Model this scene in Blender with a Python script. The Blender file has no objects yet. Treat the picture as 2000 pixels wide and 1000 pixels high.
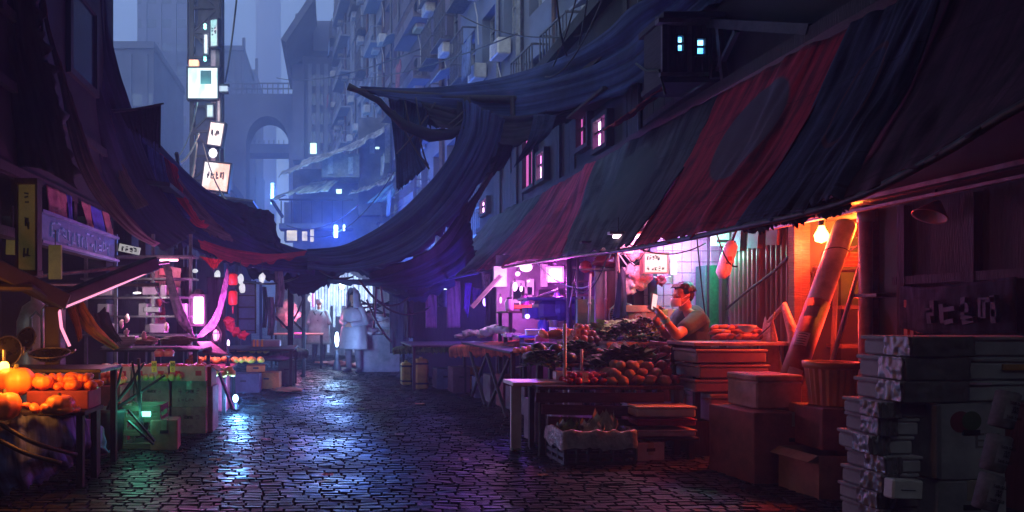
import bpy, math, random
from mathutils import Vector, Matrix, Euler, noise
V = Vector; R = math.radians; random.seed(7)
S = bpy.context.scene; C = S.collection
# ---------------------------------------------------------------- camera
F = 1300.0; VX, VY, EYE = 650.0, 618.0, 1.2
cam = bpy.data.objects.new('camera', bpy.data.cameras.new('camera')); C.objects.link(cam); S.camera = cam
cam.location = (0, 0, EYE); cam.rotation_euler = (R(90), 0, 0)
cam.data.sensor_width = 36; cam.data.lens = 36*F/2000
cam.data.shift_x = (1000-VX)/2000; cam.data.shift_y = (VY-500)/2000
cam.data.clip_start = .05; cam.data.clip_end = 2000
# ---------------------------------------------------------------- sky, sun, exposure
SUN_EL, SUN_ROT = 50, 200
w = bpy.data.worlds.new('World'); S.world = w; w.use_nodes = True
nt = w.node_tree; bg = nt.nodes['Background']
sky = nt.nodes.new('ShaderNodeTexSky'); sky.sky_type = 'NISHITA'; sky.sun_disc = False
sky.sun_elevation = R(SUN_EL); sky.sun_rotation = R(SUN_ROT); sky.air_density = 1.2; sky.dust_density = .3; sky.ozone_density = 3
tint = nt.nodes.new('ShaderNodeMix'); tint.data_type = 'RGBA'; tint.blend_type = 'MULTIPLY'
tint.inputs[0].default_value = 1; tint.inputs[7].default_value = (.84, .74, .56, 1)
nt.links.new(sky.outputs[0], tint.inputs[6]); nt.links.new(tint.outputs[2], bg.inputs[0])
bg.inputs[1].default_value = .15
sl = bpy.data.lights.new('moon', 'SUN'); sl.energy = .25; sl.angle = R(8); sl.color = (.6, .75, 1)
so = bpy.data.objects.new('moon', sl); C.objects.link(so)
el, az = R(48), R(-55)       # from the upper left, above the alley
so.rotation_euler = V((math.sin(-az)*math.cos(el), -math.cos(az)*math.cos(el)*.5, -math.sin(el))).to_track_quat('-Z', 'Y').to_euler()
S.view_settings.view_transform = 'Standard'; S.view_settings.look = 'None'
S.view_settings.exposure = 1.85; S.view_settings.gamma = 1; S.view_settings.use_curve_mapping = False
S.render.engine = 'CYCLES'
S.cycles.use_denoising = True; S.cycles.max_bounces = 6; S.cycles.diffuse_bounces = 3; S.cycles.glossy_bounces = 3
S.cycles.transmission_bounces = 4; S.cycles.transparent_max_bounces = 12; S.cycles.volume_bounces = 1
S.cycles.sample_clamp_indirect = 4; S.cycles.caustics_reflective = False; S.cycles.caustics_refractive = False
# ---------------------------------------------------------------- helpers
def at(px, py, d): return V(((px-VX)/F*d, d, EYE+(VY-py)/F*d))
def atz(px, py, z): return at(px, py, F*(EYE-z)/(py-VY))
def rot(rx=0, ry=0, rz=0): return Euler((rx, ry, rz)).to_matrix()
class G:
    def __init__(s): s.v = []; s.f = []; s.uv = {}
    def add(s, vs, fs, uvs=None):
        n = len(s.v); s.v += [V(p) for p in vs]
        for i, f in enumerate(fs):
            if uvs: s.uv[len(s.f)] = [uvs[k] for k in f]
            s.f.append([n+k for k in f])
        return s
    def box(s, c, sz, m=None, ch=0):
        c = V(c); hx, hy, hz = sz[0]/2, sz[1]/2, sz[2]/2
        if ch <= 0:
            vs = [V((x*hx, y*hy, z*hz)) for x in (-1, 1) for y in (-1, 1) for z in (-1, 1)]
            fs = [(0, 1, 3, 2), (4, 6, 7, 5), (0, 4, 5, 1), (2, 3, 7, 6), (0, 2, 6, 4), (1, 5, 7, 3)]
        else:
            ch = min(ch, hx*.45, hy*.45, hz*.45); vs = []; idx = {}
            for x in (-1, 1):
                for y in (-1, 1):
                    for z in (-1, 1):
                        for a in range(3):
                            h = [hx-ch, hy-ch, hz-ch]; h[a] += ch
                            idx[(x, y, z, a)] = len(vs); vs.append(V((x*h[0], y*h[1], z*h[2])))
            fs = []
            for a in range(3):
                b, c2 = (a+1) % 3, (a+2) % 3
                for sg in (-1, 1):
                    q = []
                    for (p, r) in ((-1, -1), (1, -1), (1, 1), (-1, 1)):
                        k = [0, 0, 0]; k[a] = sg; k[b] = p; k[c2] = r; q.append(idx[(*k, a)])
                    fs.append(q if sg > 0 else q[::-1])
                for p in (-1, 1):
                    for r in (-1, 1):
                        k0 = [0, 0, 0]; k0[a] = -1; k0[b] = p; k0[c2] = r; k1 = list(k0); k1[a] = 1
                        q = [idx[(*k0, b)], idx[(*k1, b)], idx[(*k1, c2)], idx[(*k0, c2)]]
                        fs.append(q if p*r < 0 else q[::-1])
            for x in (-1, 1):
                for y in (-1, 1):
                    for z in (-1, 1):
                        q = [idx[(x, y, z, a)] for a in range(3)]; fs.append(q if x*y*z > 0 else q[::-1])
        if m is not None: vs = [m @ p for p in vs]
        return s.add([p+c for p in vs], fs)
    def beam(s, p, q, w_, h_, ch=0):
        p, q = V(p), V(q); d = q-p; L = d.length
        if L < 1e-6: return s
        m = d.to_track_quat('Y', 'Z').to_matrix()
        return s.box((p+q)/2, (w_, L, h_), m, ch)
    def tube(s, pts, r, n=8):
        pts = [V(p) for p in pts]; rs = r if isinstance(r, (list, tuple)) else [r]*len(pts)
        base = len(s.v); up = None
        for i, p in enumerate(pts):
            t = (pts[min(i+1, len(pts)-1)]-pts[max(i-1, 0)]).normalized()
            if up is None: up = t.orthogonal().normalized()
            up = (up-t*up.dot(t)); up = up.normalized() if up.length > 1e-5 else t.orthogonal().normalized()
            b = t.cross(up)
            for k in range(n):
                a = 2*math.pi*k/n; s.v.append(p+(up*math.cos(a)+b*math.sin(a))*rs[i])
        for i in range(len(pts)-1):
            for k in range(n):
                a, b2 = base+i*n+k, base+i*n+(k+1) % n; s.f.append([a, b2, b2+n, a+n])
        s.f.append([base+k for k in range(n)][::-1]); s.f.append([base+(len(pts)-1)*n+k for k in range(n)])
        return s
    def lathe(s, prof, c=(0, 0, 0), n=20, m=None, ribs=0, ramp=0):
        c = V(c); base = len(s.v)
        for r, z in prof:
            for k in range(n):
                a = 2*math.pi*k/n; rr = r*(1+(ramp*math.cos(a*ribs) if ribs else 0)); p = V((rr*math.cos(a), rr*math.sin(a), z))
                s.v.append((m @ p if m is not None else p)+c)
        for i in range(len(prof)-1):
            for k in range(n):
                a, b2 = base+i*n+k, base+i*n+(k+1) % n; s.f.append([a, b2, b2+n, a+n])
        return s
    def ell(s, c, r, m=None, n=10, amp=0, seed=0, taper=0):
        c = V(c); rr = r if isinstance(r, (tuple, list)) else (r, r, r); base = len(s.v); rows = max(4, n*2//3)
        for i in range(rows+1):
            th = math.pi*i/rows
            for k in range(n):
                a = 2*math.pi*k/n; p = V((math.sin(th)*math.cos(a), math.sin(th)*math.sin(a), -math.cos(th)))
                if amp: p *= 1+amp*noise.noise(p*1.7+V((seed*3.1, seed, 0)))
                if taper: p.x *= 1-taper*p.z; p.y *= 1-taper*p.z
                p = V((p.x*rr[0], p.y*rr[1], p.z*rr[2])); s.v.append((m @ p if m is not None else p)+c)
        for i in range(rows):
            for k in range(n):
                a, b2 = base+i*n+k, base+i*n+(k+1) % n; s.f.append([a, b2, b2+n, a+n])
        return s
    def cap(s, p, q, r0, r1, n=10):         # a capsule that tapers from p to q
        p, q = V(p), V(q); d = q-p; pts = []; rs = []
        dn = d.normalized() if d.length > 1e-6 else V((0, 0, 1))
        for k in range(4): a = math.pi/2*k/3.2; pts.append(p-dn*r0*math.cos(a)); rs.append(max(1e-3, r0*math.sin(a)+r0*.02))
        for k in range(4): a = math.pi/2*(3.2-k*.999)/3.2; pts.append(q+dn*r1*math.cos(a) if k else q); rs.append(max(1e-3, r1*math.sin(a) if k else r1))
        return s.tube(pts, rs, n)
    def quad(s, a, b, c, d, uv=True): return s.add([a, b, c, d], [(0, 1, 2, 3)], [(0, 0), (1, 0), (1, 1), (0, 1)])
    def grid(s, fn, nu, nv):
        vs = []; uvs = []
        for j in range(nv+1):
            for i in range(nu+1): u, v_ = i/nu, j/nv; vs.append(fn(u, v_)); uvs.append((u, v_))
        fs = [(j*(nu+1)+i, j*(nu+1)+i+1, (j+1)*(nu+1)+i+1, (j+1)*(nu+1)+i) for j in range(nv) for i in range(nu)]
        return s.add(vs, fs, uvs)
    def build(s, name, mat, parent=None, world=False, smooth=False, solid=0, loc=None, mods=None, clean=False):
        vs = s.v
        if parent is None and loc is None:
            n = len(vs); o0 = V((sum(p.x for p in vs)/n, sum(p.y for p in vs)/n, min(p.z for p in vs)))
            vs = [p-o0 for p in vs]
        elif parent is not None and world:
            o0 = parent['_o']; vs = [p-V(o0) for p in vs]
        me = bpy.data.meshes.new(name); me.from_pydata([tuple(p) for p in vs], [], s.f)
        if s.uv:
            ul = me.uv_layers.new(name='UVMap')
            for fi, uvs in s.uv.items():
                st = me.polygons[fi].loop_start
                for k, u in enumerate(uvs): ul.data[st+k].uv = u
        if smooth:
            me.polygons.foreach_set('use_smooth', [True]*len(me.polygons))
        me.materials.append(mat); me.update()
        o = bpy.data.objects.new(name, me); C.objects.link(o)
        if parent is not None: o.parent = parent
        elif loc is None: o.location = o0
        else: o.location = loc
        o['_o'] = tuple(o0) if (parent is None and loc is None) else ((0, 0, 0) if parent is None else parent['_o'])
        if solid:
            m = o.modifiers.new('thick', 'SOLIDIFY'); m.thickness = solid; m.offset = 0
        return o
def tag(o, label=None, cat=None, group=None, kind=None):
    if label: o['label'] = label
    if cat: o['category'] = cat
    if group: o['group'] = group
    if kind: o['kind'] = kind
    return o
def thing(name, label, cat, loc=(0, 0, 0), rz=0, group=None):
    o = bpy.data.objects.new(name, None); C.objects.link(o); o.location = loc; o.rotation_euler = (0, 0, rz); o.empty_display_size = .1
    o['_o'] = tuple(loc); return tag(o, label, cat, group)
def copy_tree(o, parent=None):
    c = o.copy(); C.objects.link(c)
    if parent is not None: c.parent = parent
    for ch in list(o.children): copy_tree(ch, c)
    return c
def cr(P, t):                                # Catmull-Rom through P, t in 0..1
    n = len(P)-1; x = min(max(t, 0), 1)*n; i = min(int(x), n-1); f = x-i
    p1, p2 = P[i], P[i+1]; p0 = P[i-1] if i else p1*2-p2; p3 = P[i+2] if i+2 <= n else p2*2-p1
    return .5*((2*p1)+(p2-p0)*f+(2*p0-5*p1+4*p2-p3)*f*f+(3*p1-p0-3*p2+p3)*f**3)
# ---------------------------------------------------------------- materials
MATS = {}
def M(name, col, rough=.7, metal=0, var=.35, scale=6, bump=.15, col2=None, em=None, es=0, streak=None, spec=.5, alpha=None, trans=0, bs=4, dist=.02):
    if name in MATS: return MATS[name]
    m = bpy.data.materials.new(name); m.use_nodes = True; n = m.node_tree.nodes; L = m.node_tree.links
    b = n['Principled BSDF']; tc = n.new('ShaderNodeTexCoord')
    mp = n.new('ShaderNodeMapping'); L.new(tc.outputs['Object'], mp.inputs[0])
    if streak: mp.inputs['Scale'].default_value = streak
    nz = n.new('ShaderNodeTexNoise'); nz.inputs['Scale'].default_value = scale; nz.inputs['Detail'].default_value = 6; nz.inputs['Roughness'].default_value = .65
    L.new(mp.outputs[0], nz.inputs['Vector'])
    rp = n.new('ShaderNodeValToRGB'); rp.color_ramp.elements[0].position = .32; rp.color_ramp.elements[1].position = .68
    c2 = col2 or tuple(x*(1-var*1.3) for x in col)
    rp.color_ramp.elements[0].color = (*c2, 1); rp.color_ramp.elements[1].color = (*[x*(1+var*.5) for x in col], 1)
    L.new(nz.outputs[0], rp.inputs[0]); L.new(rp.outputs[0], b.inputs['Base Color'])
    mr = n.new('ShaderNodeMapRange'); mr.inputs[3].default_value = max(.03, rough-.18); mr.inputs[4].default_value = min(1, rough+.18)
    n2 = n.new('ShaderNodeTexNoise'); n2.inputs['Scale'].default_value = scale*2.3; n2.inputs['Detail'].default_value = 4; L.new(mp.outputs[0], n2.inputs['Vector'])
    L.new(n2.outputs[0], mr.inputs[0]); L.new(mr.outputs[0], b.inputs['Roughness'])
    b.inputs['Metallic'].default_value = metal; b.inputs['Specular IOR Level'].default_value = spec
    if bump:
        n3 = n.new('ShaderNodeTexNoise'); n3.inputs['Scale'].default_value = scale*bs; n3.inputs['Detail'].default_value = 5; L.new(mp.outputs[0], n3.inputs['Vector'])
        bp = n.new('ShaderNodeBump'); bp.inputs['Strength'].default_value = bump; bp.inputs['Distance'].default_value = dist
        L.new(n3.outputs[0], bp.inputs['Height']); L.new(bp.outputs[0], b.inputs['Normal'])
    if em: b.inputs['Emission Color'].default_value = (*em, 1); b.inputs['Emission Strength'].default_value = es
    if alpha is not None: b.inputs['Alpha'].default_value = alpha
    if trans: b.inputs['Transmission Weight'].default_value = trans
    MATS[name] = m; return m
def MC(name, col, ring=None, ringc=None, stripe=None, rough=.85, var=.4, blob=None):   # woven cloth, crease light and shade painted into the colour by uv; ring = (u, v, ru, rv)
    if name in MATS: return MATS[name]
    m = M(name, col, rough, 0, var, 2.2, .25, spec=.25); n = m.node_tree.nodes; L = m.node_tree.links; b = n['Principled BSDF']
    tc = n.new('ShaderNodeTexCoord'); mp = n.new('ShaderNodeMapping'); L.new(tc.outputs['UV'], mp.inputs[0]); mp.inputs['Scale'].default_value = stripe or (26, 1.6, 1)
    nz = n.new('ShaderNodeTexNoise'); nz.inputs['Scale'].default_value = 1; nz.inputs['Detail'].default_value = 7; nz.inputs['Distortion'].default_value = .6; L.new(mp.outputs[0], nz.inputs['Vector'])
    src = b.inputs['Base Color'].links[0].from_socket
    rp = n.new('ShaderNodeValToRGB'); rp.color_ramp.elements[0].position = .35; rp.color_ramp.elements[1].position = .7
    rp.color_ramp.elements[0].color = (.35, .35, .4, 1); rp.color_ramp.elements[1].color = (1.3, 1.3, 1.3, 1); L.new(nz.outputs[0], rp.inputs[0])
    mx = n.new('ShaderNodeMix'); mx.data_type = 'RGBA'; mx.blend_type = 'MULTIPLY'; mx.inputs[0].default_value = 1
    L.new(src, mx.inputs[6]); L.new(rp.outputs[0], mx.inputs[7]); out = mx.outputs[2]
    if not stripe:                           # sewn seams and a bound hem
        sx = n.new('ShaderNodeSeparateXYZ'); L.new(tc.outputs['UV'], sx.inputs[0])
        def mth(op, a, b=None, c=None):
            q = n.new('ShaderNodeMath'); q.operation = op
            for i_, v_ in enumerate((a, b, c)):
                if v_ is None: continue
                if hasattr(v_, 'links'): L.new(v_, q.inputs[i_])
                else: q.inputs[i_].default_value = v_
            return q.outputs[0]
        fr = mth('FRACT', mth('MULTIPLY', sx.outputs[0], 3.0)); seam = mth('LESS_THAN', mth('ABSOLUTE', mth('SUBTRACT', fr, .5)), .012)
        hem = mth('COMPARE', sx.outputs[1], .955, .006); fr2 = mth('FRACT', mth('MULTIPLY', sx.outputs[1], 2.0)); seam2 = mth('LESS_THAN', mth('ABSOLUTE', mth('SUBTRACT', fr2, .6)), .006)
        fac = mth('MULTIPLY', mth('MAXIMUM', mth('MAXIMUM', seam, hem), seam2), .6)
        ms = n.new('ShaderNodeMix'); ms.data_type = 'RGBA'; L.new(fac, ms.inputs[0]); L.new(out, ms.inputs[6]); ms.inputs[7].default_value = (*[x*.25 for x in col], 1); out = ms.outputs[2]
        st = n.new('ShaderNodeTexNoise'); st.inputs['Scale'].default_value = 3.2; st.inputs['Detail'].default_value = 3; L.new(tc.outputs['UV'], st.inputs['Vector'])
        r3 = n.new('ShaderNodeValToRGB'); r3.color_ramp.elements[0].position = .55; r3.color_ramp.elements[1].position = .6; r3.color_ramp.elements[0].color = (1, 1, 1, 1); r3.color_ramp.elements[1].color = (.55, .55, .6, 1); L.new(st.outputs[0], r3.inputs[0])
        m4 = n.new('ShaderNodeMix'); m4.data_type = 'RGBA'; m4.blend_type = 'MULTIPLY'; m4.inputs[0].default_value = 1; L.new(out, m4.inputs[6]); L.new(r3.outputs[0], m4.inputs[7]); out = m4.outputs[2]
    if ring:
        m2 = n.new('ShaderNodeMapping'); m2.vector_type = 'TEXTURE'; L.new(tc.outputs['UV'], m2.inputs[0])
        m2.inputs['Location'].default_value = (ring[0], ring[1], 0); m2.inputs['Scale'].default_value = (ring[2], ring[3], 1)
        ln = n.new('ShaderNodeVectorMath'); ln.operation = 'LENGTH'; L.new(m2.outputs[0], ln.inputs[0])
        r2 = n.new('ShaderNodeValToRGB'); e = r2.color_ramp.elements; e[0].color = (1, 1, 1, 1); e[0].position = .93; e[1].color = (0, 0, 0, 1); e[1].position = 1
        if len(ring) > 4:
            e[0].color = (0, 0, 0, 1); e[0].position = .86; e.new(.9).color = (1, 1, 1, 1); e.new(.97).color = (1, 1, 1, 1)
        L.new(ln.outputs['Value'], r2.inputs[0])
        m3 = n.new('ShaderNodeMix'); m3.data_type = 'RGBA'; L.new(r2.outputs[0], m3.inputs[0]); L.new(out, m3.inputs[6]); m3.inputs[7].default_value = (*ringc, 1)
        out = m3.outputs[2]
    L.new(out, b.inputs['Base Color']); return m
def E(name, col, s): return M(name, (.25, .25, .25), .5, var=.1, bump=0, em=col, es=s*.38)
def ME(name, cols, s, scale=5, stretch=(1, 1, 1)):   # a lit panel with a printed pattern of several colours
    if name in MATS: return MATS[name]
    m = M(name, (.2, .2, .2), .5, bump=0, em=cols[0], es=s*.36); n = m.node_tree.nodes; L = m.node_tree.links; b = n['Principled BSDF']
    tc = n.new('ShaderNodeTexCoord'); mp = n.new('ShaderNodeMapping'); mp.inputs['Scale'].default_value = stretch; L.new(tc.outputs['Object'], mp.inputs[0])
    nz = n.new('ShaderNodeTexNoise'); nz.inputs['Scale'].default_value = scale; nz.inputs['Detail'].default_value = 1.5; L.new(mp.outputs[0], nz.inputs['Vector'])
    rp = n.new('ShaderNodeValToRGB'); rp.color_ramp.interpolation = 'LINEAR'; k = len(cols)
    rp.color_ramp.elements[0].color = (*cols[0], 1); rp.color_ramp.elements[0].position = .3
    rp.color_ramp.elements[1].color = (*cols[-1], 1); rp.color_ramp.elements[1].position = .7
    for i, c in enumerate(cols[1:-1]): rp.color_ramp.elements.new(.3+.4*(i+1)/(k-1)).color = (*c, 1)
    L.new(nz.outputs[0], rp.inputs[0]); L.new(rp.outputs[0], b.inputs['Emission Color']); return m
wood = M('weathered wood', (.10, .065, .045), .75, scale=3, streak=(1, 1, 9), bump=.4)
woodd = M('dark timber', (.022, .018, .02), .8, scale=3, streak=(9, 9, 1), bump=.4)
woodp = M('pale planed wood', (.42, .33, .28), .7, scale=4, streak=(1, 8, 8), bump=.2)
steel = M('dull steel', (.16, .16, .18), .45, .8, scale=9)
steeld = M('black painted steel', (.022, .022, .03), .5, .4, scale=9, var=.5)
rust = M('rusty steel', (.14, .07, .05), .7, .5, scale=7, col2=(.05, .04, .04))
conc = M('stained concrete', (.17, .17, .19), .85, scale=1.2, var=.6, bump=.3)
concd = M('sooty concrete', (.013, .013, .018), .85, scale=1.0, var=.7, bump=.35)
plas_w = M('dirty white plastic', (.55, .55, .56), .45, var=.25, scale=4)
foam = M('styrofoam', (.72, .72, .74), .75, var=.16, scale=3, bump=.25)
card = M('brown cardboard', (.30, .19, .11), .85, scale=3, var=.25, bump=.2)
cardw = M('printed white carton', (.50, .46, .45), .8, scale=2.5, var=.3, bump=.15)
cardd = M('damp grey carton', (.30, .31, .33), .8, scale=3, var=.35, bump=.2)
tape = M('shiny packing tape', (.3, .27, .22), .2, var=.3)
film = M('crinkled plastic film', (.13, .13, .14), .38, var=.3, scale=7, bump=.3, spec=1, bs=2)
glassd = M('dark window glass', (.02, .03, .05), .08, var=.3, bump=.05, spec=1)
rubber = M('black rubber', (.012, .012, .014), .5, var=.3)
ink = M('black ink', (.012, .012, .015), .7, bump=0); inkr = M('red ink', (.45, .03, .05), .7, bump=0)
skin = M('skin', (.42, .22, .15), .5, var=.15, scale=9, bump=.08)
def light(parent, loc, col, power, r=.06, kind='POINT', name='lamp_light'):
    l = bpy.data.lights.new(name, kind); l.energy = power; l.color = col; l.shadow_soft_size = r
    o = bpy.data.objects.new(name, l); C.objects.link(o); o.location = loc
    if parent is not None: o.parent = parent; o.location = V(loc)-V(parent['_o'])
    return o
def cloth(name, rows, mat, nu=70, nv=26, amp=.05, fold=9, seed=0, rag=0, along='v', parent=None, solid=.006, sag=0, world=True, damp=0):
    rows = [[V(p) for p in r] for r in rows]
    def base(u, v_):
        return cr([cr(r, u) for r in rows], v_)
    def fn(u, v_):
        p = base(u, v_); e = .01
        du = base(min(1, u+e), v_)-base(max(0, u-e), v_); dv = base(u, min(1, v_+e))-base(u, max(0, v_-e))
        n = du.cross(dv); n = n.normalized() if n.length > 1e-9 else V((0, 0, 1))
        q = V((u*fold, v_*1.1+seed*7, seed*1.3)) if along == 'v' else V((u*1.3, v_*fold, seed*2.7))
        a = noise.noise(q)+.55*noise.noise(q*2.3+V((9, 2, 4)))+.22*noise.noise(q*5.1)
        a = (1-abs(a)*1.6)*.6+a*.6; k = 1 if not damp else (.25+.75*min(1, v_/damp))
        p = p+n*a*amp*k
        if rag and v_ > .999: p = p+(dv.normalized()*rag*(noise.noise(V((u*fold*4, seed, 3)))+.3*noise.noise(V((u*fold*13, seed, 8)))))
        if sag: p = p-V((0, 0, sag*math.sin(math.pi*u)*math.sin(math.pi*v_)))
        return p
    g = G().grid(fn, nu, nv); return g.build(name, mat, parent, world=world and parent is not None, smooth=True, solid=solid)
def wire(pts, r, mat=rubber, label=None, group=None, sagn=14, name='cable', parent=None, cat='cable'):
    P = [V(p) for p in pts]; n = sagn
    o = G().tube([cr(P, i/n) for i in range(n+1)], r, 5).build(name, mat, parent, world=parent is not None, smooth=True)
    if label: tag(o, label, cat, group)
    return o
def sagwire(a, b, sag, r, label, group=None, mat=rubber):
    a, b = V(a), V(b); pts = []
    for i in range(17): t = i/16; pts.append(a.lerp(b, t)-V((0, 0, sag*4*t*(1-t))))
    return wire(pts, r, mat, label, group, 24)
def scribble(g, a, b, c, n, seed=0, th=.01, fill=.8):  # n rough glyphs along a->b, height vector c, flat strokes standing proud of the board
    rnd = random.Random(seed); a, b, c = V(a), V(b), V(c); st = (b-a)/n; nn = st.cross(c).normalized()*th*.5
    for i in range(n):
        o = a+st*(i+.1)
        for k in range(rnd.randint(3, 5)):
            if rnd.random() < .5: x = rnd.random()*fill; y0 = rnd.random()*.35; p, q = o+st*x+c*y0, o+st*(x+rnd.uniform(-.1, .1))+c*(y0+rnd.uniform(.4, .65))
            else: y = rnd.random(); x0 = rnd.random()*.2; p, q = o+st*x0+c*y, o+st*(x0+rnd.uniform(.4, .65))+c*(y+rnd.uniform(-.1, .1))
            d = (q-p).normalized(); t = nn.normalized().cross(d)*th*.5
            g.add([p-t-nn, p+t-nn, q+t-nn, q-t-nn, p-t+nn, p+t+nn, q+t+nn, q-t+nn], [(0, 1, 2, 3), (7, 6, 5, 4), (0, 4, 5, 1), (1, 5, 6, 2), (2, 6, 7, 3), (3, 7, 4, 0)])
    return g
def text(body, loc, size, mat, parent, rotm, name='lettering', depth=.001, align='CENTER'):
    cu = bpy.data.curves.new(name, 'FONT'); cu.body = body; cu.size = size; cu.extrude = depth; cu.align_x = align; cu.align_y = 'CENTER'
    tmp = bpy.data.objects.new(name, cu); C.objects.link(tmp); bpy.context.view_layer.update()
    me = bpy.data.meshes.new_from_object(tmp.evaluated_get(bpy.context.evaluated_depsgraph_get())); bpy.data.objects.remove(tmp)
    me.materials.clear(); me.materials.append(mat); o = bpy.data.objects.new(name, me); C.objects.link(o); o.location = loc; o.rotation_euler = rotm
    if parent is not None: o.parent = parent
    return o
HAZE = .0085
# ================================================================ THE SETTING
def ground_mat(name, col, wet, sc):
    m = M(name, col, .4, var=.5, scale=1.3, bump=0, spec=.2); n = m.node_tree.nodes; L = m.node_tree.links; b = n['Principled BSDF']
    tc = n.new('ShaderNodeTexCoord'); mp = n.new('ShaderNodeMapping'); L.new(tc.outputs['Object'], mp.inputs[0]); mp.inputs['Scale'].default_value = (2.4, 9.5, 1)
    mp.inputs['Rotation'].default_value = (0, 0, R(6))
    a = n.new('ShaderNodeTexNoise'); a.inputs['Scale'].default_value = sc; a.inputs['Detail'].default_value = 5; a.inputs['Roughness'].default_value = .62; a.inputs['Distortion'].default_value = .5; L.new(mp.outputs[0], a.inputs['Vector'])
    bp = n.new('ShaderNodeBump'); bp.inputs['Strength'].default_value = 1; bp.inputs['Distance'].default_value = .03; L.new(a.outputs[0], bp.inputs['Height'])
    fine = n.new('ShaderNodeTexNoise'); fine.inputs['Scale'].default_value = 60; fine.inputs['Detail'].default_value = 3; L.new(tc.outputs['Object'], fine.inputs['Vector'])
    b2 = n.new('ShaderNodeBump'); b2.inputs['Strength'].default_value = .35; b2.inputs['Distance'].default_value = .006; L.new(fine.outputs[0], b2.inputs['Height']); L.new(bp.outputs[0], b2.inputs['Normal'])
    L.new(b2.outputs[0], b.inputs['Normal'])
    wz = n.new('ShaderNodeTexNoise'); wz.inputs['Scale'].default_value = .9; wz.inputs['Detail'].default_value = 4; L.new(tc.outputs['Object'], wz.inputs['Vector'])
    mr = n.new('ShaderNodeMapRange'); mr.inputs[1].default_value = .42; mr.inputs[2].default_value = .62; mr.inputs[3].default_value = wet; mr.inputs[4].default_value = wet+.3
    L.new(wz.outputs[0], mr.inputs[0]); L.new(mr.outputs[0], b.inputs['Roughness']); return m
g = G().box((0, 150, -.55), (700, 700, 1)); o = g.build('ground', ground_mat('wet ground', (.03, .03, .036), .3, 1), loc=(0, 0, 0)); tag(o, kind='structure')
# the alley: big worn slabs with open joints, each joint a real gap between tops
g = G(); rnd = random.Random(3); y = -3.0
def sett(x, y, w_, h, zt, tx, ty):       # one worn sett: a low dome-edged stone
    c = .007; z = lambda a, b: zt+a*tx+b*ty
    a, b = w_/2, h/2; g.add([(x-a, y-b, -.03), (x+a, y-b, -.03), (x+a, y+b, -.03), (x-a, y+b, -.03)]+[(x+p*(a-c), y+q*(b-c), z(p*a, q*b)) for p, q in ((-1, -1), (1, -1), (1, 1), (-1, 1))], [(0, 1, 5, 4), (1, 2, 6, 5), (2, 3, 7, 6), (3, 0, 4, 7), (4, 5, 6, 7)])
while y < 30:
    h = rnd.uniform(.05, .078) if y > 2.5 else .6; x = -3.2-rnd.random()*.3; big = y < 2.5
    while x < 4.6:
        w_ = rnd.uniform(.08, .17) if not big else 1.2
        dip = .012*noise.noise(V((x*.5, y*.5, 0)))+.006*noise.noise(V((x*1.7, y*1.7, 3)))
        sett(x+w_/2, y+h/2, w_-.004, h-.004, .004+dip+rnd.uniform(-.003, .003), rnd.gauss(0, .03), rnd.gauss(0, .055)); x += w_
    y += h
o = g.build('alley_paving', ground_mat('wet paving', (.014, .014, .017), .3, 1.6), loc=(0, 0, 0)); tag(o, kind='structure')

# ---------------------------------------------------------------- haze
g = G().box((10, 140, 59), (300, 330, 124)); hz = bpy.data.materials.new('air'); hz.use_nodes = True; hn = hz.node_tree
hn.nodes.remove(hn.nodes['Principled BSDF']); pv = hn.nodes.new('ShaderNodeVolumePrincipled'); hn.links.new(pv.outputs[0], hn.nodes['Material Output'].inputs['Volume'])
pv.inputs['Color'].default_value = (.50, .61, 1, 1); pv.inputs['Density'].default_value = HAZE; pv.inputs['Anisotropy'].default_value = .25
o = g.build('haze', hz, loc=(0, 0, 0)); tag(o, kind='stuff')

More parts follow.
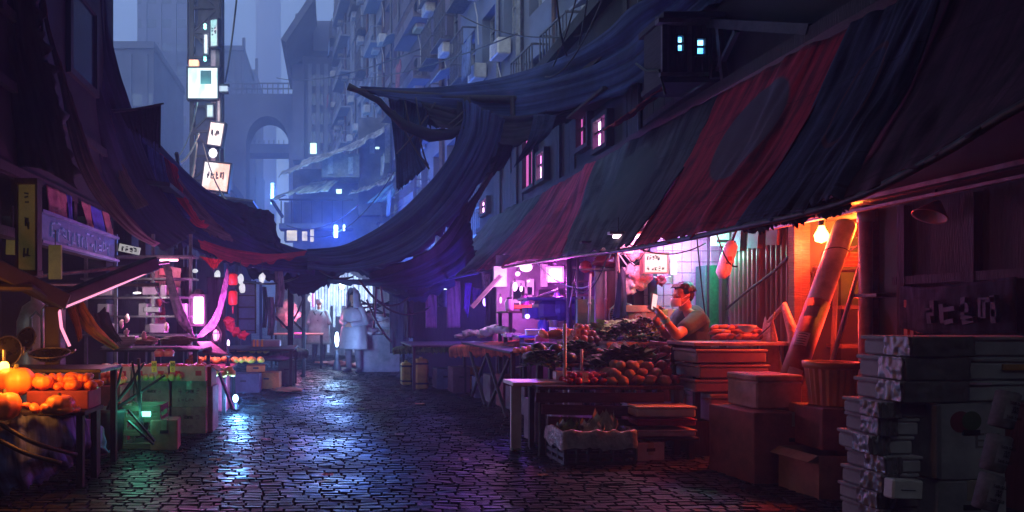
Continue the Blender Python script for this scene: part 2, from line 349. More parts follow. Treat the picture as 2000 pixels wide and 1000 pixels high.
# ---------------------------------------------------------------- tenement blocks
winglass = M('window glass', (.05, .07, .11), .12, spec=1, var=.4, scale=1.5, bump=0)
curtain = M('pale curtain behind glass', (.42, .47, .55), .55, var=.4, scale=2)
framew = M('grey window frame', (.3, .32, .36), .6)
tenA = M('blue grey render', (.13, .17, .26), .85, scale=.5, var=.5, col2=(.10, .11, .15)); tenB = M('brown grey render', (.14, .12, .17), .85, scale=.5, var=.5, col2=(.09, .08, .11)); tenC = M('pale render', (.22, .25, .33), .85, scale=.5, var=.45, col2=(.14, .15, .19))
metalblind = M('corrugated hood', (.3, .33, .4), .6, .2, streak=(8, 1, 1), scale=2)
laundry = [MC('hung sheet '+str(i), c) for i, c in enumerate([(.3, .1, .12), (.3, .34, .42), (.14, .2, .36), (.4, .38, .4)])]
def tenement(name, label, P0, P1, H, bays, floors, mat, seed, z0=0, depth=9, base=3.2, balcony=.3, nearface=False):
    rnd = random.Random(seed); P0, P1 = V(P0), V(P1); d = P1-P0; L = d.length; ang = math.atan2(d.y, d.x)
    t = thing(name, label, 'building', (P0.x, P0.y, z0), ang)      # local x along the facade, local +y out to the street (left)
    fh = (H-base)/floors; bw = L/bays; sg = 1
    g = G(); ww, wh = bw*.62, fh*.55
    g.box((L/2, -depth/2, H/2), (L, depth-.5, H)); g.build('wall', mat, t)
    g = G()
    for f in range(floors+1):
        z = base+f*fh; hh = fh-wh
        zz = z-hh+.0; g.box((L/2, -.0, z-hh/2+hh*.45), (L, .5, hh) if f else (L, .5, hh))
    for b in range(bays+1):
        for f in range(floors):
            z0_ = base+f*fh+hh*.45; x = b*bw; g.box((x, -.003, z0_+wh/2), ((bw-ww) if 0 < b < bays else (bw-ww)/2, .494, wh+.004) if 0 < b < bays else ((bw-ww)/2, .494, wh+.004))
    g.build('facade_frame', mat, t)
    # small repeated meshes
    fr = G(); fr.box((0, 0, wh/2-.03), (ww, .06, .06)); fr.box((0, 0, -wh/2+.03), (ww, .06, .06)); fr.box((-ww/2+.03, 0, 0), (.06, .06, wh-.12)); fr.box((ww/2-.03, 0, 0), (.06, .06, wh-.12)); fr.box((0, 0, 0), (.05, .05, wh-.12)); fr.box((0, 0, wh*.2), (ww-.12, .044, .04))
    pn = G().box((0, -.04, 0), (ww-.05, .02, wh-.05))
    ac = G().box((0, .25, 0), (.66, .4, .46), None, .03)
    for k in range(6): ac.box((-.08, .462, -.18+.07*k), (.42, .02, .025))
    ac.tube([(.3, .2, -.28), (.32, .1, -.7), (.32, .06, -1.6)], .02, 5)
    hood = G().add([(-ww*.6, .05, wh*.62), (ww*.6, .05, wh*.62), (ww*.62, .85, wh*.38), (-ww*.62, .85, wh*.38)], [(0, 1, 2, 3)])
    cage = G(); cd = .7
    for k in range(9): x = -ww*.6+ww*1.2*k/8; cage.beam((x, cd, -wh*.55), (x, cd, wh*.5), .03, .03)
    for z in (-wh*.55, 0, wh*.5): cage.beam((-ww*.6, cd, z), (ww*.6, cd, z), .045, .045); cage.beam((-ww*.6, .25, z), (-ww*.6, cd, z), .045, .045); cage.beam((ww*.6, .25, z), (ww*.6, cd, z), .045, .045)
    cage.box((0, .5, -wh*.6), (ww*1.24, .7, .06))
    bal = G().box((0, .6, -wh*.72), (bw*.96, .75, .12))
    for k in range(9): bal.beam((-bw*.45+bw*.9*k/8, .93, -wh*.7), (-bw*.45+bw*.9*k/8, .93, -wh*.1), .03, .03)
    bal.box((0, .93, -wh*.1), (bw*.94, .05, .05)).box((-bw*.45, .6, -wh*.1), (.05, .65, .05)).box((bw*.45, .6, -wh*.1), (.05, .65, .05)).box((0, .95, -wh*.55), (bw*.9, .03, wh*.2))
    protos = {}
    def put(key, gg, m, x, z, par=None, y=0, solid=0):
        if key in protos:
            o = protos[key].copy(); C.objects.link(o)
        else:
            o = gg.build(key[0], m, t, solid=solid); protos[key] = o
        o.parent = par or t; o.location = (x, y, z) if par is None else (0, 0, 0); return o
    cols = [rnd.random() for _ in range(bays)]
    for b in range(bays):
        for f in range(floors):
            x = (b+.5)*bw; z = base+f*fh+hh*.45+wh/2
            wd = put(('window', 0), fr, framew, x, z, y=-.05)
            put(('pane', int(rnd.random() < .34)), pn, winglass, x, z, wd)
            p = [c for c in wd.children][0]
            if rnd.random() < .34: p.data = (protos.setdefault('curt', None) or make_curtain(protos, pn)).data
            r = rnd.random()
            if cols[b] < balcony: put(('balcony', 0), bal, mat, x, z, y=0)
            elif r < .28: put(('window_cage', 0), cage, steel, x, z)
            elif r < .42: put(('window_hood', 0), hood, metalblind, x, z, solid=.04)
            if rnd.random() < .4: put(('air_conditioner', 0), ac, plas_w, x+rnd.uniform(-.3, .5), z-wh*.72, y=.25)
            if rnd.random() < .16:
                c = cloth('laundry', [[(-ww*.4, 0, 0), (0, .03, -.04), (ww*.4, 0, 0)], [(-ww*.38, .05, -wh*.8), (0, .1, -wh*.85), (ww*.4, .03, -wh*.78)]], rnd.choice(laundry), 10, 8, .06, 4, rnd.random()*9, parent=t, world=False, solid=.01); c.location = (x, .9 if cols[b] >= balcony else 1.35, z-wh*.1)
    for k in range(int(bays*.7)):
        x = rnd.randint(0, bays)*bw+rnd.uniform(-.2, .2); G().tube([(x, .33, 0), (x, .33, H*.99)], rnd.choice([.06, .09, .12]), 6).build('drainpipe', rnd.choice([conc, steel, rust]), t)
    g = G().box((L/2, .3, H+.25), (L+.4, 1.3, .5)); g.build('parapet', mat, t)
    return t
def make_curtain(protos, pn):
    if protos.get('curt'): return protos['curt']
    o = pn.build('pane', curtain, None, loc=(0, 0, 0)); protos['curt'] = o; bpy.data.objects.remove(o) if False else None
    C.objects.unlink(o); return o
A = V((6.3, 11, 0)); B = V((.35, 56, 0)); d_ = (B-A)
tenement('tenement', 'nearest blue-grey tenement block with barred windows and air conditioners above the big dark canopy', A, A+d_*.27, 30, 7, 10, tenA, 1, balcony=.1)
tenement('tenement', 'brown-grey tenement block with drying sheets in the middle of the tall right-hand row', A+d_*.274, A+d_*.55, 33, 7, 12, tenB, 2, balcony=.2)
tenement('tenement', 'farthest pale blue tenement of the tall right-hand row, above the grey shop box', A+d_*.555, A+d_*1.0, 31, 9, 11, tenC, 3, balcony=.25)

# ---------------------------------------------------------------- far building with the sloping roof edge and mast, bridge, hazy towers
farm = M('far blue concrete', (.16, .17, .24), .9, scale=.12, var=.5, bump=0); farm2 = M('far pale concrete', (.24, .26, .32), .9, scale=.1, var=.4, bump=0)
t = thing('corner_building', 'dark hazy building with sloping eave and thin mast right of the arched bridge', 'building', (0, 66, 0))
x0, x1 = at(590, 0, 62).x, at(700, 0, 62).x
def Z(py, d): return EYE+(VY-py)/F*d
G().box(((x0+x1)/2, 4, Z(100, 62)/2), (x1-x0, 14, Z(100, 62)-.2)).build('wall', farm, t)
g = G().beam((at(562, 128, 62).x, -3.6, Z(128, 62)), (at(615, 48, 62).x, -3.6, Z(48, 62)), 12, .5); g.box(((at(612, 0, 62).x+x1)/2, 2, Z(70, 62)), (x1-at(612, 0, 62).x, 12, 2.8)); g.build('roof', farm, t)
G().box((at(578, 0, 62).x+.2, -2.4, Z(215, 62)), (1.1, 2.2, 9)).build('bay', farm, t)
for k in range(5): G().beam((at(605+k*16, 0, 62).x, -3.3, Z(120, 62)), (at(605+k*16, 0, 62).x, -3.3, Z(330, 62)), .35, .35).build('pilaster', farm2, t)
for k in range(18):
    px, py = 612+(k % 4)*15, 150+(k//4)*38; G().box((at(px, py, 62).x, -3.03, Z(py, 62)), (.45, .1, 1.1), None, .02).build('window', winglass, t)
G().tube([(at(577, 0, 62).x, -2, Z(200, 62)), (at(577, 0, 62).x, -2, Z(60, 62)), (at(577, 0, 62).x, -2, Z(8, 62))], [.42, .35, .12], 8).build('mast', farm, t)
# arched footbridge
t = thing('arched_bridge', 'high arched footbridge crossing the street between the hazy towers', 'bridge', (0, 70, 0)); D = 70
xl, xr = at(436, 0, D).x, at(585, 0, D).x; zt, zb = Z(193, D), Z(244, D)
n = 24; vs = []; fs = []; cx, rx_ = (at(484, 0, D).x+at(566, 0, D).x)/2, (at(566, 0, D).x-at(484, 0, D).x)/2; zs = Z(300, D); rise = Z(236, D)-zs
prof = [(xl, zt), (xl, Z(420, D)), (cx-rx_, Z(420, D))]+[(cx-rx_*math.cos(math.pi*k/n), zs+rise*math.sin(math.pi*k/n)**.8) for k in range(n+1)]+[(cx+rx_, Z(420, D)), (xr, Z(420, D)), (xr, zt)]
top = [(x, zt-.3) for x, z in prof]
g = G(); m_ = len(prof)
for yy in (-1.6, 1.6):
    b0 = len(g.v); g.v += [V((x, yy, z)) for x, z in prof]; g.v += [V((x, yy, zt)) for x, z in prof]
    for k in range(m_-1): g.f.append([b0+k, b0+k+1, b0+m_+k+1, b0+m_+k])
for k in range(m_-1): g.f.append([k, k+1, 2*m_+k+1, 2*m_+k])
g.add([(xl, -1.6, zt), (xr, -1.6, zt), (xr, 1.6, zt), (xl, 1.6, zt)], [(0, 1, 2, 3)])
g.build('arch', farm, t)
g = G()
for z_ in (zt+.55, zt+1.1): g.beam((xl, -1.5, z_), (xr+1, -1.5, z_), .12, .12)
for k in range(16): x = xl+(xr-xl)*k/15; g.beam((x, -1.5, zt), (x, -1.5, zt+1.1), .1, .1)
g.build('railing', farm, t)
g = G(); D2 = 82
t2 = thing('lower_bridge', 'flat lower walkway seen through the arch of the high bridge', 'bridge', (0, D2, 0))
G().box(((at(470, 0, D2).x+at(600, 0, D2).x)/2, 0, Z(296, D2)), (at(600, 0, D2).x-at(470, 0, D2).x, 3, 1.1)).build('deck', farm, t2)
for k in range(12): G().beam((at(480, 0, D2).x+k*.6, -1.5, Z(290, D2)), (at(480, 0, D2).x+k*.6, -1.5, Z(280, D2)), .1, .1).build('railing_post', farm, t2)
def tower(label, px0, px1, py, D, mat, seed, steps=2, strips=True, dep=12, ant=True):
    rnd = random.Random(seed); x0, x1 = at(px0, 0, D).x, at(px1, 0, D).x; h = Z(py, D); t = thing('tower_block', label, 'tower', ((x0+x1)/2, D+dep/2, 0)); w_ = x1-x0
    z = 0
    for k in range(steps):
        hh = h*(.62 if k == 0 and steps > 1 else 1)-z if k < steps-1 else h-z; ww = w_*(1-.13*k); G().box((0, 0, z+hh/2), (ww, dep*(1-.1*k), hh-.02)).build('shaft', mat, t)
        g = G(); nn = max(3, int(w_/1.6))
        for i in range(nn): x = -ww/2+ww*(i+.5)/nn; g.box((x, -dep*(1-.1*k)/2-.12, z+hh/2), (.35*ww/nn, .24, hh*.96))
        g.build('fin', mat, t)
        g = G()
        for i in range(int(hh/3.2)): g.box((0, -dep*(1-.1*k)/2-.02, z+1.5+i*3.2), (ww*.97, .12, 1.1))
        tag(g.build('window_band', winglass, t), kind='stuff')
        G().box((0, 0, z+hh+.3), (ww*1.06, dep*(1-.1*k)*1.05, .6)).build('cornice', mat, t); z += hh+.6
    if ant: G().tube([(w_*.2, 0, h), (w_*.2, 0, h+h*.12)], .25, 5).build('antenna', mat, t)
    return t
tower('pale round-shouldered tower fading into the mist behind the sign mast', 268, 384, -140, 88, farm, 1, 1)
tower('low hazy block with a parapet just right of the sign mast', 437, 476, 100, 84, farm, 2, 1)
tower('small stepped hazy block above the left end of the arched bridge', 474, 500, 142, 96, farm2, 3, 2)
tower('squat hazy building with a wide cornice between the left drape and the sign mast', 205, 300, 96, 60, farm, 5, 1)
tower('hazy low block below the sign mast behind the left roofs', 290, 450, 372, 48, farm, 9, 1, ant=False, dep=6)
# round pale shaft
t = thing('silo_tower', 'pale round shaft glowing brightest in the mist above the bridge', 'tower', (at(524, 0, 210).x, 210, 0))
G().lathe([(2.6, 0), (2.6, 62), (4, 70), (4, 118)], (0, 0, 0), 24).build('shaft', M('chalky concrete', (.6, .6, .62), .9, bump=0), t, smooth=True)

# ---------------------------------------------------------------- right-hand market building
t = thing('market_building', 'dark two-storey market building along the right side with glowing pink upstairs windows', 'building', (0, 0, 0)); RB = t
XW = 4.25
pinkwin = ME('pink lit glass', [(.55, .08, .5), (1, .25, .9), (1, .55, 1), (.9, .3, .9)], 8, 3); bluewin = ME('blue lit glass', [(.02, .12, .6), (.08, .4, 1), (.3, .7, 1)], 4, 6)
def wallseg(g, y0, y1, z0, z1, x=XW, th=.3): g.box((x+th/2, (y0+y1)/2, (z0+z1)/2), (th, y1-y0, z1-z0))
g = G(); wallseg(g, -5, 5.24, 0, 6); wallseg(g, 5.24, 5.96, 2.05, 6); wallseg(g, 5.96, 7.1, 0, 6); wallseg(g, 7.1, 19, 2.45, 6); wallseg(g, 13.2, 19, 0, 2.45)
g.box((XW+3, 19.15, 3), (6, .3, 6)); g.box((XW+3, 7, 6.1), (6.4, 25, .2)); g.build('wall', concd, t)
# interior of the shop ground floor
g = G(); g.box((5.6, 9.95, 1.2), (.15, 6.3, 2.4)); g.box((4.95, 13.2, 1.2), (1.3, .15, 2.4)); g.box((4.9, 10, 2.42), (1.5, 6.4, .06)); g.build('shop_back_wall', conc, t)
# floor beams and ledges
g = G()
for zz in (3.62, 5.2): g.box((XW-.09, 7, zz), (.18, 24, .12))
g.build('ledge', woodd, t)
def upwin(px0, px1, py0, py1, mat, pos, lab=None, open_=False):
    d0, d1 = F*XW/(px1-VX), F*XW/(px0-VX); yc = (d0+d1)/2; z0, z1 = Z(py1, yc), Z(py0, yc); w_ = d1-d0
    f = G(); T = .07
    f.box((XW-.06, yc, z1+T/2), (.12, w_+2*T, T)); f.box((XW-.06, yc, z0-T/2), (.14, w_+2*T, T))
    for yy in (d0-T/2, d1+T/2): f.box((XW-.06, yy, (z0+z1)/2), (.12, T, z1-z0))
    f.box((XW-.05, yc, (z0+z1)/2), (.05, .04, z1-z0)); f.box((XW-.05, yc, z0+(z1-z0)*.6), (.05, w_, .035))
    o = f.build('window', woodd, RB); G().box((XW-.015, yc, (z0+z1)/2), (.02, w_, z1-z0)).build('pane', mat, o)
    return yc, (z0+z1)/2
plum = M('plum curtain', (.25, .06, .2), .8, em=(.6, .1, .4), es=.35)
for a in ((1172, 1196, 232, 286, pinkwin), (1138, 1158, 224, 285, plum), (1058, 1072, 300, 350, pinkwin), (1030, 1050, 250, 365, plum), (945, 957, 392, 416, pinkwin)): upwin(*a, 0)
g = G(); rnd = random.Random(14); yy = 8.0
while yy < 18.9:
    wb = rnd.uniform(.12, .3); z0_, z1_ = rnd.choice([3.7, 3.7, 3.0]), rnd.choice([5.1, 5.1, 4.6, 5.9])
    if not any(a_ < yy+wb and yy < b_ for a_, b_ in ((9.9, 11.5), (12.9, 14.8), (17.5, 19))): g.box((XW-.012, yy+wb/2, (z0_+z1_)/2), (.03, wb-.015, z1_-z0_), rot(rnd.uniform(-.02, .02)))
    yy += wb
g.build('cladding', woodd, t)
greyb = M('grey weathered beam', (.05, .055, .07), .8, streak=(6, 1, 1))
G().beam((4.17, 8.5, 4.98), (4.12, 5.7, 3.66), .12, .09).build('sloping_beam', greyb, t); G().beam((4.2, 8.9, 3.78), (4.15, 7.2, 3.82), .1, .07).build('ledge', greyb, t); G().beam((4.2, 7.35, 3.8), (4.1, 6.75, 4.1), .05, .05).beam((4.2, 7.1, 3.5), (4.12, 7.1, 4.3), .05, .06).build('brace', greyb, t)
for yy in (9.1, 12.3, 15.2, 16.7): G().tube([(XW-.05, yy, 2.6), (XW-.05, yy, 5.9)], .035, 7).build('drainpipe', steeld, t)
# pink tube over the windows and its bracket shelf
g = G().box((XW-.15, 10.5, Z(203, 10.5)), (.3, 1.5, .04)); g.build('window_shelf', woodd, t)
# projecting upper room
ya, yb = 7.7, 9.3
g = G(); g.box((3.92, 7.5, 4.12), (.64, .4, .62)); g.box((4.0, 7.5, 4.47), (.84, .6, .06)); g.box((3.94, 7.5, 3.78), (.7, .5, .06)); g.box((3.62, 7.28, 4.12), (.05, .05, .62)).box((4.16, 7.28, 4.12), (.05, .05, .62)); g.build('upper_room', M('grey upper boards', (.04, .043, .055), .85, streak=(1, 1, 8)), t)
fb = M('pale weathered timber', (.16, .17, .2), .8, streak=(1, 1, 8)); g = G()
for k in range(9): g.box((3.655+.07*k, 7.292, 4.12), (.06, .012, .56), rot(0, 0, 0))
g.build('front_boards', M('lightened slate boards', (.075, .08, .10), .85, streak=(6, 1, 1)), t)  # front coloured lighter to make up for the little light it gets
g = G()
for x_ in (3.61, 3.9, 4.21): g.box((x_, 7.275, 4.12), (.035, .03, .6))
g.box((3.92, 7.27, 3.84), (.7, .05, .04)).box((3.96, 7.25, 4.41), (.86, .09, .05)); g.build('framing', fb, t)
G().tube([(3.60, 7.9, 4.2), (3.58, 7.6, 4.0), (3.58, 7.3, 3.9), (3.6, 7.2, 3.6)], .015, 5).build('cable', rubber, t)
for px, w_ in ((1327, .06), (1367, .085)):
    c_ = at(px, 86 if px < 1340 else 92, 7.27); f_ = G()
    for sx in (-1, 1): f_.box((c_.x+sx*(w_/2+.012), c_.y, c_.z), (.024, .06, .2))
    for sz in (-1, 0, 1): f_.box((c_.x, c_.y, c_.z+sz*.09), (w_, .05, .016))
    o_ = f_.build('window', woodd, t); G().box((c_.x, c_.y+.02, c_.z), (w_, .01, .18)).build('pane', bluewin, o_)
for k, px in enumerate((1305, 1420, 1470)): pass
# red torn awning under the upper room
redc = MC('torn red cloth', (.32, .05, .04))
cloth('torn_awning', [[(4.1, 7.4, 3.95), (4.1, 8.1, 3.98), (4.1, 9.0, 3.93)], [(3.65, 7.4, 3.72), (3.6, 8.1, 3.66), (3.66, 9.0, 3.7)]], redc, 40, 10, .04, 8, 3, rag=.12, parent=t)
# unseen building added behind the camera to keep sky light out of the alley
t = thing('rear_sky_blocker', 'unseen dark building added behind the viewer to block sky light', 'building', (0, -6, 0))
g = G().box((0, -3, 5), (16, 6, 10)); g.build('wall', concd, t)
g = G().box((0, .03, 1.1), (1.2, .1, 2.2)); g.build('door', woodd, t)

# ---------------------------------------------------------------- left-hand building
XL = -3.1
t = thing('left_building', 'dark tall building on the left behind the hanging brown and black drapes', 'building', (0, 0, 0)); LB = t
g = G(); wallx = XL-.15
def wl(y0, y1, z0, z1): g.box((wallx, (y0+y1)/2, (z0+z1)/2), (.3, y1-y0, z1-z0))
wl(-6, 3, 0, 8); wl(3, 9.4, 2.62, 8); wl(3, 5.2, 0, 2.0); wl(9.1, 9.4, 0, 2.62)
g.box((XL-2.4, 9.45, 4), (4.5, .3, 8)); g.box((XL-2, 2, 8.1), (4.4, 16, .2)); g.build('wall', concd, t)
g = G(); g.box((XL-1.6, 7.2, 1.3), (.15, 5, 2.6)); g.box((XL-.85, 6, 2.58), (1.7, 6, .06)); g.build('back_wall', woodd, t)
g = G()
for zz in (2.0, 2.6, 3.4): g.box((XL-.02, 6.2, zz), (.16, 6.4, .09))
for yy in (4.2, 5.3, 6.6, 7.9, 9.2): g.box((XL-.01, yy, 2.3), (.12, .1, .52))
g.build('balcony_frame', woodd, t)
for k in range(14): G().beam((XL+.02, 5.35+k*.26, 2.04), (XL+.02, 5.35+k*.26, 2.26), .025, .025).build('baluster', woodd, t)
for k, (yy, zz) in enumerate(((5, 4.6), (6.6, 4.6), (8.2, 4.6), (5, 6.2), (6.6, 6.2))):
    o = G().box((XL+.02, yy, zz+.52), (.08, .94, .08)).box((XL+.02, yy, zz-.52), (.08, .94, .08)).box((XL+.02, yy-.43, zz), (.08, .08, .96)).box((XL+.02, yy+.43, zz), (.08, .08, .96)).build('window', woodd, t)
    G().box((XL+.01, yy, zz), (.03, .78, .96)).build('pane', glassd, o)
# low stall row going away on the left
roofc = M('corrugated dark roof', (.05, .055, .08), .6, .3, streak=(1, 9, 1), scale=3)
lab = ['low dark stall shack with corrugated roof nearest the tall left building', 'second low shack of the left row, behind the magenta lantern', 'third low shack of the left row, half hidden by the navy tarp', 'farthest low shack of the left row, by the far posts']
for k, (y0, y1, hz_) in enumerate(((9.7, 12.4, 3.1), (12.5, 15.6, 3.5), (15.7, 19.6, 3.7), (19.7, 26, 4.6))):
    t = thing('stall_shack', lab[k], 'shack', (XL, (y0+y1)/2, 0), 0, 'shacks along the left side'); w_ = y1-y0
    G().box((-1.1, 0, hz_/2), (.15, w_-.1, hz_)).box((-.55, w_/2-.1, hz_/2), (.95, .1, hz_-.05)).box((.45 if k == 3 else .1, 0, hz_-.55), (.1, w_-.1, .9)).build('wall', woodd, t)
    G().beam((-1.2, 0, hz_+.25), (.75, 0, hz_+.0), w_+.2, .06).build('roof', roofc, t)
    for sy in (-1, 1): G().beam((.3, sy*(w_/2-.12), 0), (.3, sy*(w_/2-.12), hz_-.05), .1, .1).build('post', woodd, t)
# ---------------------------------------------------------------- shops closing the far end of the alley
shopm = M('far shop plaster', (.13, .14, .17), .85, scale=.8, var=.6); palecloth = MC('pale faded canvas', (.42, .42, .45)); bluecloth = MC('blue canvas', (.12, .26, .45))
t = thing('end_shop', 'cluttered multi-level shop house closing the far end of the alley under pale awnings', 'building', (0, 36, 0)); d = 34
def bx(px0, px1, py0, py1, dd, dep, name, mat, par=None):
    p, q = at(px0, py1, dd), at(px1, py0, dd); g = G().box(((p.x+q.x)/2, dd+dep/2, (p.z+q.z)/2), (q.x-p.x, dep, q.z-p.z)); return g.build(name, mat, par or t, world=True)
bx(572, 800, 330, 560, 35, 6, 'wall', shopm); bx(628, 702, 300, 346, 33.4, 1.7, 'hanging_room', M('grey panel box', (.2, .19, .19), .7)); bx(700, 790, 230, 420, 34.4, .8, 'upper_wall', shopm)
bx(555, 572, 395, 470, 34.6, 1, 'side_wall', shopm)
for (a, b, c, e) in ((640, 650, 306, 340), (680, 690, 306, 340), (722, 732, 262, 300), (752, 768, 240, 318)): bx(a, b, c, e, 33.3 if a < 700 else 34.3, .12, 'panel', M('grey door panel', (.3, .3, .33), .6))
yel = ME('weak yellow window', [(.5, .4, .12), (1, .8, .35)], .8, 5)
for (a, b, c, e) in ((560, 580, 450, 470), (606, 613, 448, 472), (590, 600, 452, 470)): bx(a, b, c, e, 32.9, .06, 'lit_window', yel)
for k in range(7): bx(548+k*20, 550+k*20, 392, 440, 33.6, .1, 'railing_post', steeld)
bx(545, 690, 388, 391, 33.6, .1, 'rail', steeld); bx(545, 690, 436, 446, 33.0, 1.2, 'balcony_floor', shopm)
G().beam(at(530, 390, 33)+V((0, 0, 0)), at(552, 424, 34), .12, .12).build('brace', woodd, t, world=True)
def awn(label, pts0, pts1, d0, d1, mat, seed, amp=.12):
    o = cloth('awning', [[at(x, y, d0) for x, y in pts0], [at(x, y, d1) for x, y in pts1]], mat, 40, 12, amp, 8, seed, rag=.3, solid=.03); tag(o, label, 'awning', 'pale awnings on the far shop house'); return o
awn('long pale canvas awning sweeping up to the right above the grey shop box', [(560, 330), (630, 300), (700, 272), (752, 244)], [(543, 344), (600, 322), (690, 290), (750, 256)], 34.4, 32.2, palecloth, 1)
awn('lowest pale canvas awning left of centre, under the grey shop box', [(580, 366), (625, 352), (668, 345)], [(526, 390), (580, 378), (640, 372)], 34.4, 31.8, palecloth, 2)
awn('faded awning strip rising to the right behind the dark hanging drape', [(690, 372), (740, 350), (790, 318)], [(680, 378), (740, 362), (790, 336)], 34, 32, palecloth, 3)
awn('triangular light blue canvas on the far shop, beside the dark drape', [(778, 346), (784, 340), (790, 335)], [(715, 396), (750, 392), (790, 380)], 32, 31, bluecloth, 4, .08)
# ---------------------------------------------------------------- sign mast
t = thing('sign_mast', 'tall dark lattice mast carrying glowing square signs above the left stalls', 'mast', (at(405, 0, 22).x, 22, 0)); DM = 22
g = G(); hw = .42; hM = 13.5
for sx in (-1, 1):
    for sy in (-1, 1): g.beam((sx*hw, sy*hw, 0), (sx*hw, sy*hw, hM), .13, .13)
for k in range(17):
    z0, z1 = k*.8, (k+1)*.8
    for sx in (-1, 1): g.beam((sx*hw, -hw, z0), (sx*hw, hw, z1), .06, .06)
    for sy in (-1, 1): g.beam((-hw, sy*hw, z0 if k % 2 else z1), (hw, sy*hw, z1 if k % 2 else z0), .06, .06); g.beam((-hw, sy*hw, z0), (hw, sy*hw, z0), .07, .07)
g.build('lattice', steeld, t)
G().box((0, .04, 7), (.68, .5, 13.4)).build('core', M('mast core paint', (.03, .045, .12), .6), t)
G().box((at(424, 0, 22).x+3.9-.0+.25-.0 if False else .3, -.42, 6.6), (.2, .1, 7)).build('cable_duct', M('pinkish duct', (.3, .2, .26), .6), t)
for k in range(3): G().tube([(-.62+.06*k, -.1, 9.5-k*.3), (-.62+.06*k, -.1, 13.4)], .03, 6).build('conduit', steeld, t)
G().box((.15, -.1, 10.9), (.75, .6, 1.35)).build('transformer', steeld, t)
for k in range(6): o = G().ell((.02, -.5, Z(62+k*0+[0, 28, 46, 60, 66, 5][k], 22)), .055).build('pilot_lamp', E('teal pilot', (.25, .9, .8), 3), t, smooth=True)
def lightsign(label, cx, cy, w_, h_, d, cols, es, rz=0, ry=0, marks=0, capc=None, ins=None, seed=0, dep=.22, mk=ink):
    p = at(cx, cy, d); s = d/F; W, H = w_*s, h_*s; t = thing('light_sign', label, 'sign', tuple(p), rz, 'glowing signs on the mast')
    m = rot(0, ry, 0); T = .05
    g = G()
    for sx in (-1, 1): g.box(m @ V((sx*W/2, 0, 0)), (T, dep, H+T), m, .008)
    for sz in (-1, 1): g.box(m @ V((0, 0, sz*H/2)), (W-T, dep-.01, T), m, .008)
    g.build('frame', steeld, t)
    G().box((0, 0, 0), (W-T*1.02, dep*.7, H-T*1.02), m).build('lit_panel', ME('panel '+label[:24], cols, es, 2.6/W, (1, 1, .35)), t)
    if marks:
        g = scribble(G(), m @ V((-W*.36, -dep*.36, -H*.1)), m @ V((W*.3, -dep*.36, -H*.1)), m @ V((0, 0, H*.3)), marks, seed, .035); g.build('lettering', mk, t)
    if ins: G().box(m @ V((W*ins[0], -dep*.38, H*ins[1])), (W*ins[2], .03, H*ins[3]), m).build('dark_inset', M('dark teal inset', (.04, .09, .1), .4), t)
    if capc: G().box(m @ V((-W*.3, 0, H*.5+.13)), (W*.3, dep*.8, .22), m, .01).build('orange_cap', E('orange cap', capc, 1.6), t)
    G().beam(m @ V((0, dep/2, 0)), m @ V((0, dep/2+.35, 0)), .08, .08).build('bracket', steeld, t)
    light(t, p+V((0, -.6, 0)), tuple(cols[-1]), es*9, .25); return t
TEAL = [(.25, .85, .8), (.75, .95, 1), (.9, .97, 1), (.2, .8, .75)]
lightsign('large white and teal glowing sign, widest on the mast, with an orange lamp on top', 397, 164, 60, 62, 21.4, TEAL, 1.1, 0, 0, 0, (1, .35, .12), (.1, .18, .35, .42))
lightsign('slim upright white sign on the left face of the mast, under the narrow teal one', 403, 88, 9, 40, 21.4, [(.5, .9, .9), (.8, .95, 1)], .8)
lightsign('small mint plate directly under the widest mast sign', 411, 218, 14, 26, 21.4, [(.4, .7, .75), (.6, .85, .9)], .6, seed=11)
lightsign('dim rose strip sign on the right face of the mast', 428, 222, 8, 60, 21.5, [(.5, .25, .35), (.7, .4, .5)], .35)
lightsign('narrow teal glowing sign highest on the mast', 420, 66, 17, 54, 21.4, [(.1, .5, .5), (.25, .8, .75), (.1, .4, .45), (.8, .65, .75)], .7, -.3, 0, 2, seed=3)
lightsign('tilted small white sign with orange streaks in the middle of the mast', 423, 263, 31, 46, 21.4, [(1, .35, .2), (.95, .85, .88), (1, .97, .97), (1, .6, .5)], 1.0, -.2, .18, 3, seed=5)
lightsign('large salmon and white sign lowest on the mast, leaning over the tarp', 423, 346, 54, 56, 20.6, [(.95, .86, .86), (1, .92, .92), (1, .45, .32), (1, .55, .45)], 1.0, -.1, .13, 4, seed=8)
t = thing('small_bracket_sign', 'little white bracket sign sticking out right of the teal sign', 'sign', tuple(at(436, 174, 21.4)), 0)
G().box((0, 0, 0), (.3, .1, .18), None, .01).build('lit_panel', E('dim white panel', (.5, .6, .8), .6), t); G().box((0, 0, .12), (.4, .14, .05)).box((0, 0, -.12), (.34, .14, .05)).build('frame', steeld, t)
t = thing('diamond_lamp', 'small diamond-shaped white lamp between the two lower mast signs', 'lamp', tuple(at(416, 299, 21)), 0)
G().ell((0, 0, 0), (.14, .1, .16), n=6).build('lamp_shade', E('diamond white', (.9, .92, 1), 1.6), t); G().beam((0, 0, 0), (0, .5, 0), .05, .05).build('bracket', steeld, t)
